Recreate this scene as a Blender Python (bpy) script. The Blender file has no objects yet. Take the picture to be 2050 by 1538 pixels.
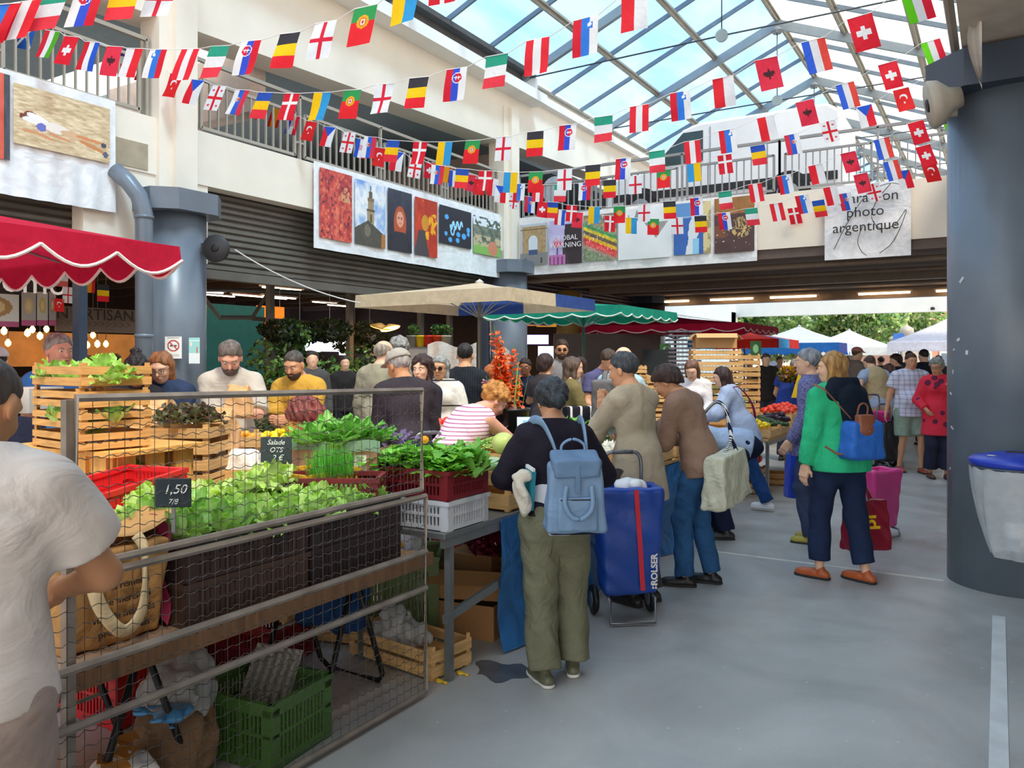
import bpy, math, random
import numpy as np
from math import sin, cos, pi, radians, sqrt
from mathutils import Vector, Matrix
random.seed(7); RNG = np.random.RandomState(7)
SC = bpy.context.scene; COL = SC.collection
# ---------------------------------------------------------------- survey of the place
F, CX, HY, CZ = 1600.0, 1025.0, 720.0, 1.62          # focal length in px of the 2050 frame, horizon row, eye height
YAW = radians(31.35); FX, FY, RX, RY = -sin(YAW), cos(YAW), cos(YAW), sin(YAW)
def W(px, py, d):
    u = (px-CX)/F
    return Vector((d*(FX+u*RX), d*(FY+u*RY), CZ-(py-HY)/F*d))
def onz(px, py, z=0.0): return W(px, py, (CZ-z)*F/(py-HY))
def onx(px, py, X): return W(px, py, X/(FX+(px-CX)/F*RX))
def ony(px, py, Y): return W(px, py, Y/(FY+(px-CX)/F*RY))
def at(px, d, z=0.0):
    p = W(px, HY, d); p.z = z; return p
def pxof(p):
    d = p[0]*FX+p[1]*FY; return CX+F*(p[0]*RX+p[1]*RY)/d
# ---------------------------------------------------------------- materials
def lin(c):
    if isinstance(c, str): c = tuple(int(c[i:i+2], 16)/255 for i in (0, 2, 4))
    return tuple(x/12.92 if x <= .04045 else ((x+.055)/1.055)**2.4 for x in c)
MATS = {}
def mat(name, col, rough=.65, metal=0, var=.12, vs=6.0, bump=0, bs=40.0, trans=0, emit=0, alpha=1, objvar=0, bd=.01, spec=.5, stretch=None, warp=0):
    if name in MATS: return MATS[name]
    m = bpy.data.materials.new(name); m.use_nodes = True; nt = m.node_tree; N = nt.nodes; L = nt.links
    b = N['Principled BSDF']; c = lin(col)
    b.inputs['Roughness'].default_value = rough; b.inputs['Metallic'].default_value = metal
    b.inputs['Specular IOR Level'].default_value = spec
    tc = N.new('ShaderNodeTexCoord'); vec = tc.outputs['Object']
    if stretch:
        mp = N.new('ShaderNodeMapping'); mp.inputs['Scale'].default_value = stretch; L.new(vec, mp.inputs[0]); vec = mp.outputs[0]
    nz = N.new('ShaderNodeTexNoise'); nz.inputs['Scale'].default_value = vs; nz.inputs['Detail'].default_value = 5; nz.inputs['Distortion'].default_value = warp
    L.new(vec, nz.inputs['Vector'])
    mx = N.new('ShaderNodeMix'); mx.data_type = 'RGBA'
    mx.inputs[6].default_value = tuple(min(1, x*(1-var)) for x in c)+(1,); mx.inputs[7].default_value = tuple(min(1, x*(1+var)+var*.01) for x in c)+(1,)
    mr = N.new('ShaderNodeMapRange'); mr.inputs[1].default_value = .3; mr.inputs[2].default_value = .7
    L.new(nz.outputs['Fac'], mr.inputs[0]); L.new(mr.outputs[0], mx.inputs[0]); out = mx.outputs[2]
    if objvar:
        oi = N.new('ShaderNodeObjectInfo'); hs = N.new('ShaderNodeHueSaturation')
        m1 = N.new('ShaderNodeMapRange'); m1.inputs[3].default_value = 1-objvar; m1.inputs[4].default_value = 1+objvar
        L.new(oi.outputs['Random'], m1.inputs[0]); L.new(m1.outputs[0], hs.inputs['Value']); L.new(out, hs.inputs['Color']); out = hs.outputs[0]
    L.new(out, b.inputs['Base Color'])
    if bump:
        n2 = N.new('ShaderNodeTexNoise'); n2.inputs['Scale'].default_value = bs; n2.inputs['Detail'].default_value = 4; n2.inputs['Distortion'].default_value = warp
        L.new(vec, n2.inputs['Vector']); bp = N.new('ShaderNodeBump'); bp.inputs['Strength'].default_value = bump; bp.inputs['Distance'].default_value = bd
        L.new(n2.outputs['Fac'], bp.inputs['Height']); L.new(bp.outputs[0], b.inputs['Normal'])
    if emit:
        b.inputs['Emission Color'].default_value = c+(1,); b.inputs['Emission Strength'].default_value = emit
    if trans:
        o = N['Material Output']; t = N.new('ShaderNodeBsdfTranslucent'); L.new(out, t.inputs[0])
        ms = N.new('ShaderNodeMixShader'); ms.inputs[0].default_value = trans
        L.new(b.outputs[0], ms.inputs[1]); L.new(t.outputs[0], ms.inputs[2]); L.new(ms.outputs[0], o.inputs[0])
    if alpha < 1: b.inputs['Alpha'].default_value = alpha
    MATS[name] = m; return m
def attr_mat(name, rough=.6, trans=0, bump=0):
    if name in MATS: return MATS[name]
    m = bpy.data.materials.new(name); m.use_nodes = True; nt = m.node_tree; N = nt.nodes; L = nt.links
    b = N['Principled BSDF']; b.inputs['Roughness'].default_value = rough
    a = N.new('ShaderNodeAttribute'); a.attribute_name = 'Col'; L.new(a.outputs['Color'], b.inputs['Base Color'])
    if bump:
        n2 = N.new('ShaderNodeTexNoise'); n2.inputs['Scale'].default_value = 5; bp = N.new('ShaderNodeBump'); bp.inputs['Strength'].default_value = bump; bp.inputs['Distance'].default_value = .03
        L.new(n2.outputs['Fac'], bp.inputs['Height']); L.new(bp.outputs[0], b.inputs['Normal'])
    if trans:
        o = N['Material Output']; t = N.new('ShaderNodeBsdfTranslucent'); L.new(a.outputs['Color'], t.inputs[0])
        ms = N.new('ShaderNodeMixShader'); ms.inputs[0].default_value = trans
        L.new(b.outputs[0], ms.inputs[1]); L.new(t.outputs[0], ms.inputs[2]); L.new(ms.outputs[0], o.inputs[0])
    MATS[name] = m; return m
def cloth(name, col, **k):
    k.setdefault('rough', .85); k.setdefault('var', .10); k.setdefault('bump', .55); k.setdefault('bs', 7); k.setdefault('bd', .03); k.setdefault('spec', .2); k.setdefault('warp', 1.2)
    return mat(name, col, **k)
def pattern(name, c1, c2, kind='stripes', scale=30, axis=2, thr=.5, c3=None):
    if name in MATS: return MATS[name]
    m = cloth(name, c1); nt = m.node_tree; N = nt.nodes; L = nt.links; b = N['Principled BSDF']
    tc = N.new('ShaderNodeTexCoord'); sp = N.new('ShaderNodeSeparateXYZ'); L.new(tc.outputs['Object'], sp.inputs[0])
    def band(ax, s, th):
        a = N.new('ShaderNodeMath'); a.operation = 'MULTIPLY'; a.inputs[1].default_value = s; L.new(sp.outputs[ax], a.inputs[0])
        f = N.new('ShaderNodeMath'); f.operation = 'FRACT'; L.new(a.outputs[0], f.inputs[0])
        g = N.new('ShaderNodeMath'); g.operation = 'GREATER_THAN'; g.inputs[1].default_value = th; L.new(f.outputs[0], g.inputs[0]); return g.outputs[0]
    mx = N.new('ShaderNodeMix'); mx.data_type = 'RGBA'; mx.inputs[6].default_value = lin(c1)+(1,); mx.inputs[7].default_value = lin(c2)+(1,)
    if kind == 'stripes': L.new(band(axis, scale, thr), mx.inputs[0])
    elif kind == 'plaid':
        s = N.new('ShaderNodeMath'); s.operation = 'ADD'; L.new(band(2, scale, thr), s.inputs[0]); L.new(band(0, scale, thr), s.inputs[1])
        q = N.new('ShaderNodeMath'); q.operation = 'MULTIPLY'; q.inputs[1].default_value = .5; L.new(s.outputs[0], q.inputs[0]); L.new(q.outputs[0], mx.inputs[0])
    else:
        v = N.new('ShaderNodeTexVoronoi'); v.inputs['Scale'].default_value = scale; L.new(tc.outputs['Object'], v.inputs['Vector'])
        g = N.new('ShaderNodeMath'); g.operation = 'LESS_THAN'; g.inputs[1].default_value = thr; L.new(v.outputs['Distance'], g.inputs[0]); L.new(g.outputs[0], mx.inputs[0])
    L.new(mx.outputs[2], b.inputs['Base Color']); return m
# ---------------------------------------------------------------- mesh builder
def spl(P, n=6):
    P = [Vector(p) for p in P]; out = []
    for i in range(len(P)-1):
        a, b, c, d = P[max(i-1, 0)], P[i], P[i+1], P[min(i+2, len(P)-1)]
        for k in range(n): t = k/n; out.append(.5*((2*b)+(c-a)*t+(2*a-5*b+4*c-d)*t*t+(3*b-a-3*c+d)*t**3))
    return out+[P[-1]]
class MB:
    def __init__(s): s.v = []; s.f = []
    def add(s, vs, fs):
        o = len(s.v); s.v += [tuple(v) for v in vs]; s.f += [tuple(i+o for i in f) for f in fs]; return s
    def box(s, c, sz, R=None):
        x, y, z = (q/2 for q in sz); vs = [Vector((a*x, b*y, g*z)) for a in (-1, 1) for b in (-1, 1) for g in (-1, 1)]
        if R is not None: vs = [R @ v for v in vs]
        c = Vector(c)
        return s.add([v+c for v in vs], [(0,1,3,2),(4,6,7,5),(0,4,5,1),(2,3,7,6),(0,2,6,4),(1,5,7,3)])
    def bb(s, a, b):
        return s.box([(a[i]+b[i])/2 for i in range(3)], [abs(b[i]-a[i]) for i in range(3)])
    def tube(s, pts, r, n=8, closed=False, flat=1.0):
        pts = [Vector(p) for p in pts]; m = len(pts); rr = r if isinstance(r, (list, tuple)) else [r]*m
        rings = []; up = None
        for i, p in enumerate(pts):
            if closed: t = pts[(i+1) % m]-pts[i-1]
            else: t = pts[min(i+1, m-1)]-pts[max(i-1, 0)]
            if t.length < 1e-9: t = Vector((0, 0, 1))
            t.normalize()
            if up is None: up = Vector((0, 0, 1)) if abs(t.z) < .9 else Vector((1, 0, 0))
            a = t.cross(up)
            if a.length < 1e-6: a = t.orthogonal()
            a.normalize(); b = t.cross(a); up = -b if False else up
            rings.append([p+a*rr[i]*cos(2*pi*k/n)+b*rr[i]*flat*sin(2*pi*k/n) for k in range(n)])
        fs = []
        for i in range(m if closed else m-1):
            j = (i+1) % m
            for k in range(n): fs.append((i*n+k, i*n+(k+1) % n, j*n+(k+1) % n, j*n+k))
        if not closed: fs += [tuple(range(n))[::-1], tuple((m-1)*n+k for k in range(n))]
        return s.add([v for r_ in rings for v in r_], fs)
    def lathe(s, prof, c=(0, 0, 0), n=20, R=None, sq=1.0):
        vs = []; c = Vector(c)
        for r, z in prof:
            for k in range(n):
                v = Vector((r*cos(2*pi*k/n), r*sq*sin(2*pi*k/n), z)); v = R @ v if R is not None else v; vs.append(v+c)
        fs = []; m = len(prof)
        for i in range(m-1):
            for k in range(n): fs.append((i*n+k, i*n+(k+1) % n, (i+1)*n+(k+1) % n, (i+1)*n+k))
        if prof[0][0] > 1e-4: fs.append(tuple(range(n))[::-1])
        if prof[-1][0] > 1e-4: fs.append(tuple((m-1)*n+k for k in range(n)))
        return s.add(vs, fs)
    def grid(s, fn, nx, ny):
        vs = [fn(i/nx, j/ny) for j in range(ny+1) for i in range(nx+1)]
        return s.add(vs, [(j*(nx+1)+i, j*(nx+1)+i+1, (j+1)*(nx+1)+i+1, (j+1)*(nx+1)+i) for j in range(ny) for i in range(nx)])
    def prism(s, poly, fn, t0, t1):
        n = len(poly); vs = [fn(x, y, t0) for x, y in poly]+[fn(x, y, t1) for x, y in poly]
        return s.add(vs, [tuple(range(n))[::-1], tuple(range(n, 2*n))]+[(i, (i+1) % n, n+(i+1) % n, n+i) for i in range(n)])
    def data(s, name, m, smooth=False):
        me = bpy.data.meshes.new(name); me.from_pydata(s.v, [], s.f)
        if m: me.materials.append(m)
        if smooth: me.shade_smooth()
        me.update(); return me
def put(name, me, parent=None, loc=None, rz=0, sc=None, label=None, cat=None, group=None, kind=None, rot=None):
    o = bpy.data.objects.new(name, me); COL.objects.link(o)
    if parent: o.parent = parent
    if loc is not None: o.location = loc
    if rot is not None: o.rotation_euler = rot
    elif rz: o.rotation_euler = (0, 0, rz)
    if sc is not None: o.scale = (sc,)*3 if isinstance(sc, (int, float)) else sc
    if label: o['label'] = label
    if cat: o['category'] = cat
    if group: o['group'] = group
    if kind: o['kind'] = kind
    return o
def mk(name, mb, m, parent=None, smooth=False, bev=0, **k):
    o = put(name, mb.data(name, m, smooth), parent, **k)
    if bev:
        q = o.modifiers.new('b', 'BEVEL'); q.width = bev; q.segments = 2; q.limit_method = 'ANGLE'
    return o
def thing(name, label, cat, loc=(0, 0, 0), rz=0, group=None, sc=None): return put(name, None, None, loc, rz, sc, label, cat, group)
def struct(name, mb, m, **k): return mk(name, mb, m, kind='structure', **k)
def dup(root, loc, rz=0, label=None, group=None, sc=None):
    def cp(o, par):
        c = o.copy(); COL.objects.link(c); c.parent = par
        for ch in o.children: cp(ch, c)
        return c
    r = cp(root, None); r.location = loc; r.rotation_euler = (0, 0, rz)
    if sc is not None: r.scale = (sc,)*3 if isinstance(sc, (int, float)) else sc
    if label: r['label'] = label
    if group: r['group'] = group
    return r
def Rz(a): return Matrix.Rotation(a, 3, 'Z')
def Rx(a): return Matrix.Rotation(a, 3, 'X')
def Ry(a): return Matrix.Rotation(a, 3, 'Y')
def painted(name, P0, U, V, nx, ny, fn, parent=None, m=None, disp=None, **k):
    """flat sheet from corner P0 along U (image right) and V (image down), coloured cell by cell by fn(u, v)"""
    P0, U, V = Vector(P0), Vector(U), Vector(V); nrm = U.cross(V).normalized(); mb = MB()
    mb.grid(lambda u, v: P0+U*u+V*v+(nrm*disp(u, v) if disp else Vector((0, 0, 0))), nx, ny)
    me = mb.data(name, m or attr_mat('printed_sheet'), True)
    uu, vv = np.meshgrid((np.arange(nx)+.5)/nx, (np.arange(ny)+.5)/ny)
    c = np.clip(fn(uu, vv), 0, 1); c = np.where(c <= .04045, c/12.92, ((c+.055)/1.055)**2.4)
    c = np.concatenate([c, np.ones(c.shape[:2]+(1,))], 2).reshape(-1, 4)
    a = me.color_attributes.new('Col', 'FLOAT_COLOR', 'CORNER'); a.data.foreach_set('color', np.repeat(c, 4, 0).astype(np.float32).ravel())
    return put(name, me, parent, **k)
def C(h): return np.array([int(h[i:i+2], 16)/255 for i in (0, 2, 4)])
def vnoise(u, v, f, seed=0, oct=3):
    r = 0; a = 1; tot = 0
    for o in range(oct):
        R = np.random.RandomState(seed+o*17).rand(64, 64); x = u*f; y = v*f; xi = np.floor(x).astype(int) % 63; yi = np.floor(y).astype(int) % 63
        fx = x-np.floor(x); fy = y-np.floor(y); fx = fx*fx*(3-2*fx); fy = fy*fy*(3-2*fy)
        r = r+a*((R[yi, xi]*(1-fx)+R[yi, xi+1]*fx)*(1-fy)+(R[yi+1, xi]*(1-fx)+R[yi+1, xi+1]*fx)*fy); tot += a; a *= .5; f *= 2
    return r/tot
def text(name, s, loc, size, m, parent=None, ex=.002, rot=(pi/2, 0, 0), align='CENTER', shear=0, bold=0, **k):
    cu = bpy.data.curves.new(name, 'FONT'); cu.body = s; cu.size = size; cu.align_x = align; cu.align_y = 'CENTER'; cu.extrude = ex; cu.shear = shear; cu.offset = bold; cu.resolution_u = 3
    t = bpy.data.objects.new(name, cu); COL.objects.link(t); dg = bpy.context.evaluated_depsgraph_get()
    me = bpy.data.meshes.new_from_object(t.evaluated_get(dg)); bpy.data.objects.remove(t); me.materials.clear(); me.materials.append(m)
    return put(name, me, parent, loc=loc, rot=rot, **k)
# ---------------------------------------------------------------- soft-body surfaces (smooth unions polygonised with surface nets)
def nv(a): return np.array(a, dtype=np.float64)
I3 = np.eye(3)
def cone(a, b, ra, rb=None, sq=1, fr=I3, k=.03, clip=(), op='u'): return dict(t='c', a=nv(a), b=nv(b), ra=ra, rb=ra if rb is None else rb, sq=sq, fr=fr, k=k, clip=clip, op=op)
def ell(c, r, fr=I3, k=.02, clip=(), op='u'): return dict(t='e', a=nv(c), r=nv(r) if not np.isscalar(r) else nv([r]*3), fr=fr, k=k, clip=clip, op=op)
def rbox(c, h, rd=.02, fr=I3, k=.02, clip=(), op='u', tap=0): return dict(t='b', a=nv(c), h=nv(h), rd=rd, fr=fr, k=k, clip=clip, op=op, tap=tap)
def bounds(p):
    if p['t'] == 'c': r = max(p['ra'], p['rb']); return np.minimum(p['a'], p['b'])-r, np.maximum(p['a'], p['b'])+r
    e = p['r'] if p['t'] == 'e' else p['h']*(1+abs(p['tap']))+p['rd']; e = np.abs(p['fr'].T) @ e; return p['a']-e, p['a']+e
def evalp(p, X, Y, Z):
    fr = p['fr']; x = X-p['a'][0]; y = Y-p['a'][1]; z = Z-p['a'][2]
    if fr is I3: q0, q1, q2 = x, y, z
    else: q0, q1, q2 = (fr[i, 0]*x+fr[i, 1]*y+fr[i, 2]*z for i in range(3))
    if p['t'] == 'c':
        b = fr @ (p['b']-p['a']); s = p['sq']; q1 = q1/s; b = b*nv([1, 1/s, 1]); L = b @ b+1e-12
        t = np.clip((q0*b[0]+q1*b[1]+q2*b[2])/L, 0, 1)
        d = np.sqrt((q0-t*b[0])**2+(q1-t*b[1])**2+(q2-t*b[2])**2)-(p['ra']+(p['rb']-p['ra'])*t)
    elif p['t'] == 'e':
        r = p['r']; m = r.min(); d = (np.sqrt((q0/r[0])**2+(q1/r[1])**2+(q2/r[2])**2)-1)*m
    else:
        h = p['h']
        if p['tap']: g = 1+p['tap']*q2/h[2]; q0 = q0/g; q1 = q1/g
        ax, ay, az = np.abs(q0)-h[0], np.abs(q1)-h[1], np.abs(q2)-h[2]
        d = np.sqrt(np.maximum(ax, 0)**2+np.maximum(ay, 0)**2+np.maximum(az, 0)**2)+np.minimum(np.maximum(ax, np.maximum(ay, az)), 0)-p['rd']
    for c, n in p['clip']: d = np.maximum(d, (X-c[0])*n[0]+(Y-c[1])*n[1]+(Z-c[2])*n[2])
    return d
def field_mesh(prims, res, clip=(), fold=0, ff=22, seed=0, inner=None):
    lo = np.min([bounds(p)[0] for p in prims if p['op'] == 'u'], 0)-3*res-fold*2; hi = np.max([bounds(p)[1] for p in prims if p['op'] == 'u'], 0)+3*res+fold*2
    n = np.ceil((hi-lo)/res).astype(int)+1; ax = [lo[i]+res*np.arange(n[i]) for i in range(3)]
    G = np.full(n, 9.0, dtype=np.float32)
    for p in prims:
        a, b = bounds(p); mg = max(p['k'], 2.5*res)+fold*1.5+res
        i0 = np.maximum(np.floor((a-mg-lo)/res).astype(int), 0); i1 = np.minimum(np.ceil((b+mg-lo)/res).astype(int)+1, n)
        if (i1 <= i0).any(): continue
        sl = tuple(slice(i0[i], i1[i]) for i in range(3))
        X, Y, Z = ax[0][sl[0]][:, None, None], ax[1][sl[1]][None, :, None], ax[2][sl[2]][None, None, :]
        d = evalp(p, X, Y, Z); g = G[sl]; k = p['k']
        if p['op'] == 's': G[sl] = np.maximum(g, -d)
        else:
            h = np.maximum(k-np.abs(g-d), 0)/k; G[sl] = np.minimum(g, d)-h*h*k*.25
    X, Y, Z = ax[0][:, None, None], ax[1][None, :, None], ax[2][None, None, :]
    if fold:
        w = .6*np.sin(9*X+7*Z+seed)+.5*np.sin(8*Y-6*Z+2*seed)
        G = G+fold*(np.sin(ff*(X*1.1+.35*Z)+3*w+seed)*np.cos(ff*.6*(Z+.4*Y)+2*w)+.5*np.sin(ff*1.7*(Y-.5*Z)+4*w+2*seed))
    for c, nn in clip: G = np.maximum(G, (X-c[0])*nn[0]+(Y-c[1])*nn[1]+(Z-c[2])*nn[2])
    return nets(G, lo, res)
def nets(G, lo, res):
    S = G < 0; nx, ny, nz = G.shape
    cnt = np.zeros((nx-1, ny-1, nz-1), np.int8)
    for a in (0, 1):
        for b in (0, 1):
            for c in (0, 1): cnt += S[a:nx-1+a, b:ny-1+b, c:nz-1+c]
    idx = np.argwhere((cnt > 0) & (cnt < 8))
    if len(idx) == 0: return np.zeros((0, 3)), np.zeros((0, 4), int)
    I, J, K = idx.T; acc = np.zeros((len(idx), 3)); num = np.zeros(len(idx))
    for A in ((0,0,0),(0,0,1),(0,1,0),(0,1,1),(1,0,0),(1,0,1),(1,1,0),(1,1,1)):
        for ax in range(3):
            if A[ax]: continue
            B = list(A); B[ax] = 1
            g0 = G[I+A[0], J+A[1], K+A[2]].astype(np.float64); g1 = G[I+B[0], J+B[1], K+B[2]].astype(np.float64)
            m = (g0 < 0) != (g1 < 0); t = np.where(m, g0/np.where(m, g0-g1, 1), 0)
            p = np.tile(nv(A), (len(idx), 1)); p[:, ax] += t; acc[m] += p[m]; num[m] += 1
    V = lo+res*(idx+acc/num[:, None])
    vid = -np.ones(cnt.shape, np.int64); vid[I, J, K] = np.arange(len(idx)); Fs = []
    for ax in range(3):
        s0 = [slice(None)]*3; s1 = [slice(None)]*3; s0[ax] = slice(0, -1); s1[ax] = slice(1, None)
        e = np.argwhere(S[tuple(s0)] != S[tuple(s1)]); o = [q for q in range(3) if q != ax]
        ok = (e[:, o[0]] > 0) & (e[:, o[1]] > 0) & (e[:, o[0]] < cnt.shape[o[0]]) & (e[:, o[1]] < cnt.shape[o[1]]); e = e[ok]
        def q(da, db):
            f = e.copy(); f[:, o[0]] -= da; f[:, o[1]] -= db; return vid[f[:, 0], f[:, 1], f[:, 2]]
        quad = np.stack([q(1, 1), q(0, 1), q(0, 0), q(1, 0)], 1)
        ins = S[e[:, 0], e[:, 1], e[:, 2]]; flip = ins if ax != 1 else ~ins
        quad[~flip] = quad[~flip][:, ::-1]; Fs.append(quad)
    Fq = np.concatenate(Fs); Fq = Fq[(Fq >= 0).all(1)]
    for _ in range(1):                                   # one relaxing pass
        e = np.concatenate([Fq[:, [0, 1]], Fq[:, [1, 2]], Fq[:, [2, 3]], Fq[:, [3, 0]]]); s = np.zeros_like(V); c = np.bincount(e[:, 0], minlength=len(V))
        for q_ in range(3): s[:, q_] = np.bincount(e[:, 0], weights=V[e[:, 1], q_], minlength=len(V))
        V = np.where(c[:, None] > 0, .5*V+.5*s/np.maximum(c, 1)[:, None], V)
    return V, Fq
def np_mesh(name, V, Fq, m):
    me = bpy.data.meshes.new(name); me.vertices.add(len(V)); me.vertices.foreach_set('co', V.astype(np.float32).ravel())
    me.loops.add(len(Fq)*4); me.loops.foreach_set('vertex_index', Fq.astype(np.int32).ravel())
    me.polygons.add(len(Fq)); me.polygons.foreach_set('loop_start', np.arange(0, len(Fq)*4, 4, dtype=np.int32))
    me.update(calc_edges=True); me.validate(); me.shade_smooth()
    if m: me.materials.append(m)
    return me
def soft(name, prims, res, m, parent=None, clip=(), fold=0, ff=22, seed=0, **k):
    V, Fq = field_mesh(prims, res, clip, fold, ff, seed)
    return put(name, np_mesh(name, V, Fq, m), parent, **k)
# ================================================================ PERSON
SKIN = {'fair': 'e8b79b', 'tan': 'd39a78', 'mid': 'c08762', 'brown': '9a6448', 'pink': 'e0a48c'}
def skin(t): return mat('skin_'+t, SKIN[t], rough=.5, var=.06, vs=12, spec=.35)
def ik(a, c, l1, l2, hint):
    a, c, hint = nv(a), nv(c), nv(hint); d = c-a; L = np.linalg.norm(d)
    if L > (l1+l2)*.995: c = a+d/L*(l1+l2)*.995; d = c-a; L = np.linalg.norm(d)
    u = d/L; h = hint-(hint @ u)*u; h /= np.linalg.norm(h)+1e-9
    x = (l1*l1-l2*l2+L*L)/(2*L); y = sqrt(max(l1*l1-x*x, 1e-6)); return a+u*x+h*y, c
def frame(yv, zv):
    z = nv(zv)/np.linalg.norm(zv); y = nv(yv)-(nv(yv) @ z)*z; y /= np.linalg.norm(y); x = np.cross(y, z); return np.stack([x, y, z])
def rotm(yaw, pitch=0, roll=0):        # columns = local axes; yaw + turns left, pitch + looks down
    return np.array(Matrix.Rotation(radians(yaw), 3, 'Z') @ Matrix.Rotation(-radians(pitch), 3, 'X') @ Matrix.Rotation(radians(roll), 3, 'Y'))
def hand_prims(w, dirv, palm, side, curl=.5, s=1.0, r=1.0):
    """wrist w, pointing dirv, palm normal palm; side=+1 right hand"""
    d = nv(dirv)/np.linalg.norm(dirv); n = nv(palm)-(nv(palm) @ d)*d; n /= np.linalg.norm(n)+1e-9; t = np.cross(n, d)*side   # t points to the thumb side
    P = [rbox(w+d*.05*s, nv([.030, .009, .036])*s, .008*s, frame(n, d), .015)]
    for i, (o, L) in enumerate(((.028, .072), (.010, .082), (-.009, .076), (-.027, .060))):
        b = w+d*.088*s+t*o*s; a1 = curl*.6; a2 = curl*1.5; d1 = d*cos(a1)+n*sin(a1); d2 = d*cos(a2)+n*sin(a2); m = b+d1*L*.5*s; e = m+d2*L*.5*s
        P += [cone(b, m, .0092*s, .0085*s, k=.004), cone(m, e, .0085*s, .0070*s, k=.004)]
    b = w+d*.025*s+t*.028*s; m = b+(d*.6+t*.65+n*.3)*.036*s; e = m+(d*.85+t*.1+n*.4)*.032*s
    P += [cone(b, m, .013*s, .0105*s, k=.010), cone(m, e, .0105*s, .008*s, k=.004)]
    return P
def person(label, px, d, yaw=0, H=1.68, lean=0, lean2=0, bend=0, w=1.0, belly=0, pz=None, head=(0, 0), hands=(None, None), hdir=(None, None), palm=(None, None), curl=(.5, .5), elb=(None, None),
           feet=((-.10, 0), (.10, 0)), fdir=(0, 0), fz=(0, 0), tone='fair', top=('top', 'ffffff'), sleeve='long', hem=.10, topw=.018, bot=('trousers', '333344'), botw=.018, botlen=None,
           hair=('short', '332820'), shoes=('shoes', '333333'), beard=None, glasses=None, res=None, face=True, legs=True, fem=False, xy=None, extra=None, cat='person', group=None, openv=None, twist=0):
    s = H/1.72; rs = res or (.0085 if d < 6.2 else .012 if d < 9 else .016 if d < 13 else .024)
    loc = at(px, d) if xy is None else Vector((xy[0], xy[1], 0))
    root = thing('person', label, cat, loc, YAW+radians(yaw), group)
    J = {}; pz = (.93*s if pz is None else pz); P = nv([0, 0, pz]) + nv([0, -.25*sin(radians(lean))*s if lean > 25 else 0, 0])
    def up(a): a = radians(a); return nv([0, sin(a), cos(a)])
    t0, t1 = up(lean), up(lean+lean2); b0 = nv([0, t0[2], -t0[1]]); b1 = nv([0, t1[2], -t1[1]])
    M_ = P+t0*.22*s; Ck = M_+t1*.16*s; N = M_+t1*.335*s; tw = radians(twist); xs = nv([cos(tw), sin(tw), 0])
    shw = (.155 if fem else .17)*s*w**.45
    SH = [M_+t1*.245*s-xs*shw, M_+t1*.245*s+xs*shw]
    HR = rotm(head[0]+twist*.6, (lean+lean2)*.45+head[1]); hc = N+t1*.018*s+HR @ nv([0, .03, .115])*s; hr = HR.T; hs = s*(1.05 if not fem else 1.02)
    def hp(v): return hc+HR @ (nv(v)*hs)
    def he(c, r, **k): return ell(hp(c), nv(r)*hs, hr, **k)
    # arms
    EL, WR, HD = [], [], []
    for i, sd in enumerate((-1, 1)):
        tgt = hands[i]
        tgt = SH[i]+nv([sd*.07, .05, -.53])*s if tgt is None else nv(tgt)
        hint = elb[i] if elb[i] is not None else (sd*.5, -.8, -.5)
        e, wv = ik(SH[i], tgt, .285*s, .25*s, hint); EL.append(e); WR.append(wv)
        HD.append(nv(hdir[i]) if hdir[i] is not None else (wv-e)/np.linalg.norm(wv-e))
    # legs
    HJ = [P+nv([-.088*s*w**.3, 0, -.01]), P+nv([.088*s*w**.3, 0, -.01])]; KN, AN = [], []
    for i in range(2):
        fx, fy = feet[i]; an = nv([fx*s, fy*s-.03, .085*s+fz[i]]); k, a = ik(HJ[i], an, .43*s, .42*s, (.05*(1, -1)[i]*-1, 1, 0)); KN.append(k); AN.append(a)
    body = []
    fw = .92 if fem else 1.0
    def torso(o=0.0, lo_=0.0, sl=False):
        tp = [cone(P+t0*-.02*s, P+t0*.13*s, .150*s*w*(1.03 if fem else .97)+o, .130*s*w*fw+o, .68, frame(b0, t0), .05),
              cone(P+t0*.13*s, Ck, .128*s*w*fw+o, .148*s*w*fw+o, .66, frame(b1, t1), .05),
              cone(Ck, M_+t1*.25*s, .148*s*w*fw+o, .11*s+o, .66, frame(b1, t1), .05),
              cone(SH[0]+xs*.03, SH[1]-xs*.03, .054*s+o*.9, None, 1, I3, .06), cone(M_+t1*.25*s, N, .07*s+o, .056*s+o*.4, k=.04)]+[cone(SH[q_]*.7+N*.3-t1*.02*s, N-t1*.012*s, .045*s+o, .047*s+o*.5, k=.05) for q_ in (0, 1)]
        if fem: tp += [ell(Ck+b1*.075*s+sx*xs*.062*s, nv([.062, .06, .062])*s*w**.5+o, k=.04) for sx in (-1, 1)]
        tp += [ell(P-b0*.05*s+nv([sx*.07*s, 0, -.04*s]), nv([.085, .085, .095])*s*w**.6+o, k=.05) for sx in (-1, 1)]
        if belly: tp.append(ell(P+t0*.13*s+b0*.06*s, nv([.13*w, .10+belly, .14])*s+o, frame(b0, t0), k=.06))
        return tp
    body += torso()
    neckp = cone(N-t1*.02*s, hp((0, -.015, -.05)), .056*s*fw, .052*s*fw, k=.03)
    body.append(neckp)
    for i in range(2):
        body += [cone(SH[i], EL[i], .050*s*w**.5*fw, .040*s*w**.4*fw, k=.03), cone(EL[i], WR[i], .041*s*w**.4*fw, .026*s, k=.02)]
        if legs:
            body += [cone(HJ[i], KN[i], .082*s*w**.6, .050*s, k=.02), cone(KN[i], AN[i], .049*s, .034*s, k=.02), ell(KN[i]*.65+AN[i]*.35-nv([0, .014, 0]), nv([.044, .048, .10])*s, k=.02)]
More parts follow.
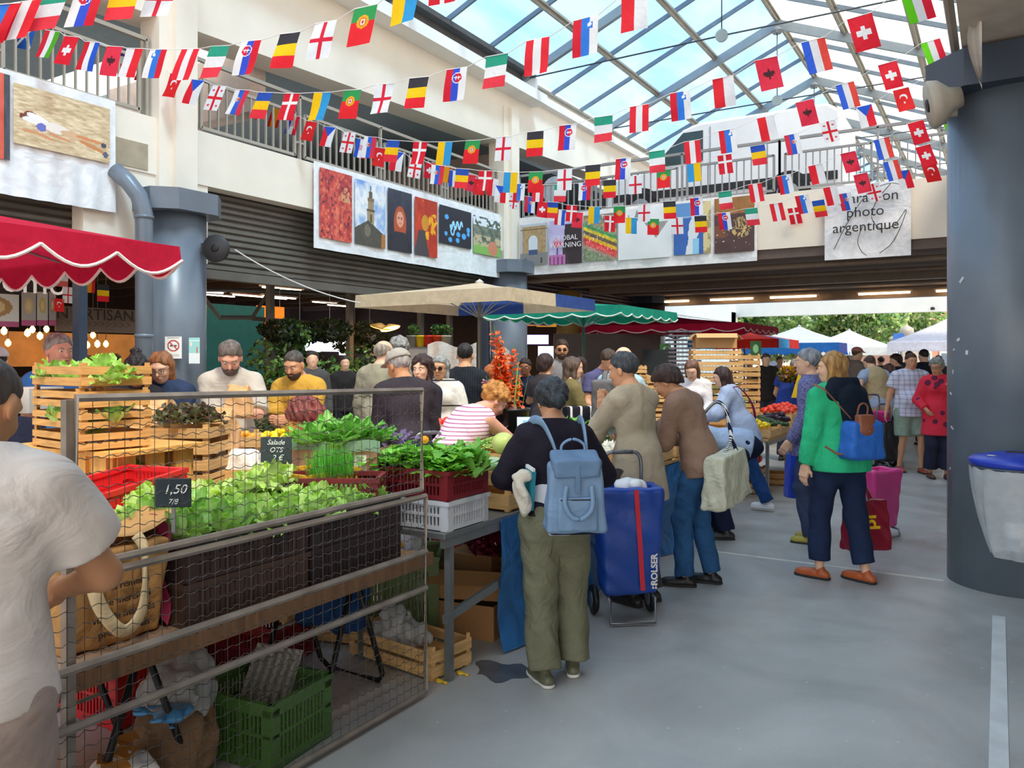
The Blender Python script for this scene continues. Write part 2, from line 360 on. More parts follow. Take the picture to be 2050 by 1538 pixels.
    headp = [he((0, -.012, .032), (.073, .091, .083), k=.02), he((0, .018, -.03), (.061, .070, .080), k=.03), he((0, .042, -.082), (.036, .038, .030), k=.03),
             cone(hp((0, .086, .012)), hp((0, .104, -.026)), .0075*hs, .0125*hs, k=.012), he((0, .072, .030), (.048, .018, .012), k=.02),
             he((-.076, -.008, -.012), (.009, .019, .031), k=.008), he((.076, -.008, -.012), (.009, .019, .031), k=.008),
             he((-.033, .062, -.025), (.022, .022, .022), k=.02), he((.033, .062, -.025), (.022, .022, .022), k=.02),
             he((-.030, .094, .006), (.016, .012, .010), op='s'), he((.030, .094, .006), (.016, .012, .010), op='s'),
             he((0, .084, -.058), (.024, .012, .011), k=.008)]
    V, Fq = [], []; base = 0
    def addm(v, f):
        nonlocal base
        V.append(v); Fq.append(f+base); base += len(v)
    addm(*field_mesh(body+([] if rs < .013 else headp), rs if rs > .01 else .012))
    if rs < .013: addm(*field_mesh([neckp]+headp, .0065 if rs < .01 else .008))
    for i, sd in enumerate((-1, 1)):
        pn = palm[i] if palm[i] is not None else (-sd, .3, 0)
        hpz = hand_prims(WR[i], HD[i], pn, sd, curl[i], s)
        fa = [cone(EL[i]*.25+WR[i]*.75, WR[i]+HD[i]*.02, .031*s, .025*s, k=.02)]
        addm(*field_mesh(fa+hpz, .005 if rs < .01 else .0065 if rs < .013 else .009))
    put('body', np_mesh('body', np.concatenate(V), np.concatenate(Fq), skin(tone)), root)
    # ---- clothes
    nm, m = top[0], (cloth('cloth_'+top[1], top[1]) if isinstance(top[1], str) else top[1]); o = topw
    tp = torso(o) if hem <= .14 else torso(o)[:-2] if not belly else torso(o); hemP = P-t0*hem*s
    if hem > .02: tp.append(cone(P+t0*.08*s, hemP-t0*.05, .148*s*w+o, (.166+.02*(hem > .14))*s*w+o, .78 if hem <= .14 else .95, frame(b0, t0), .05))
    for i in range(2):
        if sleeve == 'long': tp += [cone(SH[i], EL[i], .052*s*w**.5+o, .042*s*w**.4+o, k=.03), cone(EL[i], WR[i], .043*s*w**.4+o, .030*s+o*.8, k=.02, clip=[(WR[i]-(WR[i]-EL[i])*.04, (WR[i]-EL[i])/np.linalg.norm(WR[i]-EL[i]))])]
        elif sleeve in ('short', 'half'):
            f = .62 if sleeve == 'short' else .92; u = (EL[i]-SH[i])/np.linalg.norm(EL[i]-SH[i]); q = SH[i]+(EL[i]-SH[i])*f
            tp += [cone(SH[i], q+u*.03, .054*s*w**.5+o, .052*s*w**.5+o*1.2, k=.03, clip=[(q, u)])]
    cl = [(hemP, -t0), (N+t1*.022*s if sleeve != 'none' else N-t1*.005*s, t1)]
    tops = [p for p in tp]
    soft(nm, tops, rs, m, root, clip=cl, fold=.006 if rs < .013 else .0035, ff=18, seed=px*.01)
    if bot and legs:
        nm, m = bot[0], (cloth('cloth_'+bot[1], bot[1], bs=9) if isinstance(bot[1], str) else bot[1]); o = botw; bl = 1.0 if botlen is None else botlen
        bp = [cone(P+t0*-.03*s, P+t0*.08*s, .150*s*w+o*.6, .128*s*w+o*.5, .70, frame(b0, t0), .05)]
        bp += [ell(P-b0*.05*s+nv([sx*.07*s, 0, -.04*s]), nv([.085, .085, .095])*s*w**.6+o*.8, k=.05) for sx in (-1, 1)] if hem <= .14 else []
        for i in range(2):
            u = (AN[i]-KN[i])/np.linalg.norm(AN[i]-KN[i])
            bp.append(cone(HJ[i], KN[i], .088*s*w**.6+o, .062*s+o*(1.1), k=.03))
            if bl > .5:
                q = AN[i]*(bl*2-1)+KN[i]*(2-bl*2); bp.append(cone(KN[i], q+u*.03, .061*s+o*1.1, (.042+(.02 if bl > .9 else .0))*s+o*1.1, k=.03, clip=[(q, u)]))
            else:
                u = (KN[i]-HJ[i])/np.linalg.norm(KN[i]-HJ[i]); q = HJ[i]+(KN[i]-HJ[i])*bl*2
                bp[-1] = cone(HJ[i], KN[i], .088*s*w**.6+o, .075*s+o, k=.03, clip=[(q, u)])
        soft(nm, bp, rs, m, root, clip=[(P+t0*.09*s, t0)] if lean < 30 else (), fold=.0075 if rs < .013 else .004, ff=19, seed=px*.02)
    if shoes and legs:
        for i in range(2):
            a = radians(fdir[i]); fv = nv([-sin(a), cos(a), 0]); an = AN[i]; z0 = fz[i]
            h = nv([an[0], an[1], z0])-fv*.045*s; toe = nv([an[0], an[1], z0])+fv*.165*s
            if isinstance(shoes[1], str): ms = mat('shoe_'+shoes[1], shoes[1], rough=.45, var=.1)
            sp = [cone(h+nv([0, 0, .032*s]), toe+nv([0, 0, .026*s]), .036*s, .030*s, k=.02), cone(h+nv([0, 0, .04*s])+fv*.03, h+fv*.035+nv([0, 0, .075*s]), .036*s, .032*s, k=.02), cone(h+fv*.09*s+nv([0, 0, .035*s]), toe-fv*.03+nv([0, 0, .028*s]), .040*s, .036*s, k=.02)]
            so = soft('shoe', sp, rs*.7, ms, root, clip=[((0, 0, z0+.012), (0, 0, -1)), ((0, 0, z0+.098*s), (0, 0, 1))])
            sl = [cone(h+nv([0, 0, .012]), toe+nv([0, 0, .012]), .040*s, .036*s, k=.02), cone(h+fv*.09*s+nv([0, 0, .012]), toe-fv*.03+nv([0, 0, .012]), .044*s, .040*s, k=.02)]
            soft('sole', sl, rs*.7, mat('sole_'+(shoes[2] if len(shoes) > 2 else '2a2624'), shoes[2] if len(shoes) > 2 else '2a2624'), so, clip=[((0, 0, z0+.001), (0, 0, -1)), ((0, 0, z0+.018), (0, 0, 1))])
    # ---- hair
    if hair:
        st, hcul = hair[0], hair[1]
        hm = mat('hair_'+hcul, hcul, rough=.55, var=.5, vs=32, bump=1, bs=60, bd=.012, stretch=(1, 1, .25) if 'curl' not in st else None, spec=.4)
        fc = HR @ nv([0, .636, -.772]); fp = hp((0, .076, .068)); keep = [(fp, fc)]
        cap = he((0, -.016, .036), (.084, .102, .091), k=.02, clip=keep); hpms = [cap]; fo, ff = .005, 62; rh = .007 if rs < .01 else .009 if rs < .013 else rs*.8
        if 'thin' in st: hpms = [he((0, -.02, .02), (.079, .097, .085), k=.02, clip=keep+[(hp((0, 0, .07)), HR @ nv([0, .2, 1]))])]; fo = .001
        if 'crop' in st: hpms = [he((0, -.014, .034), (.077, .096, .086), k=.02, clip=keep)]; fo = .0022; ff = 95
        if 'long' in st or 'bob' in st:
            zl = -.30 if 'long' in st else -.115; wd = 1.0 if 'long' in st else 1.15
            hpms += [cone(hp((0, -.055, .0)), hp((0, -.075, zl)), .078*hs*wd, .055*hs*wd, .7, hr, .03)]
            hpms += [cone(hp((q*.062, -.012, .03)), hp((q*.074, .0+.02*('long' in st), zl*.95)), .032*hs*wd, .022*hs*wd, 1.0, hr, .03) for q in (-1, 1)]; fo = .006; ff = 55
        if 'pony' in st: hpms += [cone(hp((0, -.10, .05)), hp((0, -.15, -.02)), .03*hs, .03*hs, k=.02), cone(hp((0, -.15, -.02)), hp((0, -.12, -.25)), .032*hs, .012*hs, k=.02)]
        if 'bun' in st:
            ff = 120; fo = .0065
            hpms += [ell(hp((0, -.125, -.015) if 'low' in st else (0, -.09, .115)), nv([.05, .042, .046])*hs*(1 if 'low' in st else .72), k=.015)]
        if 'full' in st: hpms = [he((0, -.02, .036), (.098, .116, .104), k=.02, clip=keep), he((0, -.05, -.03), (.09, .08, .085), k=.03, clip=keep)]
        if 'curl' in st: fo, ff = (.009, 75) if 'bun' not in st else (.0055, 120); hpms += [he((0, -.02, .045), (.1, .112, .098), k=.02, clip=keep)]
        if 'afro' in st: hpms = [he((0, -.025, .04), (.125, .13, .12), k=.02, clip=keep), he((0, -.05, -.04), (.115, .09, .09), k=.03)]; fo, ff = .011, 70
        V, Fq = field_mesh(hpms, rh, fold=fo, ff=ff, seed=px); put('hair', np_mesh('hair', V, Fq, hm), root)
        if 'cap' in st:
            cm = cloth('cap_'+hair[2], hair[2]); soft('cap', [he((0, -.012, .045), (.092, .108, .092), k=.02, clip=[(hp((0, 0, .045)), HR @ nv([0, 0, -1]))]), he((0, .10, .052), (.07, .075, .010), k=.01)], rh, cm, root)
        if 'straw' in st:
            soft('straw_hat', [he((0, -.012, .055), (.092, .105, .085), k=.02, clip=[(hp((0, 0, .045)), HR @ nv([0, 0, -1]))]), he((0, -.01, .055), (.19, .20, .012), k=.02)], rh, mat('straw', 'c9a065', bump=.5, bs=80), root)
    if beard:
        bm = mat('beard_'+beard, beard, rough=.7, var=.3, vs=40)
        soft('beard', [he((0, .030, -.062), (.060, .062, .050), k=.02, clip=[(hp((0, .0, -.045)), HR @ nv([0, -.25, 1])), (hp((0, 0, 0)), HR @ nv([0, -1, 0]))]), he((0, .045, -.085), (.042, .044, .034), k=.02), he((0, .088, -.044), (.026, .010, .006), k=.006)], .007 if rs < .013 else rs*.6, bm, root)
    if face and rs < .02:
        for q in (-1, 1):
            e = MB(); R3 = Matrix(HR.tolist()); c = Vector(hp((q*.030, .078, .006)))
            e.lathe([(0, -.0115), (.008, -.008), (.0115, 0), (.008, .008), (0, .0115)], c, 10, R3)
            eo = mk('eye', e, mat('eye_white', 'e9e4df', rough=.3), root, True)
            i_ = MB(); i_.lathe([(0, -.0055), (.004, -.004), (.0058, 0), (.004, .004), (0, .0055)], Vector(hp((q*.030, .0865, .005))), 8, R3); mk('iris', i_, mat('iris', '2a1c14', rough=.3), eo, True)
            b_ = MB(); b_.tube([hp((q*.014, .090, .022)), hp((q*.030, .089, .028)), hp((q*.046, .078, .022))], [.0025, .004, .002], 6); mk('eyebrow', b_, mat('brow_'+(hair[1] if hair else '554433'), hair[1] if hair else '554433'), root, True)
        l_ = MB(); l_.tube([hp((-.021, .086, -.058)), hp((0, .0965, -.057)), hp((.021, .086, -.058))], [.003, .0062, .003], 6); mk('lips', l_, mat('lips_'+tone, 'b0625a'), root, True)
    if glasses:
        g = MB()
        for q in (-1, 1):
            g.tube([hp((q*.031+.021*cos(a), .100, .004+.017*sin(a))) for a in np.linspace(0, 2*pi, 13)[:-1]], .0022, 5, True); g.tube([hp((q*.052, .098, .008)), hp((q*.078, .0, .004))], .002, 5)
        g.tube([hp((-.01, .101, .006)), hp((.01, .101, .006))], .002, 5); go = mk('glasses', g, mat('glasses_frame', '2b2020', rough=.3), root, True)
        if glasses == 'dark':
            for q in (-1, 1): l = MB(); l.lathe([(.0195, -.001), (.0195, .001)], hp((q*.031, .100, .004)), 14, Matrix(HR.tolist()) @ Rx(pi/2)); mk('lens', l, mat('dark_lens', '3a2622', rough=.1), go)
    J.update(P=P, N=N, SH=SH, EL=EL, WR=WR, HD=HD, C=Ck, M=M_, t0=t0, t1=t1, b0=b0, b1=b1, hp=hp, HR=HR, s=s, KN=KN, AN=AN, root=root, loc=loc)
    return J
# ================================================================ BUILDING
M = {}
M['cream'] = mat('cream_paint', 'ede0cf', rough=.7, var=.05, vs=1.5)
M['white'] = mat('white_paint', 'f0ece6', rough=.7, var=.04, vs=2)
M['greyblue'] = mat('grey_blue_gloss_paint', '6c7580', rough=.32, var=.10, vs=2.5, bump=.1, bs=3)
M['navygrey'] = mat('dark_blue_grey_paint', '3d4756', rough=.3, var=.12, vs=3, bump=.1, bs=3)
M['shutter'] = mat('shutter_metal', '6d675f', rough=.5, metal=.3, var=.15, vs=2)
M['shutter2'] = mat('shutter_plum', '4a3634', rough=.5, metal=.3, var=.15, vs=2)
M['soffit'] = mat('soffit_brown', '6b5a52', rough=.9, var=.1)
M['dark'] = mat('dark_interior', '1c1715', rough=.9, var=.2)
M['darkroof'] = mat('gallery_soffit', '8f9ca2', rough=.9, var=.05)
M['rail'] = mat('rail_taupe', 'a59a8c', rough=.5, var=.05)
M['rail2'] = mat('rail_grey', '8e8c8c', rough=.5, var=.05)
M['steel'] = mat('roof_steel', '8d9396', rough=.35, metal=.4, var=.06)
M['galv'] = mat('galvanised', '9a9da0', rough=.4, metal=.6, var=.12, vs=20)
M['black'] = mat('black_metal', '1d1c1f', rough=.45, metal=.2)
M['wood'] = mat('poplar_wood', 'd9ad74', rough=.75, var=.22, vs=5, stretch=(1, 6, 12), bump=.3, bs=12, objvar=.14)
M['wood2'] = mat('pine_plank', 'e0a55a', rough=.7, var=.2, vs=4, stretch=(6, 6, 1), bump=.3, bs=10, objvar=.08)
# floor
def floor_mat():
    m = bpy.data.materials.new('asphalt_floor'); m.use_nodes = True; N = m.node_tree.nodes; L = m.node_tree.links; b = N['Principled BSDF']
    tc = N.new('ShaderNodeTexCoord'); n1 = N.new('ShaderNodeTexNoise'); n1.inputs['Scale'].default_value = 1.1; n1.inputs['Detail'].default_value = 8; n1.inputs['Roughness'].default_value = .6; n1.inputs['Distortion'].default_value = .6
    cr = N.new('ShaderNodeValToRGB'); cr.color_ramp.elements[0].position = .3; cr.color_ramp.elements[0].color = lin('9b9a98')+(1,); cr.color_ramp.elements[1].position = .72; cr.color_ramp.elements[1].color = lin('c0bebb')+(1,)
    L.new(tc.outputs['Object'], n1.inputs[0]); L.new(n1.outputs['Fac'], cr.inputs[0])
    v = N.new('ShaderNodeTexVoronoi'); v.voronoi_dimensions = '2D'; v.inputs['Scale'].default_value = 2.6; v.inputs['Randomness'].default_value = 1; L.new(tc.outputs['Object'], v.inputs['Vector'])
    g = N.new('ShaderNodeMath'); g.operation = 'LESS_THAN'; g.inputs[1].default_value = .016; L.new(v.outputs['Distance'], g.inputs[0])
    mx = N.new('ShaderNodeMix'); mx.data_type = 'RGBA'; mx.inputs[7].default_value = lin('c9c8c4')+(1,); L.new(cr.outputs[0], mx.inputs[6]); L.new(g.outputs[0], mx.inputs[0])
    n3 = N.new('ShaderNodeTexNoise'); n3.inputs['Scale'].default_value = 3; n3.inputs['Detail'].default_value = 6; L.new(tc.outputs['Object'], n3.inputs[0])
    mr = N.new('ShaderNodeMapRange'); mr.inputs[1].default_value = .35; mr.inputs[2].default_value = .7; mr.inputs[3].default_value = .30; mr.inputs[4].default_value = .5; L.new(n3.outputs[0], mr.inputs[0]); L.new(mr.outputs[0], b.inputs['Roughness'])
    L.new(mx.outputs[2], b.inputs['Base Color'])
    n2 = N.new('ShaderNodeTexNoise'); n2.inputs['Scale'].default_value = 160; bp = N.new('ShaderNodeBump'); bp.inputs['Strength'].default_value = .25; bp.inputs['Distance'].default_value = .004
    L.new(tc.outputs['Object'], n2.inputs[0]); L.new(n2.outputs[0], bp.inputs['Height']); L.new(bp.outputs[0], b.inputs['Normal']); return m
fl = MB(); fl.grid(lambda u, v: Vector((-26+46*u, -8+100*v, 0)), 2, 2); struct('floor', fl, floor_mat())
t = MB(); t.bb((-.035, 1.0, 0), (.035, 5.9, .004)); struct('trim_1', t, mat('strip_aluminium', 'd6d8d8', rough=.5))
t = MB(); t.bb((-3.2, 6.635, 0), (-.35, 6.66, .003)); struct('trim_2', t, mat('floor_joint', 'd8d6ce', rough=.8))
# left facade pieces --------------------------------------------------
XL = -9.0; YC = [-1.7, 6.42, 14.55, 22.6, 30.7]
w = MB()
w.bb((XL-.25, -4, 3.93), (XL, 14.8, 4.64)); 
w.bb((XL-.25, 5.30, 2.9), (XL-.02, 7.0, 3.95))
struct('wall_left', w, M['cream'])
w = MB(); w.bb((XL-.1, 5.66, 3.96), (XL+.012, 6.1, 4.28)); struct('trim_7', w, mat('recess_beige', 'a8977f'))  # slightly raised box; the recess's shade is put into its darker beige
p = MB()
for y in YC[1:3]:
    p.bb((XL-.32, y-.20, 3.7), (XL+.06, y+.36, 7.0)); p.bb((XL-.02, y-.02, 3.7), (XL+.14, y+.30, 7.0))
struct('trim_3', p, M['cream'])
# tilting upper fascia beam and its ledge
b = MB()
def zb(y): return 6.02+.062*(y-6)
b.add([(XL-.5, 0, zb(0)), (XL+.02, 0, zb(0)), (XL+.02, 40, 7.3), (XL-.5, 40, 7.3), (XL-.5, 0, 7.45), (XL+.02, 0, 7.45), (XL+.02, 40, 7.6), (XL-.5, 40, 7.6)], [(0,1,2,3),(4,7,6,5),(0,4,5,1),(1,5,6,2),(2,6,7,3),(3,7,4,0)])
struct('wall_left_upper', b, M['cream'])
b = MB(); b.bb((XL, 0, 7.28), (XL+.42, 15.6, 7.42)); b.bb((XL+.36, 0, 7.42), (XL+.42, 15.6, 7.5)); b.bb((XL, 15.6, 7.42), (XL+.2, 40, 7.56)); b.bb((XL-.02,15.1,7.4),(XL+.4,15.2,7.75)); struct('trim_4', b, M['white'])
b = MB(); b.bb((XL-.1, 0, 7.6), (XL+.12, 15.1, 7.9)); b.bb((XL+.12, 0, 7.83), (XL+.3, 15.3, 7.93)); struct('trim_5', b, mat('dark_gutter', '4d4845'))
# gallery soffit / rear wall / deck
b = MB()
b.bb((-19, -22, 6.25), (XL-.5, 7.3, 6.4)); b.bb((-19, 8.5, 6.25), (XL-.5, 40, 6.4)); struct('ceiling', b, M['darkroof'])
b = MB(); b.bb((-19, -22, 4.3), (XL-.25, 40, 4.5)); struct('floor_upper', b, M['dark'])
b = MB(); b.bb((-19.2, -22, 4.3), (-19, 13.6, 6.4)); b.bb((-19.2, 16.4, 4.3), (-19, 40, 6.4)); b.bb((-19.2, 13.6, 4.3), (-19, 16.4, 5.3)); struct('wall_left_rear', b, mat('gallery_rear', '55565a', rough=.9))
b = MB(); b.bb((-13.2, 8.2, 5.35), (-9.6, 8.5, 6.3)); b.bb((-13.2, 15.1, 5.35), (-9.6, 15.4, 6.3)); struct('trim_6', b, mat('pinkish_beam', 'c9b3a6'))
# railings
def railing(label, A, B, mt, ends=.25):
    A, B = Vector(A), Vector(B); u = (B-A); L = u.length; u.normalize(); r = thing('railing', label, 'railing', A, math.atan2(u.y, u.x))
    ba = MB(); ba.box((0, 0, 0), (.02, .03, .62)); cmesh0 = ba.data('baluster', mt); h = MB(); h.box((L/2, 0, 1.0), (L, .05, .05)); mk('handrail', h, mt, r)
    fr = MB(); n = max(1, round(L/1.75)); seg = L/n
    for i in range(n):
        a, b_ = i*seg+.1, (i+1)*seg-.1
        fr.box(((a+b_)/2, 0, .74), (b_-a, .04, .04)); fr.box(((a+b_)/2, 0, .10), (b_-a, .04, .04))
        for q in (a, b_): fr.box((q, 0, .42), (.04, .04, .66))
        k = 12
        for j in range(1, k): put('baluster', cmesh0, r, (a+(b_-a)*j/k, 0, .42)).data.materials or cmesh0.materials.append(mt)
        if i: fr.box((i*seg, 0, .5), (.035, .05, 1.0)); fr.box((i*seg, 0, .3), (.2, .03, .03))
    for q in (0, L): fr.box((q, 0, .5), (.035, .05, 1.0))
    mk('rail_frame', fr, mt, r); return r
railing('taupe steel balustrade of the left gallery above the beach photo banner', (XL-.1, -1, 4.62), (XL-.1, 6.15, 4.62), M['rail'])
railing('taupe steel balustrade of the left gallery between the two cream piers', (XL-.1, 6.85, 4.62), (XL-.1, 14.3, 4.62), M['rail'])
YF = 14.8
railing('grey steel balustrade on the bridge in front of the white van', (-8.9, YF+.12, 4.6), (-3.4, YF+.12, 4.6), M['rail2'])
railing('grey steel balustrade on the bridge above the white lettered banner', (-3.4, YF+.12, 4.6), (1.5, YF+.12, 4.6), M['rail2'])
# bridge
b = MB(); b.bb((XL-.1, YF, 3.62), (6, YF+.25, 4.62)); struct('wall_front', b, M['cream'])
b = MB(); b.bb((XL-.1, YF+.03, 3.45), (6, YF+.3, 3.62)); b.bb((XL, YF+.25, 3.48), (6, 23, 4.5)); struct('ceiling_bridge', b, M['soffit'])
b = MB()
for y, z, r in ((15.4, 3.36, .05), (17.5, 3.4, .04), (20.2, 3.38, .04)): b.tube([(XL, y, z), (6, y, z)], r, 8)
b.bb((XL, 22.7, 3.22), (6, 23.0, 3.5)); b.bb((XL, 18.6, 3.3), (6, 18.8, 3.48)); mk('ceiling_pipes', b, mat('pipe_beige', '8d7a6c'), label='beige pipes and ribs running along the underside of the bridge', cat='pipe')
lampm = mat('tube_light', 'ffd9a8', emit=9)
for i, px in enumerate((1340, 1465, 1588, 1770, 1930)):
    c = ony(px, 575, 22.4); f = MB(); f.box((c.x, 22.4, 3.36), (1.3, .1, .05)); o = mk('tube_light', f, mat('lamp_body', 'b9a99a'), label='warm fluorescent tube lamp under the far edge of the bridge', cat='lamp', group='tube lamps under the bridge edge')
    g = MB(); g.tube([(c.x-.6, 22.36, 3.315), (c.x+.6, 22.36, 3.315)], .028, 8); mk('tube', g, lampm, o)
# far white court
b = MB(); b.bb((XL-.3, 23.2, 3.5), (XL, 32.3, 6.4)); b.bb((XL-.3, 31.4, 0), (XL, 32.3, 3.5)); b.bb((XL-.3, 23.2, 3.1), (XL, 32, 3.5)); struct('wall_left_far', b, M['white'])
b = MB(); b.bb((XL-.3, 32, 3.33), (14, 32.4, 5.2)); struct('wall_back', b, M['white'])
b = MB()
for y in np.arange(23.4, 31.4, .42): b.bb((XL-.12, y, 0), (XL-.04, y+.06, 3.1))
b.bb((XL-.14, 23.2, 2.98), (XL-.02, 31.4, 3.1)); b.bb((XL-.14, 23.2, 1.5), (XL-.02, 31.4, 1.58)); o = struct('window_1', b, mat('white_frame', 'dfe0e0'))
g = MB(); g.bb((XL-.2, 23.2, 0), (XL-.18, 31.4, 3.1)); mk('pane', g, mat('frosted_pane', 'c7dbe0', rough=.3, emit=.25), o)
b = MB(); b.lathe([(.06, -.04), (.08, 0), (.05, .06)], (-2.0, 31.9, 3.42), 10); mk('spotlight', b, M['black'], label='small dark fixture under the far white beam', cat='lamp')
# ground level left side: interior hall
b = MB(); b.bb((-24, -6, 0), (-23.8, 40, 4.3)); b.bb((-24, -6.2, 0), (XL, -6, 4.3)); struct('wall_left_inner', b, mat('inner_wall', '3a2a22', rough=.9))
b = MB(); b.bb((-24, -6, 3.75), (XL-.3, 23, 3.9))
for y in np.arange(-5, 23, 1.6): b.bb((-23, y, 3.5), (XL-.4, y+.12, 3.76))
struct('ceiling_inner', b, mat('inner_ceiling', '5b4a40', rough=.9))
def shutter(label, y0, y1, z0, z1, mt=M['shutter'], X=XL-.28):
    m = MB(); n = int((z1-z0)/.09)
    pts = []
    for i in range(n+1):
        z = z0+(z1-z0)*i/n; pts += [(0, z), (.035, z+.02), (.035, z+.06)]
    vs = []; fs = []
    for y in (y0, y1): vs += [(X+a, y, min(z, z1)) for a, z in pts]
    k = len(pts); fs = [(i, i+1, k+i+1, k+i) for i in range(k-1)]; m.add(vs, fs)
    r = mk('roller_shutter', m, mt, label=label, cat='shutter'); q = MB(); q.bb((X-.06, y0, z0-.12), (X+.08, y1, z0)); mk('bottom_bar', q, M['shutter'], r)
    for y in (y0, y1): g = MB(); g.bb((X-.05, y-.05, 0), (X+.09, y+.05, z1)); mk('guide_rail', g, M['navygrey'], r)
shutter('ribbed grey roller shutter behind the red awning', -1.2, 5.4, 2.9, 3.93)
shutter('long ribbed grey roller shutter under the banner of six photographs', 6.95, 14.1, 2.85, 3.93)
shutter('plum roller shutter below the bridge right of the second column', 15.2, 18.2, 2.55, 3.45, M['shutter2'])
shutter('plum roller shutter below the bridge beside the dark third column', 18.5, 22.2, 2.35, 3.45, M['shutter2'])
# columns
def column(label, x, y, r, m, capm, ztop=3.46, big=1):
    o = thing('concrete_column', label, 'column', (x, y, 0))
    s = MB(); s.lathe([(r, 0), (r, ztop)], n=48); mk('shaft', s, m, o, True)
    c = MB(); q = r*1.28
    c.prism([(-q, -q*.55), (-q*.55, -q), (q*.55, -q), (q, -q*.55), (q, q*.55), (q*.55, q), (-q*.55, q), (-q, q*.55)], lambda a, b_, t_: Vector((a, b_, t_)), ztop-.02, ztop+.24)
    mk('capital', c, capm, o); return o
c1 = column('grey blue round column with no-smoking notice beside the downpipe', XL+.05, YC[1], .40, M['greyblue'], M['greyblue'])
column('grey blue round column behind the beige and blue parasol', XL+.05, YC[2], .40, M['greyblue'], M['greyblue'])
column('dark round column under the far end of the bridge', XL+.05, YC[3], .46, mat('column_plum', '3b3237', rough=.4), M['navygrey'], 3.3)
c4 = column('massive blue grey round column at the right edge with peeled stickers', .10, 6.85, .435, mat('near_column_paint', '6b7682', rough=.34, var=.14, vs=2, bump=.15, bs=3), M['navygrey'], 3.52)
sc = MB()
for px, py, a, b_ in ((1920, 680, .03, .02), (1912, 700, .012, .02), (1932, 706, .02, .03), (1910, 745, .01, .03), (1905, 790, .012, .03), (1925, 560, .02, .05), (1908, 860, .01, .04), (1903, 945, .01, .02)):
    th = pi+radians((px-1895)*.9)+.25; R = Rz(th); c = Vector((.10, 6.85, 0))+R @ Vector((.437, 0, 0)); c.z = W(px, py, 5.7).z; sc.box(c, (.003, a, b_), R @ Rx(px))
sc.v = [(v[0]-.10, v[1]-6.85, v[2]) for v in sc.v]; mk('sticker_remnants', sc, mat('paper_scraps', 'd5d8da'), c4)
# beam above right column
b = MB(); b.bb((-.22, -3, 3.78), (.6, 14.8, 5.6)); struct('wall_right', b, mat('beam_beige', 'cdbfae', rough=.8))
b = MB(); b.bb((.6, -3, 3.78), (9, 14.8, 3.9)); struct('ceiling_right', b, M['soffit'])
b = MB(); b.bb((9, -4, 0), (9.2, 32, 6)); struct('wall_right_far', b, M['cream'])
b = MB(); b.tube([(-.27, 3, 3.86), (-.27, 14, 3.86)], .03, 8); mk('cable_conduit', b, M['rail'], label='beige conduit along the foot of the right beam', cat='pipe')
sh0 = W(1966, 175, 5.15)
b = MB(); b.grid(lambda u, v: sh0+Vector((-RX, -RY, 0))*(u*(1-v)**.35*(.10+.07*sin(v*11-1.2)))+Vector((0, .06*sin(u*5+v*6), 1.5*(1-v))), 10, 44)
mk('hanging_sheet', b, cloth('white_sheet', 'd8d2cc'), smooth=True, label='white sheet hanging edge-on with wavy rim above the right column', cat='banner')
# loudspeakers
def horn(label, p, rz, m, sc_=1, tilt=0):
    o = thing('loudspeaker', label, 'loudspeaker', p, rz, sc=sc_); a = MB(); a.lathe([(.0, .0), (.16, .0), (.175, .02), (.16, .08), (.09, .15), (.07, .22), (0, .22)], n=24, R=Rx(pi/2+tilt)); mk('horn_shell', a, m, o, True)
    b = MB(); b.lathe([(.0, .0), (.045, -.01), (.05, -.0), (.05, .02)], (0, .0, 0), 16, Rx(pi/2+tilt)); mk('centre_cap', b, M['black'], o, True)
    c = MB(); c.box((.1, -.2, .02), (.25, .04, .05)); c.box((.2, -.15, .02), (.04, .14, .12)); mk('bracket', c, m, o)
horn('round black loudspeaker mounted beside the grey column', W(430, 497, 9.9), YAW+pi*.97, mat('speaker_black', '2c2a2b', rough=.5), 1.0)
horn('beige horn loudspeaker bracketed to the capital of the right column', W(1858, 212, 5.55), YAW+radians(70), mat('speaker_beige', 'b5aa9b', rough=.6), .95, -.2)
# downpipe
d1 = MB(); p0 = onx(262, 560, -8.55); d1.tube([(-8.62, 5.80, 0), (-8.62, 5.80, 3.35), (-8.66, 5.76, 3.55), (-8.78, 5.70, 3.72), (-8.92, 5.62, 3.86)], .10, 14)
for z in (1.9, 3.3): d1.lathe([(.11, -.02), (.11, .02)], (-8.62, 5.8, z), 14)
mk('downpipe', d1, M['greyblue'], smooth=True, label='grey blue drainpipe with an elbow left of the column', cat='pipe')
# notices on column 1
def notice(name, label, px, py, wpx, hpx, fn, nx=40, ny=50):
    d = 9.72; A = W(px-wpx/2, py-hpx/2, d); B = W(px+wpx/2, py-hpx/2, d); Cc = W(px-wpx/2, py+hpx/2, d)
    off = Vector((.03, -.03, 0)); painted(name, A, B-A, Cc-A, nx, ny, fn, label=label, cat='sign')
def fn_nosmoke(u, v):
    c = np.ones(u.shape+(3,))*C('f4f0ea'); r = np.hypot((u-.5)*1.0, (v-.42)*1.35); c[(r < .36) & (r > .28)] = C('c8463c'); c[(np.abs((u-.5)-(v-.42)*1.35) < .05) & (r < .33)] = C('c8463c')
    c[(np.abs(v-.42) < .04) & (np.abs(u-.5) < .2) & (np.abs((u-.5)-(v-.42)*1.35) > .07)] = C('555555'); c[(v > .04) & (v < .08) & (u > .15) & (u < .85)] = C('b0a8a0'); c[(v > .78) & (v < .92) & ((v*40 % 2) < 1) & (u > .15) & (u < .85)] = C('c9c2ba'); return c
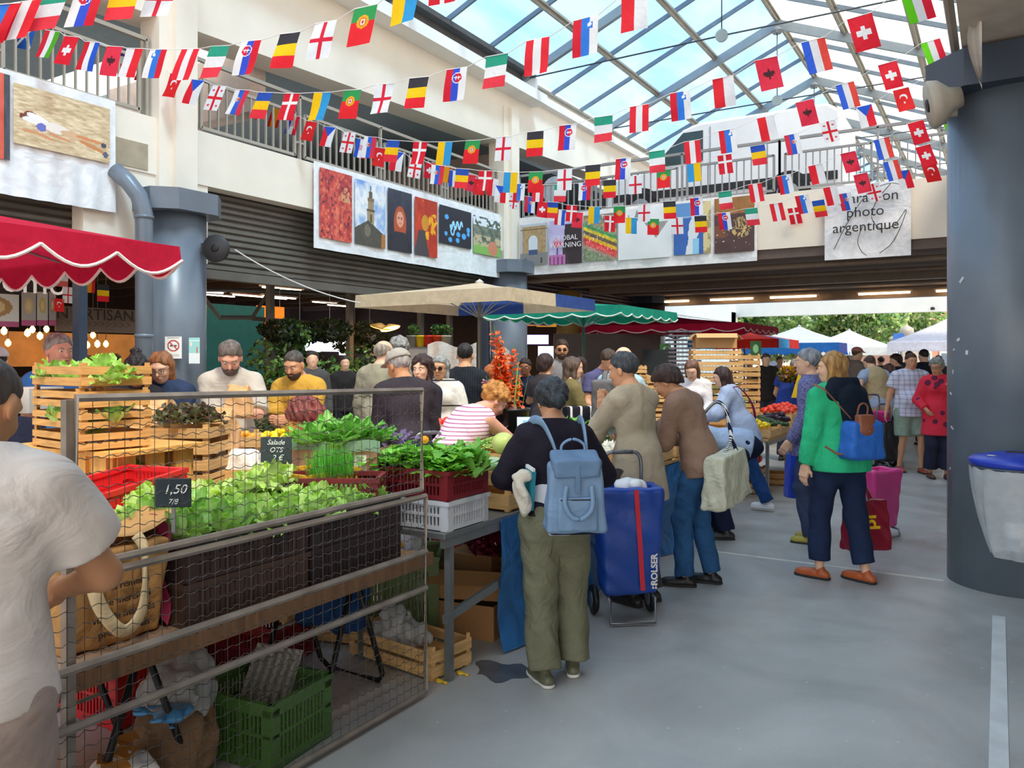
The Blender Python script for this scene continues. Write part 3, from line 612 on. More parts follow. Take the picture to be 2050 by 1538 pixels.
def fn_flyer(u, v):
    c = np.ones(u.shape+(3,))*C('9fd6d2'); c[(v > .6)] = C('e9eeee'); c[(np.hypot(u-.2, (v-.25)) < .1)] = C('e9e4d4'); c[(np.abs(u-.75) < .05) & (v > .35) & (v < .6)] = C('cf5b3a'); c[(v > .1) & (v < .14)] = C('dfeeee'); return c
notice('no_smoking_sign', 'white no-smoking notice with red circle stuck on the left column', 347, 696, 34, 44, fn_nosmoke)
notice('flyer', 'torn turquoise flyer stuck at the right side of the left column', 389, 702, 22, 52, fn_flyer)
# ---------------------------------------------------------------- glass roof
E, RG, XR = 7.85, 9.75, -4.5
def zr(x): return E+(RG-E)*(1-abs(x-XR)/4.5)
gm = bpy.data.materials.new('blue_roof_glass'); gm.use_nodes = True; N = gm.node_tree.nodes; L = gm.node_tree.links
for n_ in list(N):
    if n_.type == 'BSDF_PRINCIPLED': N.remove(n_)
tb = N.new('ShaderNodeBsdfTransparent'); gl = N.new('ShaderNodeBsdfGlossy'); gl.inputs['Roughness'].default_value = .15; ms = N.new('ShaderNodeMixShader'); ms.inputs[0].default_value = .06
tn = N.new('ShaderNodeTexNoise'); tn.inputs['Scale'].default_value = .9; tn.inputs['Detail'].default_value = 7; tn.inputs['Distortion'].default_value = .3; mp = N.new('ShaderNodeMapping'); mp.inputs['Scale'].default_value = (1, .35, 1); tc = N.new('ShaderNodeTexCoord')
cr = N.new('ShaderNodeValToRGB'); cr.color_ramp.elements[0].position = .35; cr.color_ramp.elements[0].color = (.30, .55, .90, 1); cr.color_ramp.elements[1].position = .62; cr.color_ramp.elements[1].color = (.50, .75, .98, 1)
L.new(tc.outputs['Object'], mp.inputs[0]); L.new(mp.outputs[0], tn.inputs[0]); L.new(tn.outputs[0], cr.inputs[0]); L.new(cr.outputs[0], tb.inputs[0]); L.new(tb.outputs[0], ms.inputs[1]); L.new(gl.outputs[0], ms.inputs[2]); L.new(ms.outputs[0], N['Material Output'].inputs[0])
gm2 = gm.copy(); gm2.name = 'clear_roof_glass'
for n_ in gm2.node_tree.nodes:
    if n_.type == 'VALTORGB': n_.color_ramp.elements[0].color = (.86, .93, .96, 1); n_.color_ramp.elements[1].color = (1, 1, 1, 1)
g = MB(); g.add([(-9, 0, E+.1), (XR, 0, RG+.1), (XR, 44, RG+.1), (-9, 44, E+.1)], [(0, 1, 2, 3)]); struct('window_2', g, gm)
g = MB(); g.add([(0, 0, E+.1), (XR, 0, RG+.1), (XR, 44, RG+.1), (0, 44, E+.1)], [(0, 1, 2, 3)]); struct('window_3', g, gm2)
for x in (-9, -7.5, -6, -4.5, -3, -1.5, 0):
    z = zr(x)
    pr = MB(); pr.box((x, 22, z-.02), (.15, 44, .05)); pr.box((x, 22, z-.06), (.05, 44, .10)); mk('roof_purlin', pr, mat('purlin_warm', 'a59c8d', rough=.4, metal=.3), label='long warm grey purlin running the length of the glass roof', cat='roof beam', group='roof purlins')
YM = [1.7+4.45*k for k in range(10)]
for i, y in enumerate(YM):
    big = MB()
    for sx in (-1, 1): big.add([(XR, y-.05, RG-.05), (XR, y+.05, RG-.05), (XR+sx*4.5, y+.05, E-.05), (XR+sx*4.5, y-.05, E-.05), (XR, y-.05, RG-.28), (XR, y+.05, RG-.28), (XR+sx*4.5, y+.05, E-.22), (XR+sx*4.5, y-.05, E-.22)], [(0,1,2,3),(4,7,6,5),(0,4,5,1),(1,5,6,2),(2,6,7,3),(3,7,4,0)])
    t = thing('roof_truss', f'steel roof truss with tie rod and disc, {["near camera overhead","in front of the bridge","first","just before the bridge","over the bridge railing","behind the bridge","farther","far","farther still","farthest"][i]}', 'truss', (0, 0, 0))
    mk('rafter', big, M['steel'], t)
    rd = MB(); rd.tube([(-9, y, E-.1), (XR, y, E-.07), (0, y, E-.1)], .016, 6); rd.tube([(XR, y, RG-.2), (XR, y, E-.07)], .012, 6); mk('tie_rod', rd, mat('rod_dark', '50555a', metal=.5), t, True)
    dk = MB(); dk.lathe([(.0, -.03), (.12, -.03), (.12, .03), (0, .03)], (XR, y, E-.07), 18, Rx(pi/2)); mk('tie_disc', dk, mat('disc_grey', '8b9696', rough=.4), t)
    kn = MB(); kn.lathe([(.10, -.06), (.14, .0), (.05, .10)], (XR, y, RG-.32), 12); mk('ridge_node', kn, M['steel'], t)
for k in range(30):
    y = 1.7+4.45/3*k
    if k % 3 == 0: continue
    mi = MB()
    for sx in (-1, 1): mi.add([(XR, y-.025, RG+.05), (XR, y+.025, RG+.05), (XR+sx*4.5, y+.025, E+.05), (XR+sx*4.5, y-.025, E+.05), (XR, y-.025, RG-.05), (XR, y+.025, RG-.05), (XR+sx*4.5, y+.025, E-.05), (XR+sx*4.5, y-.025, E-.05)], [(0,1,2,3),(4,7,6,5),(0,4,5,1),(1,5,6,2),(2,6,7,3),(3,7,4,0)])
    mk('glazing_bar', mi, mat('bar_steel', '6f7b86', rough=.4, metal=.3), label='thin steel glazing bar sloping between the roof panes', cat='roof beam', group='glazing bars')
# ---------------------------------------------------------------- world, sun, camera
wd = bpy.data.worlds.new('sky'); SC.world = wd; wd.use_nodes = True; N = wd.node_tree.nodes; L = wd.node_tree.links; bg = N['Background']
tc = N.new('ShaderNodeTexCoord'); sp = N.new('ShaderNodeSeparateXYZ'); L.new(tc.outputs['Generated'], sp.inputs[0])
cr = N.new('ShaderNodeValToRGB'); e = cr.color_ramp.elements; e[0].position = .02; e[0].color = (1, 1, 1, 1); e[1].position = .75; e[1].color = (.50, .74, 1, 1)
L.new(sp.outputs[2], cr.inputs[0])
tn = N.new('ShaderNodeTexNoise'); tn.inputs['Scale'].default_value = 3.5; tn.inputs['Detail'].default_value = 8; L.new(tc.outputs['Generated'], tn.inputs[0])
c2 = N.new('ShaderNodeValToRGB'); c2.color_ramp.elements[0].position = .48; c2.color_ramp.elements[1].position = .75; L.new(tn.outputs[0], c2.inputs[0])
mx = N.new('ShaderNodeMix'); mx.data_type = 'RGBA'; mx.inputs[7].default_value = (1, 1, 1, 1); L.new(cr.outputs[0], mx.inputs[6]); L.new(c2.outputs[0], mx.inputs[0]); L.new(mx.outputs[2], bg.inputs[0]); bg.inputs[1].default_value = 1.55
sl = bpy.data.lights.new('sun', 'SUN'); sl.energy = 3.2; sl.angle = radians(14); sl.color = (1, .95, .86); so = bpy.data.objects.new('sun', sl); COL.objects.link(so)
so.rotation_euler = Vector((-.52, .25, -.95)).to_track_quat('-Z', 'Y').to_euler()
def area(name, p, size, e, col=(1, 1, 1), rot=(0, 0, 0), sy=None):
    l = bpy.data.lights.new(name, 'AREA'); l.energy = e; l.size = size; l.color = col
    if sy: l.shape = 'RECTANGLE'; l.size_y = sy
    o = bpy.data.objects.new(name, l); COL.objects.link(o); o.location = p; o.rotation_euler = rot; return o
cd = bpy.data.cameras.new('camera'); co = bpy.data.objects.new('camera', cd); COL.objects.link(co); co.location = (0, 0, CZ); co.rotation_euler = (pi/2, 0, YAW)
cd.sensor_width = 36; cd.lens = F/2050*36; cd.shift_y = -(769-HY)/2050; cd.clip_end = 300; SC.camera = co
SC.view_settings.view_transform = 'Standard'; SC.view_settings.look = 'None'; SC.view_settings.exposure = 0.0
# ================================================================ FLAGS
def stripes(kind, cols):
    def f(u, v):
        q = u if kind == 'V' else v; i = np.minimum((q*len(cols)).astype(int), len(cols)-1); return np.array([C(c) for c in cols])[i]
    return f
def disc(c, u, v, x, y, r, col, asp=1.45): c[np.hypot(u-x, (v-y)*asp) < r] = C(col)
def cross(c, u, v, x, y, w, col, asp=1.45): c[(np.abs(u-x) < w) | (np.abs(v-y)*asp < w)] = C(col)
R_, B_, W_, Y_, G_, K_ = 'e0142f', '1757d0', 'f2f2f4', 'ffc90f', '159a5b', '26262a'
def _slv(u, v): c = stripes('V', [W_, '1f7ae0', R_])(u, v); c[(np.abs(u-.36) < .14) & (np.abs(v-.22) < .09)] = C('2b7fe0'); disc(c, u, v, .34, .2, .08, 'f4f6fa'); return c
def _svk(u, v): c = stripes('V', [W_, '2b50d6', R_])(u, v); disc(c, u, v, .42, .3, .25, 'f4f6fa'); disc(c, u, v, .42, .3, .21, 'e0143f'); c[(np.hypot(u-.42, (v-.3)*1.45) < .21) & (u > .52)] = C('2b50d6'); c[(np.abs(v-.3) < .015) & (np.abs(u-.42) < .15)] = C(W_); c[(np.abs(np.abs(u-.42)-.05) < .02) & (np.abs(v-.3) < .05)] = C(W_); return c
def _srb(u, v): c = stripes('V', [W_, '1f62d6', 'e0304a'])(u, v); disc(c, u, v, .4, .38, .15, 'd9c6c0'); disc(c, u, v, .48, .38, .09, 'd8584a'); return c
def _hrv(u, v): c = stripes('V', ['1757d0', W_, R_])(u, v); m = (np.abs(u-.5) < .17) & (np.abs(v-.45) < .14); c[m] = C(W_); c[m & (((u*18).astype(int)+(v*27).astype(int)) % 2 == 0)] = C(R_); return c
def _prt(u, v): c = np.where((v < .4)[..., None], C('1f9a52'), C('ef1d2b')); disc(c, u, v, .5, .4, .25, 'f0b020'); disc(c, u, v, .5, .4, .18, 'e88a30'); c[(np.abs(u-.5) < .1) & (np.abs(v-.4) < .07)] = C('f6efe4'); c[(np.abs(u-.5) < .06) & (np.abs(v-.4) < .045)] = C('c8343c'); return c
def _eng(u, v): c = np.ones(u.shape+(3,))*C('e9eef3'); cross(c, u, v, .5, .5, .075, 'e01a3c'); return c
def _dnk(u, v): c = np.ones(u.shape+(3,))*C(R_); cross(c, u, v, .5, .36, .085, W_); return c
def _geo(u, v):
    c = np.ones(u.shape+(3,))*C('f1f1f3'); cross(c, u, v, .5, .5, .085, 'e8202e')
    for x in (.22, .78):
        for y in (.2, .8): c[((np.abs(u-x) < .03) & (np.abs(v-y) < .06)) | ((np.abs(u-x) < .09) & (np.abs(v-y) < .02))] = C('e8405a')
    return c
def _che(u, v): c = np.ones(u.shape+(3,))*C('ee1a34'); c[((np.abs(u-.5) < .1) & (np.abs(v-.5) < .2)) | ((np.abs(u-.5) < .3) & (np.abs(v-.5) < .07))] = C('f4f4f6'); return c
def _tur(u, v): c = np.ones(u.shape+(3,))*C('ec2024'); disc(c, u, v, .48, .4, .23, 'f4f4f6'); disc(c, u, v, .51, .46, .19, 'ec2024'); disc(c, u, v, .5, .62, .06, 'f4f4f6'); return c
def _alb(u, v): c = np.ones(u.shape+(3,))*C('f0304c'); m = ((np.abs(u-.5) < .06) & (np.abs(v-.5) < .17)) | ((np.abs(v-.47) < .05) & (np.abs(u-.5) < .24)) | ((np.abs(v-.55) < .02) & (np.abs(u-.5) < .18)); c[m] = C('4a2028'); return c
def _cze(u, v): c = np.where((u < .5)[..., None], C('f01c34'), C('f2f2f4')); c[np.abs(u-.5) < .5*(1-v*2)] = C('1757d0'); return c
def _sco(u, v): c = np.ones(u.shape+(3,))*C('1a5db8'); c[(np.abs(u-v) < .09) | (np.abs(u-(1-v)) < .09)] = C('f2f2f4'); return c
def _esp(u, v): return np.array([C('d3202a'), C('f6a01a'), C('f6a01a'), C('d3202a')])[np.minimum((u*4).astype(int), 3)]
FL = dict(slovenian=_slv, slovak=_svk, serbian=_srb, croatian=_hrv, portuguese=_prt, english=_eng, danish=_dnk, georgian=_geo, swiss=_che, turkish=_tur, albanian=_alb, czech=_cze, scottish=_sco, spanish=_esp,
  austrian=stripes('V', ['ef2436', 'f0f0f2', 'ef2436']), italian=stripes('H', ['13a184', 'eef0f2', 'f0384a']), hungarian=stripes('V', ['e02338', 'f0f0f2', '4fae28']), dutch=stripes('V', ['e01a30', 'f4f4f4', '1757d0']),
  french=stripes('H', ['3a3aa8', 'eeeef2', 'e86a6a']), polish=stripes('V', ['eeeef2', 'ee2030']), belgian=stripes('H', ['33323a', 'fbcf14', 'ee1c30']), romanian=stripes('H', ['1c4fb4', 'fbc713', 'ee3040']), ukrainian=stripes('V', ['fbc80c', '1a9bdc']),
  frenchv=stripes('V', ['2a62e0', 'eeeef2', 'f04a40']), hungarianv=stripes('V', ['66dc1e', 'eeeef2', 'f0203c']))
NM = dict(slovenian='Slovenian', slovak='Slovak', serbian='Serbian', croatian='Croatian', portuguese='Portuguese', english='English', danish='Danish', georgian='Georgian', swiss='Swiss', turkish='Turkish', albanian='Albanian', czech='Czech', scottish='Scottish', spanish='Spanish', austrian='Austrian', italian='Italian', hungarian='Hungarian', dutch='Dutch', french='French', polish='Polish', belgian='Belgian', romanian='Romanian', ukrainian='Ukrainian', frenchv='French', hungarianv='Hungarian')
flagm = attr_mat('flag_cloth', rough=.7, trans=.42, bump=.2); cordm = mat('white_cord', 'e6e6e6')
AB = dict(SI='slovenian', SK='slovak', RS='serbian', HR='croatian', PT='portuguese', EN='english', DK='danish', GE='georgian', CH='swiss', TR='turkish', AL='albanian', CZ='czech', SC='scottish', ES='spanish', AT='austrian', IT='italian', HU='hungarian', NL='dutch', FR='french', PL='polish', BE='belgian', RO='romanian', UA='ukrainian', FV='frenchv', HV='hungarianv')
def slant(px): return float(np.interp(px, [0, 120, 250, 400, 560, 800, 1000, 1200, 1400, 1560, 1750, 1900], [-.45, -.38, -.25, -.42, -.3, -.16, -.09, -.05, .06, .22, .3, .4]))
def bunting(rowname, items, extend=(0, 0)):
    items = [dict(x=i[0], y=i[1], h=i[2], c=AB[i[3].strip('~')], m='~' in i[3]) for i in items]
    xs = np.array([i['x'] for i in items], float); hs = np.array([i['h'] for i in items], float)
    a = np.polyfit(xs, hs, 1) if len(items) > 2 else (0, hs.mean())
    dep = lambda x: 480.0/max(a[0]*x+a[1], 31)
    cord = []
    ys = [i['y'] for i in items]
    def P(x, y): return W(x, y, dep(x))
    if extend[0]: x = xs[0]-extend[0]; cord.append(P(x, ys[0]+(ys[0]-ys[1])/(xs[0]-xs[1]+1e-6)*(x-xs[0])))
    for k, i in enumerate(items):
        p = P(i['x'], i['y']); j = min(k+1, len(items)-1); l = max(k-1, 0)
        q0, q1 = P(xs[l], ys[l]), P(xs[j], ys[j]); t = (q1-q0).normalized(); Hh = .285*dep(i['x'])/480*i['h']*.5+.285*.5; wd = .2
        right = Vector((RX, RY, 0))
        t = (t*.55+right*.45).normalized(); A = p-t*wd/2; cord += [A, p+t*wd/2]
        s = slant(i['x'])+random.uniform(-.03, .03); down = Vector((0, 0, -1))*Hh+right*(s*Hh)
        ph = random.uniform(0, 6); am = random.uniform(.004, .014)
        f = FL[i['c']]; mirror = i['m'] ^ (i['x'] > 900)
        if i['c'] in ('frenchv', 'hungarianv'): mirror = False
        fn = (lambda u, v, f=f: f(1-u, v)) if mirror else f
        pc = [NM[items[q]['c']] for q in (k-1, k+1) if 0 <= q < len(items)]
        lab = f"{NM[i['c']]} flag in the {rowname}, " + (f"between {pc[0]} and {pc[1]} flags" if len(pc) == 2 else f"at its {'left' if k == 0 else 'right'} end")
        painted('flag', A, t*wd, down, 24, 36, fn, m=flagm, disp=lambda u, v, ph=ph, am=am: am*sin(ph+4*v+2.2*u)*(.3+v), label=lab, cat='flag', group='small national flags of '+rowname)
    if extend[1]: x = xs[-1]+extend[1]; cord.append(P(x, ys[-1]+(ys[-1]-ys[-2])/(xs[-1]-xs[-2]+1e-6)*(x-xs[-1])))
    m = MB(); m.tube(cord, .0035, 5); mk('bunting_cord', m, cordm, label='thin white cord carrying the flags of the '+rowname, cat='cord')
bunting('topmost row', [(10, 8, 84, 'SI'), (55, 2, 78, 'AT'), (112, -18, 82, 'IT'), (183, -28, 90, 'SK'), (256, -38, 84, 'RO'), (332, -38, 70, 'EN')], (60, 60))
bunting('second row', [(64, 44, 56, 'SC'), (106, 62, 56, 'HU'), (144, 73, 60, 'CH'), (185, 84, 62, 'NL'), (230, 93, 62, 'AL'), (270, 97, 60, 'PL'), (318, 99, 56, 'SI'), (382, 98, 64, 'AT'), (441, 92, 66, 'IT'), (504, 82, 70, 'SK'), (581, 66, 74, 'BE'), (653, 44, 78, 'EN'), (733, 13, 84, 'PT'), (815, -30, 80, 'UA'), (892, -72, 82, 'DK')], (60, 0))
bunting('third row', [(253, 99, 46, 'FR'), (292, 118, 48, 'ES'), (322, 136, 48, 'HR'), (354, 148, 50, 'TR'), (397, 160, 50, 'CZ'), (440, 172, 50, 'GE'), (485, 180, 52, 'RS'), (532, 185, 55, 'RO'), (585, 187, 57, 'DK'), (646, 185, 60, 'UA'), (706, 180, 60, 'PT'), (770, 168, 62, 'EN'), (839, 155, 64, 'BE'), (915, 137, 67, 'SK'), (995, 110, 68, 'IT'), (1077, 78, 74, 'AT'), (1173, 36, 80, 'SI'), (1270, -16, 84, 'PL')], (60, 60))
bunting('fourth row', [(520, 203, 38, 'CH'), (556, 217, 40, 'ES'), (590, 232, 38, 'HR'), (624, 243, 40, 'TR'), (661, 254, 42, 'CZ'), (701, 265, 43, 'GE'), (742, 274, 45, 'RS'), (788, 281, 46, 'RO'), (842, 284, 49, 'DK'), (892, 284, 50, 'UA'), (947, 281, 49, 'PT'), (1009, 274, 50, 'EN'), (1072, 263, 52, 'BE'), (1137, 250, 53, 'SK'), (1208, 233, 52, 'IT'), (1280, 211, 54, 'AT'), (1361, 184, 58, 'SI'), (1447, 155, 62, 'PL'), (1533, 117, 66, 'AL'), (1627, 80, 68, 'FV'), (1720, 32, 72, 'CH'), (1826, -28, 74, 'HV')], (60, 60))
bunting('fifth row', [(726, 279, 40, 'HR'), (762, 296, 40, 'TR'), (797, 304, 41, 'CZ'), (834, 318, 40, 'GE'), (877, 331, 40, 'RS'), (926, 338, 41, 'RO'), (972, 342, 43, 'DK'), (1023, 345, 43, 'UA'), (1073, 344, 44, 'PT'), (1131, 339, 44, 'EN'), (1187, 330, 44, 'BE'), (1248, 317, 44, 'SK'), (1315, 302, 45, 'IT'), (1385, 282, 47, 'AT'), (1455, 260, 48, 'SI'), (1532, 234, 49, 'PL'), (1610, 202, 50, 'AL'), (1691, 167, 52, 'FV'), (1776, 126, 54, 'CH'), (1862, 82, 56, 'HV')], (60, 60))
bunting('sixth row', [(862, 326, 32, 'CH'), (895, 334, 33, 'ES'), (911, 342, 34, 'NL'), (945, 350, 36, 'AL'), (962, 358, 34, 'TR'), (988, 358, 36, 'PL'), (1003, 372, 36, 'CZ'), (1040, 368, 36, 'SI'), (1078, 370, 36, 'AT'), (1122, 369, 37, 'IT'), (1171, 366, 37, 'SK~'), (1221, 360, 38, 'BE'), (1272, 352, 38, 'EN'), (1328, 340, 38, 'PT'), (1388, 326, 40, 'UA'), (1450, 310, 40, 'DK'), (1516, 291, 41, 'RO'), (1584, 269, 42, 'RS'), (1656, 243, 43, 'GE'), (1729, 212, 44, 'CZ'), (1803, 178, 46, 'TR'), (1880, 146, 46, 'HR')], (0, 50))
bunting('seventh row', [(1030, 388, 32, 'GE'), (1062, 394, 34, 'RS'), (1087, 404, 33, 'CH'), (1107, 405, 34, 'RO'), (1145, 411, 35, 'DK'), (1190, 414, 36, 'UA~'), (1240, 413, 36, 'PT'), (1290, 409, 37, 'EN'), (1340, 403, 37, 'BE'), (1394, 396, 37, 'SK'), (1451, 383, 37, 'IT'), (1511, 368, 37, 'AT'), (1569, 351, 38, 'SI'), (1632, 330, 39, 'PL'), (1697, 305, 41, 'AL'), (1764, 277, 43, 'FV'), (1832, 244, 46, 'CH'), (1893, 214, 48, 'HV')], (0, 30))
bunting('eighth row', [(1122, 420, 33, 'NL~'), (1157, 425, 33, 'AL'), (1222, 432, 34, 'DK'), (1264, 436, 34, 'UA~'), (1308, 438, 34, 'PT'), (1355, 436, 34, 'EN'), (1402, 432, 35, 'BE'), (1449, 426, 35, 'SK'), (1503, 417, 35, 'IT'), (1553, 407, 37, 'AT'), (1604, 391, 38, 'SI'), (1661, 374, 38, 'PL'), (1722, 348, 40, 'AL'), (1782, 322, 41, 'FV'), (1847, 292, 42, 'CH')], (0, 50))
bunting('ninth and lowest row', [(1395, 440, 31, 'BE'), (1448, 453, 30, 'EN'), (1491, 437, 32, 'PT'), (1539, 430, 33, 'UA'), (1588, 416, 34, 'DK'), (1637, 401, 35, 'RO'), (1690, 387, 36, 'RS'), (1746, 368, 37, 'GE'), (1806, 342, 37, 'CZ'), (1858, 326, 40, 'TR')], (0, 40))
# interior flags by the coffee stand
for px, py, w_, h_, c, l in ((124, 556, 26, 34, 'french', 'French flag hanging inside left of the downpipe, nearest the coffee sign'), (137, 590, 22, 32, 'english', 'English flag inside, above the bread shop lettering, left one'), (161, 602, 22, 28, 'english', 'English flag inside, above the bread shop lettering, tilted right one'), (179, 566, 24, 38, 'spanish', 'Spanish flag hanging inside the dark coffee shop'), (207, 586, 24, 34, 'belgian', 'Belgian flag hanging inside next to the downpipe'), (119, 610, 20, 26, 'turkish', 'small red flag inside below the French one')):
    d = 9.9; A = W(px-w_/2, py-h_/2, d); painted('flag', A, W(px+w_/2, py-h_/2+2, d)-A, W(px-w_/2-1, py+h_/2, d)-A, 18, 24, FL[c], m=flagm, label=l, cat='flag', group='flags inside the coffee stand')
# ================================================================ PRINTED BANNERS
def mixc(a, b, t): return a*(1-t[..., None])+b*t[..., None]
def base(u, c): return np.ones(u.shape+(3,))*C(c)
def p_beach(u, v):
    n = vnoise(u, v*2.2, 14, 3); c = mixc(C('b99a72'), C('efd9b4'), np.clip(n*1.5-.2, 0, 1))
    def e(x, y, a, b_, col, th=0):
        X, Y = u-x, v-y; X, Y = X*cos(th)+Y*sin(th), -X*sin(th)+Y*cos(th); c[(X/a)**2+(Y/b_)**2 < 1] = C(col)
    e(.16, .47, .06, .06, '8a4a38', .3); e(.12, .52, .07, .05, '7a3a2c'); e(.25, .52, .14, .06, 'f6f2ee', .5); e(.2, .56, .12, .05, 'efe9e4', .1); e(.42, .6, .14, .085, 'efe2d6', .15); e(.27, .64, .05, .07, '6a70b8')
    e(.62, .66, .16, .065, 'd9b088', .2); e(.78, .66, .16, .03, 'd58a58', .12); e(.80, .77, .16, .035, 'cf8452', .42); e(.93, .7, .03, .05, '4a4658'); e(.95, .86, .03, .06, '5a5a70'); e(.3, .78, .12, .022, 'd89064', .35); e(.15, .75, .07, .03, 'd59468'); e(.45, .74, .13, .022, 'd89064', .3)
    return c
def p_red(u, v):
    n = vnoise(u, v, 9, 5, 4); n2 = vnoise(u, v, 22, 8, 2); c = mixc(C('8a2030'), C('ff6a50'), n); c = mixc(c, C('f6a070'), np.clip(n2*2.2-1.2, 0, 1)); c[(n2 < .28)] = C('5a3038'); c[(np.abs(u-.8) < .14) & (v > .2) & (v < .42) & (n > .35)] = C('d89a70'); return c
def p_tower(u, v):
    n = vnoise(u, v, 5, 11, 4); c = mixc(C('7fa6dc'), C('f4f2f0'), np.clip(n*2.2-.5, 0, 1)); s = vnoise(u, v, 25, 2, 2)*.12
    def bx(x0, x1, y0, y1, col): m = (u > x0) & (u < x1) & (v > y0) & (v < y1); c[m] = C(col)
    bx(.485, .515, .06, .2, '4a4440'); bx(.44, .56, .14, .24, '6a5c50'); bx(.4, .62, .24, .3, '8c7860'); bx(.42, .6, .3, .42, 'a89070'); bx(.37, .64, .42, .46, '6a5a48'); bx(.39, .62, .46, .7, 'b09a78'); bx(.48, .54, .5, .62, '5a4c3c')
    m = v > .60+.35*np.abs(u-.42); c[m] = C('5c564c'); c[(np.hypot(u-.4, v-.76) < .1)] = C('7e7364'); bx(.86, 1, .78, 1, 'b87844'); return c-s[..., None]*.6
def p_woman(u, v):
    c = mixc(C('3a3c4a'), C('23232c'), v); n = vnoise(u, v, 10, 4); c = c+(n[..., None]-.5)*.08
    c[(np.abs(u-.5) < .26*np.sqrt(np.clip(1-((v-.55)/.3)**2, 0, 1)))] = C('b8502e'); c[((u-.5)/.15)**2+((v-.47)/.13)**2 < 1] = C('e79a80'); c[(v > .68) & (np.abs(u-.5) < .2+.6*(v-.66))] = C('2e2b33'); c[(np.abs(v-.45) < .012) & (np.abs(np.abs(u-.5)-.06) < .03)] = C('7a4038'); c[(np.abs(v-.54) < .01) & (np.abs(u-.5) < .04)] = C('a8443c'); return c
def p_orange(u, v):
    n = vnoise(u, v, 6, 9, 4); c = mixc(C('9e2a1c'), C('ee4a24'), n); c[(n > .56) & (u > .35) & (v < .7)] = C('ffae20'); c[((u-.45)/.16)**2+((v-.42)/.14)**2 < 1] = C('d8902c'); c[(v > .56) & (np.abs(u-.3) < .1+.5*(v-.5))] = C('4c4346'); return c
def p_neon(u, v):
    c = base(u, '2b2a33')
    for x, y, r in ((.22, .28, .06), (.2, .72, .05), (.33, .86, .06), (.56, .84, .06), (.58, .68, .06), (.76, .7, .07), (.9, .5, .06), (.9, .62, .05)): c[np.hypot(u-x, (v-y)*.9) < r] = C('4aa8e8')
    for k in range(140):
        t_ = k/139; x = .33+.38*t_; y = .48+.10*sin(t_*19)-.06*t_; m = np.hypot(u-x, v-y) < .022; c[m] = C('9fdcff')
    for k in range(60): a = k/59*5; c[np.hypot(u-(.4+.05*cos(a)), v-(.58+.14*sin(a))) < .02] = C('8fd2fa')
    return c
def p_garden(u, v):
    n = vnoise(u, v, 12, 21, 3); c = mixc(C('3c4a40'), C('a8a890'), n); c[(v < .25) & (n > .45)] = C('e4e8ee'); c[v > .72] = C('86b85c'); c[(v > .5) & (n > .5) & (v < .8)] = C('c8b490'); c[((u-.7)/.18)**2+((v-.8)/.2)**2 < 1] = C('d88868'); return c
def p_arch(u, v):
    n = vnoise(u, v, 16, 31, 3); c = mixc(C('a08058'), C('d0b084'), n); c[v < .06] = C('c8ccd2'); c[(u < .08) | (u > .94)] = C('b8bcc2'); c[(v > .7)] = C('8e8a88'); c[(v > .12) & (v < .15)] = C('7c6444')
    m = (np.abs(u-.48) < .17) & (v > .42) & (v < .74); m |= np.hypot((u-.48), (v-.42)*1.2) < .17; c[m] = C('dfe4ea'); c[m & (v > .62)] = C('4a5c84'); c[(np.abs(u-.2) < .03) & (v > .82) & (v < .96)] = C('4a4444'); c[(np.abs(u-.78) < .03) & (v > .82) & (v < .96)] = C('4a4444'); return c
def p_wine(u, v):
    c = mixc(C('b8a8dc'), C('e4e0f0'), vnoise(u, v, 4, 41)); c[(u > .5-.1*v) & (v > .1)] = C('3a3034'); c[(u > .42) & (v > .5) & (u < .42+.35*(v-.4)) & (v > .62)] = C('4a3a3e')
    c[((u-.25)/.13)**2+((v-.5)/.1)**2 < 1] = C('e8a8c4'); c[(((u-.25)/.13)**2+((v-.52)/.09)**2 < 1) & (v > .5)] = C('ee5a6a'); c[(np.abs(u-.25) < .015) & (v > .6) & (v < .8)] = C('6a4a8c'); c[(v > .78) & (u < .5)] = C('c878b4'); c[(v > .82) & (u < .5) & ((u*16 % 2) < .8)] = C('8c4a80'); return c
def p_rainbow(u, v):
    w = v*1.3-u*.45+.1; cols = np.array([C(x) for x in ('8a8478', 'b89468', '88947c', '4c9a60', 'd8c040', '6a5c50', 'e0b030', 'd84848', 'e05858', 'a89080', '7c8c70')]); c = cols[np.clip((w*10).astype(int), 0, 10)]
    n = vnoise(u, v, 20, 51, 2); c = c*(.75+.5*n[..., None]); c[vnoise(u, v, 26, 5, 1) > .9] = C('f2e4e6'); return c
def p_pale(u, v):
    c = mixc(C('d4dae0'), C('f0f2f6'), vnoise(u, v, 3, 61, 2)); c[(np.abs(u-.36) < .06*np.clip((v-.02)/.2, 0, 1)) & (v < .24)] = C('8c8e94'); c[(np.abs(u-.2) < .04*np.clip((v-.1)/.15, 0, 1)) & (v < .24)] = C('9a9ca4'); m = (v > .3) & (v < .62) & (np.abs(u-.72)+(v-.3)*.7 < .22); c[m] = C('9c9a98'); return c
def p_blue(u, v):
    n = vnoise(u, v, 7, 71, 4); c = mixc(C('2a5aa8'), C('3a6cb8'), n); c[(v < .3) & (u < .5)] = C('5e92cc'); c[(np.abs(u-.55+.2*(v-.5)+.12*(n-.5)) < .13)] = C('d8dfe6'); c[(u > .8)] = C('a89870'); c[(u > .8) & (n > .5)] = C('d8c898'); c[(np.abs(u-.6) < .09) & (v > .7)] = C('8cc8e8'); return c
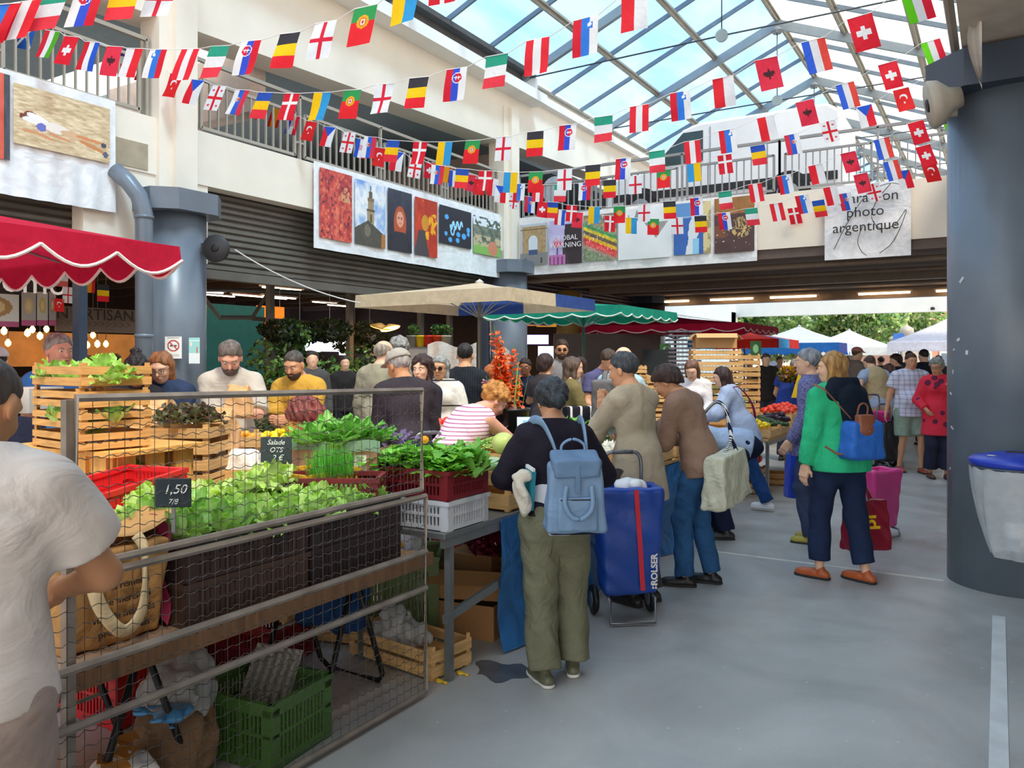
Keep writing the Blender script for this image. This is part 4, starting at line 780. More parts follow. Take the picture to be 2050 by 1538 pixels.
def p_pasta(u, v):
    n = vnoise(u, v, 8, 81, 3); c = mixc(C('4c3230'), C('5c4440'), n); c[(v < .3)] = mixc(C('8a5c34'), C('b87c40'), n)[(v < .3)]; c[(u < .3) & (v > .5) & (v < .72)] = C('7c4c34')
    r = np.hypot(u-.68, (v-.55)*1.4); c[(r < .26) & (np.sin(18*r+9*n*3) > .2)] = C('d0b070'); c[(vnoise(u, v, 24, 3, 1) > .93)] = C('d8c8b8'); return c
def banner(label, P0, P1, z0, z1, pics, lab_under=True, nrm=(1, 0, 0), wave=.012):
    P0, P1, n = Vector(P0), Vector(P1), Vector(nrm); U = P1-P0; L = U.length; t = thing('photo_banner', label, 'banner', P0)
    sh = MB(); sh.grid(lambda u, v: U*u+Vector((0, 0, z1-P0.z-(z1-z0)*v))+n*(wave*sin(u*40)*v), 60, 6); mk('sheet', sh, cloth('banner_pvc', 'eceaea', rough=.55, bs=3), t, True)
    for a, b_, za, zb_, fn in pics:
        A = U*a+n*.03+Vector((0, 0, zb_-P0.z)); painted('photograph', A, U*(b_-a), Vector((0, 0, za-zb_)), 70, 90, fn, t)
        tx = MB(); tx.box(U*(a+(b_-a)*.3)+n*.03+Vector((0, 0, za-P0.z-.08)), [abs(q)*(b_-a)*.4+.004 for q in U]); mk('caption', tx, mat('caption_grey', 'b9b5b2'), t)
    return t
def yof(px): return onx(px, 700, XL+.06).y
Ya, Yb = yof(628), yof(1001)
def fy(px): return (yof(px)-Ya)/(Yb-Ya)
banner('white banner of six photographs hanging under the left balustrade', (XL+.06, Ya, 4), (XL+.06, Yb, 4), 3.33, 4.66, [(fy(637), fy(702), 3.5, 4.58, p_red), (fy(708), fy(769), 3.5, 4.56, p_tower), (fy(774), fy(822), 3.5, 4.56, p_woman), (fy(828), fy(873), 3.5, 4.54, p_orange), (fy(877), fy(941), 3.8, 4.52, p_neon), (fy(945), fy(1000), 3.75, 4.5, p_garden)])
Ya, Yb = yof(-60), yof(231)
banner('white banner with a beach photograph above the red awning', (XL+.06, Ya, 4), (XL+.06, Yb, 4), 3.36, 4.68, [(fy(24), fy(217), 3.92, 4.56, p_beach), (fy(-50), fy(17), 3.72, 4.62, lambda u, v: np.where((u < .82)[..., None], C('d85a44'), C('4a4850'))+(vnoise(u, v, 6, 3)-.5)[..., None]*.15)])
xf = lambda px: ony(px, 700, YF-.04).x
Xa, Xb = xf(1040), xf(1516)
fx = lambda px: (xf(px)-Xa)/(Xb-Xa)
banner('white banner of six photographs hanging across the bridge front', (Xa, YF-.04, 4), (Xb, YF-.04, 4), 3.42, 4.66, [(fx(1043), fx(1097), 3.62, 4.5, p_arch), (fx(1101), fx(1166), 3.6, 4.52, p_wine), (fx(1169), fx(1236), 3.62, 4.56, p_rainbow), (fx(1239), fx(1345), 3.6, 4.6, p_pale), (fx(1350), fx(1424), 3.62, 4.6, p_blue), (fx(1431), fx(1511), 3.6, 4.62, p_pasta)], nrm=(0, -1, 0))
wt = mat('print_white', 'e9e2e6'); text('print_lettering', 'GLOBAL', (ony(1132, 470, YF-.09).x, YF-.09, 4.14), .15, wt, label='upper line of white lettering GLOBAL printed on the wine photograph', cat='lettering'); text('print_lettering', 'WARNING', (ony(1132, 480, YF-.09).x, YF-.09, 3.99), .15, wt, label='lower line of white lettering printed on the wine photograph', cat='lettering')
Xa, Xb = xf(1651), xf(1824)
t = thing('lettered_banner', 'white square banner reading marathon photo argentique on the bridge parapet', 'banner', (Xa, YF-.05, 3.35))
s = MB(); s.grid(lambda u, v: Vector(((Xb-Xa)*u, -.012*sin(u*9)*v-.006*sin(v*12), 1.27*(1-v))), 20, 12); mk('sheet', s, cloth('lettered_pvc', 'e8e8ea', bs=3), t, True)
ink = mat('black_ink', '2a2a2e'); cx_ = (Xb-Xa)/2
for s_, z_, dx in (('marathon', 1.02, .02), ('photo', .78, -.02), ('argentique', .53, -.02)): text('lettering', s_, (cx_+dx, -.04, z_), .245, ink, t, bold=.0)
k = MB(); q = lambda x, z: (x*(Xb-Xa), -.045, z)
k.tube(spl([q(.12, .18), q(.28, .62), q(.46, 1.0), q(.6, 1.16), q(.8, 1.22), q(.95, 1.12)]), .006, 5); k.tube(spl([q(.78, 1.22), q(.62, .95), q(.56, .68), q(.66, .48), q(.82, .52), q(.95, .76), q(.88, .45), q(.78, .2), q(.65, .06)]), .006, 5); k.tube(spl([q(.46, .55), q(.40, .3), q(.44, .12), q(.5, .04)]), .006, 5); mk('pen_stroke', k, ink, t, True)
# ================================================================ VAN on the bridge deck
vn = thing('van', 'white delivery van parked on the bridge behind the balustrade', 'van', (-7.4, YF+1.3, 4.5))
prof = [(0, .35), (0, .95), (.15, 1.05), (1.0, 1.18), (1.75, 1.92), (2.1, 2.02), (4.6, 2.02), (4.85, 1.85), (4.95, .35)]
b = MB(); b.prism(prof, lambda x, z, y: Vector((x, y, z)), 0, 1.8); mk('van_body', b, mat('van_white', 'e8e8ea', rough=.3, var=.02), vn, bev=.06)
b = MB(); b.prism([(1.12, 1.2), (1.78, 1.84), (2.2, 1.84), (2.2, 1.2)], lambda x, z, y: Vector((x, y, z)), -.02, -.005); mk('side_window', b, mat('van_glass', '39484a', rough=.1), vn)
b = MB(); b.box((2.5, -.01, .62), (4.6, .03, .16)); mk('side_moulding', b, mat('black_plastic', '252528'), vn)
b = MB(); b.box((2.35, -.005, 1.15), (.015, .02, 1.5)); b.box((3.5, -.005, 1.15), (.015, .02, 1.5)); b.box((2.0, -.02, 1.12), (.18, .03, .04)); mk('door_seam', b, mat('seam_grey', '8c8e92'), vn)
for x in (.85, 3.9):
    b = MB(); b.lathe([(.36, -.1), (.36, .1)], (x, .03, .34), 22, Rx(pi/2)); o = mk('wheel', b, M['black'], vn); c = MB(); c.lathe([(.2, -.02), (.22, 0), (0, .03)], (x, -.09, .34), 16, Rx(pi/2)); mk('hub', c, M['galv'], o)
for x in (.85, 3.9): b = MB(); b.lathe([(.42, -.01), (.42, .01)], (x, -.012, .38), 22, Rx(pi/2)); mk('wheel_arch', b, mat('arch_black', '17171a'), vn)
b = MB(); b.box((.02, -.02, .8), (.2, .08, .12)); mk('headlamp', b, M['galv'], vn)
b = MB(); b.lathe([(.3, -.01), (.3, .01)], onx(1075, 375, -8.6)*0+Vector((-8.35, 15.5, 5.35)), 24, Rx(pi/2)); b.tube([(-8.35, 15.52, 4.5), (-8.35, 15.52, 5.3)], .03, 8); mk('road_sign', b, mat('sign_back', 'b9bcc0'), label='round sign seen from the back at the left end of the bridge', cat='sign')
# ================================================================ PARASOLS
def parasol(label, c, half, ze, zp, val, cols, vcols=None, pole='pole_grey', scallop=0, trim=None, rz=0, ribs=True, hy=None, polex=(0, 0)):
    hx, hy = half, (hy or half); t = thing('parasol', label, 'parasol', (c[0], c[1], 0), rz)
    per = []; n = 6
    cs = [(-hx, -hy), (hx, -hy), (hx, hy), (-hx, hy)]
    for i in range(4):
        a, b_ = cs[i], cs[(i+1) % 4]; per += [(a[0]+(b_[0]-a[0])*k/n, a[1]+(b_[1]-a[1])*k/n) for k in range(n)]
    mats = [cloth('canopy_'+x, x, trans=.35, bs=2.5, bd=.05, bump=.4) for x in cols+(vcols or [])]
    def build(fs_, name):
        mb = MB(); idx = []
        for i in range(24):
            a, b_ = per[i], per[(i+1) % 24]; ci = (i//3) % len(cols) if name == 'canopy' or not vcols else len(cols)+(i//3) % len(vcols)
            if name == 'canopy':
                ring = 4
                for r in range(ring):
                    f0, f1 = r/ring, (r+1)/ring; g = lambda f: zp-(zp-ze)*(f**.85)
                    q = [(a[0]*f1, a[1]*f1, g(f1)), (b_[0]*f1, b_[1]*f1, g(f1)), (b_[0]*f0, b_[1]*f0, g(f0)), (a[0]*f0, a[1]*f0, g(f0))]
                    mb.add(q, [(0, 1, 2, 3)] if r else [(0, 1, 2)]); idx.append(ci)
            else:
                k = 10
                for j in range(k):
                    p = [a[m]+(b_[m]-a[m])*j/k for m in (0, 1)]; q = [a[m]+(b_[m]-a[m])*(j+1)/k for m in (0, 1)]
                    s0, s1 = [val*(1-.0) + scallop*abs(sin(pi*((i*k+jj)/k))) for jj in (j, j+1)]
                    o_ = 1.004
                    mb.add([(p[0]*o_, p[1]*o_, ze+.005), (q[0]*o_, q[1]*o_, ze+.005), (q[0]*1.01, q[1]*1.01, ze-s1), (p[0]*1.01, p[1]*1.01, ze-s0)], [(0, 1, 2, 3)]); idx.append(ci)
                    if trim: tr.tube([(p[0]*1.012, p[1]*1.012, ze-s0), (q[0]*1.012, q[1]*1.012, ze-s1)], .012, 5)
        me = mb.data(name, None)
        for m_ in mats: me.materials.append(m_)
        for pl, ix in zip(me.polygons, idx): pl.material_index = ix
        return put(name, me, t)
    tr = MB(); build(None, 'canopy'); vo = build(None, 'valance')
    if trim: mk('piping', tr, mat('trim_'+trim, trim), vo)
    pm = mat(pole, '6f6d6e', rough=.4, metal=.5); p = MB(); p.tube([(polex[0], polex[1], 0), (polex[0], polex[1], zp-.03)], .028, 10); mk('pole', p, pm, t, True)
    f = MB(); f.lathe([(0, 0), (.05, .0), (.06, .03), (0, .07)], (0, 0, zp-.02), 10); mk('finial', f, mat('finial', 'c9c4bc'), t)
    if ribs:
        r = MB()
        for i in range(0, 24, 3): r.tube([(0, 0, zp-.06), (per[i][0]*.98, per[i][1]*.98, ze-.02)], .011, 5); r.tube([(0, 0, ze-.28), (per[i][0]*.45, per[i][1]*.45, ze+(zp-ze)*.45)], .009, 5)
        mk('ribs', r, M['galv'], t)
    b = MB(); b.lathe([(.24, 0), (.24, .05), (.04, .07), (.04, .3)], (polex[0], polex[1], 0), 16); mk('base', b, M['black'], t)
    return t
parasol('red scalloped market parasol with white piping at upper left', (-6.85, 2.3), 1.55, 2.47, 2.85, .10, ['c41f3f'], scallop=.12, trim='f1e8e4')
pb = W(960, HY, 11.0); parasol('large beige parasol with blue panels over the flower buckets', (pb.x, pb.y), 1.18, 2.47, 2.68, .16, ['e0cfb4', 'e0cfb4', 'e0cfb4', '3c5aa0', 'e0cfb4', '3c5aa0', 'e0cfb4', 'e0cfb4'], scallop=.0)
pg = W(1168, HY, 14); parasol('green parasol with white piping behind the beige one', (pg.x, pg.y), 1.25, 2.46, 2.62, .12, ['15a08a'], trim='d9efe6', scallop=.05)
pr_ = W(1352, HY, 18.8); parasol('long dark red parasol above the stacked crates', (pr_.x, pr_.y), 2.0, 2.38, 2.62, .10, ['b8173f'], scallop=.07, trim='e8c8cc', hy=1.5)
q = W(1600, HY, 27); parasol('pale grey parasol with blue striped valance outside', (q.x, q.y), 1.5, 2.15, 2.75, .25, ['d4d8dc'], ['2a72c0', '2a72c0', '39478a', 'd8dee6'], scallop=.12)
q = W(1700, HY, 33); parasol('white sunlit parasol in the square', (q.x, q.y), 1.7, 2.1, 2.85, .3, ['fbf8f6'])
q = W(1900, HY, 30); parasol('pale lilac gazebo tent at the right in the square', (q.x, q.y), 1.9, 2.25, 3.2, .3, ['d9d6e2'])
q = W(1490, HY, 24); parasol('small blue parasol behind the crate stack', (q.x, q.y), 1.3, 2.2, 2.5, .25, ['3a9ad0', 'd0322c'])
# ================================================================ OUTSIDE
def leaf_cloud(centres, n, size, cols, seed, flat=1.0):
    rs = np.random.RandomState(seed); Vs, Cs = [], []
    cs = np.array([c[:3] for c in centres]); rr = np.array([c[3] for c in centres]); w = rr**2/np.sum(rr**2); k = rs.choice(len(cs), n, p=w)
    d = rs.normal(size=(n, 3)); d /= np.linalg.norm(d, axis=1)[:, None]; rad = rs.uniform(.55, 1.02, n)**.6; P = cs[k]+d*(rr[k]*rad)[:, None]*np.array([1, 1, flat])
    a = rs.normal(size=(n, 3)); a /= np.linalg.norm(a, axis=1)[:, None]; b = np.cross(a, rs.normal(size=(n, 3))); b /= np.linalg.norm(b, axis=1)[:, None]; s = size*rs.uniform(.6, 1.3, n)[:, None]
    V = np.stack([P-a*s, P-b*s*.55, P+a*s, P+b*s*.55], 1).reshape(-1, 3); Fq = np.arange(4*n).reshape(-1, 4)
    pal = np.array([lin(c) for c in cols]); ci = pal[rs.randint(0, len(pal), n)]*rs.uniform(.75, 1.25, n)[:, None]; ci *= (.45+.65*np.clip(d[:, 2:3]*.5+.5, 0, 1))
    return V, Fq, ci
def foliage(name, centres, n, size, cols, seed=1, parent=None, flat=1.0, **k):
    V, Fq, ci = leaf_cloud(centres, n, size, cols, seed, flat); me = np_mesh(name, V, Fq, attr_mat('leaf_cards', .5, trans=.35))
    a = me.color_attributes.new('Col', 'FLOAT_COLOR', 'CORNER'); c = np.repeat(np.concatenate([np.clip(ci, 0, 1), np.ones((len(ci), 1))], 1), 4, 0); a.data.foreach_set('color', c.astype(np.float32).ravel()); return put(name, me, parent, **k)
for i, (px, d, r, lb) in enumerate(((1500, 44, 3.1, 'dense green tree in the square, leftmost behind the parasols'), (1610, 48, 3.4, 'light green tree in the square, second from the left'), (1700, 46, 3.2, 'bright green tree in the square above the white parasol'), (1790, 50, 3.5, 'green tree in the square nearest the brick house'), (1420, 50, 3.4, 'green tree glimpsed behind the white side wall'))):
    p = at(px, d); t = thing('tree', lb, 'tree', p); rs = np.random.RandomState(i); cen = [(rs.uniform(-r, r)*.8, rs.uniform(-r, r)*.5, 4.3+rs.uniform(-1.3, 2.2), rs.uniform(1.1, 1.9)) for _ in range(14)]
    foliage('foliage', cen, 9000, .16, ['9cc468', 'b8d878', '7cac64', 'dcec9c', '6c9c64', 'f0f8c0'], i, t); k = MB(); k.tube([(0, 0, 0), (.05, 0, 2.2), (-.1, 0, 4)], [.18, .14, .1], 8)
    for a in range(5): k.tube([(0, 0, 2+.2*a), (1.2*cos(a*2.1), 1.2*sin(a*2.1), 4.2)], [.07, .03], 6)
    mk('trunk', k, mat('bark', '5a4c40'), t, True)
bd = thing('house', 'brick house with pale window surrounds beyond the square', 'building', at(1900, 52), YAW)
b = MB(); b.box((0, 3, 4), (6.5, 6, 8)); mk('wall', b, mat('brick_pinkish', 'c98f7c', var=.2, vs=30), bd)
for x in np.arange(-2.8, 3, 1.25):
    for z in (1.4, 3.6, 5.8):
        b = MB(); b.box((x, -.05, z), (.75, .12, 1.5)); o = mk('window', b, mat('surround', 'e6dccf'), bd); c = MB(); c.box((x, -.12, z), (.5, .04, 1.25)); mk('pane', c, mat('dark_pane', '5c6c80', rough=.2), o)
b = MB(); b.prism([(-3.5, 8), (3.5, 8), (2.6, 9.4), (-2.6, 9.4)], lambda x, z, y: Vector((x, y, z)), 0, 6); mk('roof', b, mat('slate', '6c7688'), bd)
bd = thing('house', 'low pale building across the square behind the people', 'building', at(1650, 62), YAW); b = MB(); b.box((0, 2, 2.0), (30, 4, 4.0)); mk('wall', b, mat('pale_render', 'd8cfc8'), bd)
b = MB()
for x in np.arange(-13, 13, 2.2): b.box((x, -.03, 1.5), (1.1, .1, 1.8))
mk('window_row', b, mat('dark_pane', '5c6c80'), bd)
pl = thing('gate_pillar', 'weathered stone pillar with round cap beyond the market', 'pillar', at(1815, 34), YAW); b = MB(); b.box((0, 0, 1.2), (.8, .8, 2.4)); mk('shaft', b, mat('stone', 'b8aca0', var=.2, vs=8), pl, bev=.03); b = MB(); b.box((0, 0, 2.45), (1.0, 1.0, .14)); b.lathe([(.1, 2.5), (.3, 2.7), (.26, 2.95), (0, 3.1)], n=14); mk('cap', b, mat('stone', 'b8aca0'), pl, True)
b = MB(); b.box((0, 0, 2.55), (.45, .03, .3)); b.tube([(0, .03, 0), (0, .03, 2.5)], .03, 6); mk('street_sign', b, mat('sign_blue', '2a62b0'), loc=at(1799, 33), rz=YAW, label='small blue street sign beside the stone pillar', cat='sign')
# ================================================================ CRATES, TABLES, PRODUCE
CACHE = {}
def cmesh(key, fn, m, smooth=False):
    if key not in CACHE: CACHE[key] = fn().data(key[0], m, smooth)
    return CACHE[key]
def wood_crate(label, loc, rz=0, L=.5, D=.33, H=.15, slats=2, m=None, group=None, rot=None):
    """L along local x, D along local y"""
    m = m or M['wood']; k = (L, D, H, slats, m.name); t = thing('wooden_crate', label, 'crate', loc, rz, group)
    if rot: t.rotation_euler = rot
    sh = (H*.88)/slats
    def side(Ln):
        b = MB()
        for i in range(slats): b.box((0, 0, H*.08+sh*i+sh*.40), (Ln, .007, sh*.74))
        return b
    for q in (-1, 1):
        put('side_panel', cmesh(('side_panel',)+k, lambda: side(L), m), t, (0, q*D/2, 0))
        put('end_panel', cmesh(('end_panel',)+k, lambda: side(D), m), t, (q*L/2, 0, 0), pi/2)
        for p in (-1, 1):
            def post():
                b = MB(); b.prism([(0, 0), (.028, 0), (0, .028)], lambda x, y, z: Vector((x, y, z)), 0, H); return b
            put('corner_post', cmesh(('corner_post',)+k, post, m), t, (q*(L/2-.004), p*(D/2-.004), 0), {(-1, -1): 0, (1, -1): pi/2, (1, 1): pi, (-1, 1): -pi/2}[(q, p)])
    def base():
        b = MB()
        for i in range(5): b.box((0, -D/2+D*(i+.5)/5, .012), (L, D/5*.8, .006))
        return b
    put('base', cmesh(('base',)+k, base, m), t); return t
def plastic_crate(label, loc, rz=0, col='7a1f2c', L=.56, D=.36, H=.2, group=None, solid=False, rot=None):
    m = mat('plastic_'+col, col, rough=.45, var=.1, vs=4); t = thing('plastic_crate', label, 'crate', loc, rz, group); k = (L, D, H, col, solid)
    if rot: t.rotation_euler = rot
    def wall(Ln):
        b = MB(); n = int(Ln/.022); b.box((0, 0, H*.10), (Ln, .01, H*.14)); b.box((0, 0, H*.52), (Ln, .012, .014)); b.box((0, 0, H*.86), (Ln, .012, H*.1))
        for i in range(n+1): b.box((-Ln/2+Ln*i/n, 0, H*.5), (.010 if not solid else .018, .008, H*.9))
        for q in (-1, 1): b.box((q*(Ln/2-.02), 0, H*.5), (.04, .012, H))
        return b
    def rim():
        b = MB()
        for q in (-1, 1): b.box((0, q*D/2, H-.01), (L+.03, .022, .022)); b.box((q*L/2, 0, H-.01), (.022, D+.02, .022))
        return b
    for q in (-1, 1):
        put('side_panel', cmesh(('side_panel',)+k, lambda: wall(L), m), t, (0, q*D/2, 0)); put('end_panel', cmesh(('end_panel',)+k, lambda: wall(D), m), t, (q*L/2, 0, 0), pi/2)
    put('rim', cmesh(('rim',)+k, rim, m), t)
    def base(): b = MB(); b.box((0, 0, .008), (L, D, .012)); return b
    put('base', cmesh(('base',)+k, base, m), t); return t
def carton(label, loc, rz, L, D, H, flaps=True, col='b98a62', name='cardboard_box', win=False):
    m = mat('card_'+col, col, rough=.85, var=.07, vs=3); t = thing(name, label, 'box', loc, rz); b = MB(); w = .005
    for q in (-1, 1): b.box((0, q*D/2, H/2), (L, w, H)); b.box((q*L/2, 0, H/2), (w, D, H))
    b.box((0, 0, .004), (L, D, .006)); mk('body', b, m, t)
    if flaps:
        f = MB()
        for q in (-1, 1): f.box((0, q*(D/2+.05), H-.02), (L, .12, w), Rx(-q*.5)); f.box((q*(L/2+.04), 0, H-.03), (.11, D, w), Ry(q*.8))
        mk('flap', f, m, t)
    if win: f = MB(); f.box((L*.1, -D/2-.003, H*.55), (.09, .004, .03)); mk('hand_hole', f, M['black'], t); f = MB(); f.box((L*.32, -D/2-.003, H*.4), (.07, .004, .09)); mk('sticker', f, M['white'], t)
    return t
leafm = attr_mat('leafy', rough=.42, trans=.3)
def leaf_mesh(name, leaves, nx=4, ny=6):
    """leaves: list of (origin, azimuth, tilt from vertical, length, width, ruffle, curl, base colour, tip colour)"""
    V, Fq, Cc = [], [], []; o = 0
    for (org, az, tl, L, Wd, rf, cu, c0, c1) in leaves:
        u, v = np.meshgrid(np.linspace(-1, 1, nx+1), np.linspace(0, 1, ny+1)); ph = random.uniform(0, 6)
        a = tl+cu*v; r = np.cumsum(np.sin(a), 0)*L/ny; z = np.cumsum(np.cos(a), 0)*L/ny
        w = Wd*np.sin(np.clip(.12+v*.85, 0, 1)*pi)**.6*(.35+.65*v**.5) ; e = np.abs(u)
        x = u*w; zz = rf*np.sin(ph+11*v+3*u)*e*v+.25*Wd*(u**2)*(1-v)+rf*.7*np.sin(ph*2+7*u)*v*v
        X = (r-zz*np.cos(a))*cos(az)-x*sin(az)+org[0]; Y = (r-zz*np.cos(a))*sin(az)+x*cos(az)+org[1]; Z = z+zz*np.sin(a)+org[2]
        V.append(np.stack([X, Y, Z], 2).reshape(-1, 3)); i = np.arange((nx+1)*(ny+1)).reshape(ny+1, nx+1)
        Fq.append(np.stack([i[:-1, :-1], i[:-1, 1:], i[1:, 1:], i[1:, :-1]], 2).reshape(-1, 4)+o); o += (nx+1)*(ny+1)
        t = np.clip(v*1.15*(.6+.4*e), 0, 1)[:-1, :-1].reshape(-1, 1); k = random.uniform(.8, 1.2); Cc.append((nv(lin(c0))*(1-t)+nv(lin(c1))*t)*k)
    me = np_mesh(name, np.concatenate(V), np.concatenate(Fq), leafm); Cc = np.clip(np.concatenate(Cc), 0, 1)
    a = me.color_attributes.new('Col', 'FLOAT_COLOR', 'CORNER'); c = np.repeat(np.concatenate([Cc, np.ones((len(Cc), 1))], 1), 4, 0)
    if len(a.data) == len(c): a.data.foreach_set('color', c.astype(np.float32).ravel())
    return me
U_ = random.uniform
def head_of(n, L, Wd, rf, cu, c0, c1, r0=.02, tmin=.1, tmax=1.25, h=0): return [((U_(-r0, r0), U_(-r0, r0), h*(1-i/n)), i*2.4+U_(-.2, .2), tmin+(tmax-tmin)*(i/n)**.8, L*U_(.8, 1.1), Wd*U_(.8, 1.15), rf, cu, c0, c1) for i in range(n)]
def tuft(n, rad, L, Wd, c0, c1, tl=.25, cu=.3, rf=0): return [((rad*sqrt(U_(0, 1))*cos(q), rad*sqrt(U_(0, 1))*sin(q), 0), U_(0, 6.3), U_(0, tl), L*U_(.6, 1.1), Wd, rf, cu, c0, c1) for q in [U_(0, 6.3) for _ in range(n)]]
LM = {}
LM['lettuce'] = [leaf_mesh('lettuce', head_of(17, .17, .075, .020, .35, 'e6f2b0', '8fce3a')) for _ in range(3)]
LM['bright'] = [leaf_mesh('lettuce', head_of(18, .16, .08, .028, .4, 'f2f7cc', 'b4de52')) for _ in range(2)]
LM['romaine'] = [leaf_mesh('romaine', head_of(14, .21, .075, .010, .15, 'cfe89c', '5fae2c', tmax=.9)) for _ in range(2)]
LM['redlet'] = [leaf_mesh('lettuce', head_of(18, .12, .06, .02, .4, '9cb070', '5c2a34')) for _ in range(2)]
LM['basil'] = [leaf_mesh('basil', [((U_(-.09, .09), U_(-.09, .09), U_(.0, .09)), U_(0, 6.3), U_(.5, 1.2), U_(.04, .065), U_(.024, .036), .004, .9, '8cd04a', '5cb838') for _ in range(90)], 3, 4) for _ in range(2)]
LM['purple'] = [leaf_mesh('purple_basil', [((U_(-.08, .08), U_(-.08, .08), U_(.0, .09)), U_(0, 6.3), U_(.3, 1.2), U_(.035, .055), U_(.013, .019), .004, .8, '8c78a8', '5c4468') for _ in range(90)], 3, 4) for _ in range(2)]
LM['spinach'] = [leaf_mesh('spinach', [((U_(-.06, .06), U_(-.06, .06), 0), U_(0, 6.3), U_(.1, 1.1), U_(.10, .16), U_(.025, .04), .008, .5, 'a8d870', '50ac38') for _ in range(40)], 3, 5) for _ in range(2)]
LM['chives'] = [leaf_mesh('chives', tuft(150, .06, .11, .002, '4fae38', '6cc850', .3, .1), 1, 4)]
LM['onions'] = [leaf_mesh('spring_onions', [((U_(-.02, .02), U_(-.03, .03), U_(0, .04)), U_(-.25, .25), 1.35, U_(.3, .42), .006, .004, .25, 'f2f4e0', '4fa83a') for _ in range(34)], 1, 6)]
def fill(key, name, pts, label, cat, group, sc=1.0, tilt=.15):
    for p in pts:
        put(name, random.choice(LM[key]), None, loc=p, rot=(U_(-tilt, tilt), U_(-tilt, tilt), U_(0, 6.3)), sc=sc*U_(.85, 1.15), label=label, cat=cat, group=group)
def gridpts(x0, x1, y0, y1, z, nx, ny, j=.02, rz=0, c=None):
    out = []
    for i in range(nx):
        for k in range(ny): out.append(Vector((x0+(x1-x0)*(i+.5)/nx+U_(-j, j), y0+(y1-y0)*(k+.5)/ny+U_(-j, j), z+U_(-.3, .3)*j)))
    return out
def blob(name, prims, col, res=.006, **k): return np_mesh(name, *field_mesh(prims, res), mat('veg_'+col, col, rough=.35, var=.18, vs=10, objvar=.1, **k))
VG = dict(lemon=blob('lemon', [ell((0, 0, 0), (.036, .03, .03)), cone((-.04, 0, 0), (.042, 0, 0), .009, .008, k=.02)], 'f6d21c'),
  tomato=blob('tomato', [ell((0, 0, 0), (.042, .042, .034)), ell((0, 0, .038), .01, op='s', k=.01)], 'e2402c'),
  zucchini=blob('zucchini', [cone((-.10, 0, 0), (.09, 0, 0), .021, .025), cone((-.10, 0, 0), (-.125, 0, .004), .012, .010)], '2f4a26'),
  paleg=blob('squash', [cone((-.12, 0, 0), (.10, 0, 0), .030, .040), cone((-.12, 0, 0), (-.15, 0, .01), .014, .010)], 'a8c4a0'),
  melon=blob('melon', [ell((0, 0, 0), (.075, .075, .07))], 'c8d87c', .009), gourd=blob('green_squash', [ell((0, 0, 0), (.075, .07, .065))], '4f7a4c', .009),
  aubergine=blob('aubergine', [cone((-.07, 0, 0), (.05, 0, 0), .028, .042), cone((-.08, 0, 0), (-.11, 0, 0), .02, .008)], '241a30'),
  potato=blob('potato', [ell((0, 0, 0), (.038, .03, .026)), ell((.015, .01, .005), .022)], 'c89a68'), egg=blob('egg', [ell((0, 0, .004), (.021, .021, .026))], 'd8a888', .005),
  peach=blob('peach', [ell((0, 0, 0), (.035, .035, .033))], 'f08a50'), redonion=blob('red_onion', [ell((0, 0, 0), (.032, .032, .028)), cone((0, 0, .02), (0, 0, .05), .008, .004)], '8c2a5c'), whiteonion=blob('white_onion', [ell((0, 0, 0), (.032, .032, .028)), cone((0, 0, .02), (0, 0, .05), .008, .004)], 'eeeadc'),
  lime=blob('round_green_fruit', [ell((0, 0, 0), .03)], 'b8d84c'), apricot=blob('orange_fruit', [ell((0, 0, 0), .027)], 'f0a030'), radish=blob('red_radish', [ell((0, 0, 0), .018)], 'd8283c'))
def heap(key, name, cx, cy, z, rx, ry, n, label, cat, group, r=.03, rz=None, rise=1.2):
    for i in range(n):
        a = i*2.399; q = sqrt((i+.5)/n); p = Vector((cx+rx*q*cos(a), cy+ry*q*sin(a), z+r+r*rise*(1-q)*1.6))
        put(name, VG[key], None, loc=p, rot=(U_(-.3, .3), U_(-.3, .3), (U_(0, 6.3) if rz is None else rz+U_(-.15, .15))), sc=U_(.88, 1.12), label=label, cat=cat, group=group)
def table(label, x0, x1, y0, y1, z, top, leg, n=2, th=.03):
    t = thing('market_table', label, 'table', ((x0+x1)/2, (y0+y1)/2, 0)); hx, hy = (x1-x0)/2, (y1-y0)/2
    b = MB(); b.box((0, 0, z-th/2), (2*hx, 2*hy, th)); mk('tabletop', b, top, t, bev=.004); b = MB()
    for q in (-1, 1): b.box((q*(hx-.02), 0, z-th-.02), (.03, 2*hy-.02, .05))
    mk('apron', b, leg, t)
    for i in range(n+1):
        y = -hy+.08+(2*hy-.16)*i/n
        for q in (-1, 1): b = MB(); b.box((q*(hx-.03), y, (z-th)/2), (.035, .035, z-th)); mk('leg', b, leg, t)
    return t
def trestle(label, x, y, H=.63, w=.5, rz=0):
    t = thing('trestle', label, 'trestle', (x, y, 0), rz); k = MB()
    for q in (-1, 1):
        k = MB(); k.tube([(-w/2, 0, H), (-w/2, q*.20, .06), (-w/2+.04, q*.22, .014), (w/2-.04, q*.22, .014), (w/2, q*.20, .06), (w/2, 0, H)], .0135, 8); mk('leg_frame', k, M['black'], t, True)
    k = MB(); k.box((0, 0, H), (w+.1, .05, .03)); mk('crossbar', k, M['black'], t)
    k = MB(); k.box((-w/2, 0, .3), (.012, .26, .012)); mk('spreader', k, M['galv'], t); return t
darkwood = mat('weathered_board', '7c5a40', rough=.8, var=.25, vs=4, stretch=(1, 8, 1))
t1 = thing('market_table', 'low board table behind the wire mesh carrying the lettuce crates', 'table', (-3.05, 1.55, 0)); b = MB(); b.box((0, 0, .635), (1.25, 3.3, .03)); mk('tabletop', b, mat('table_board', 'a88468', rough=.8, var=.2, vs=3), t1); b = MB(); b.box((.63, 0, .63), (.025, 3.3, .06)); mk('edge_board', b, darkwood, t1)
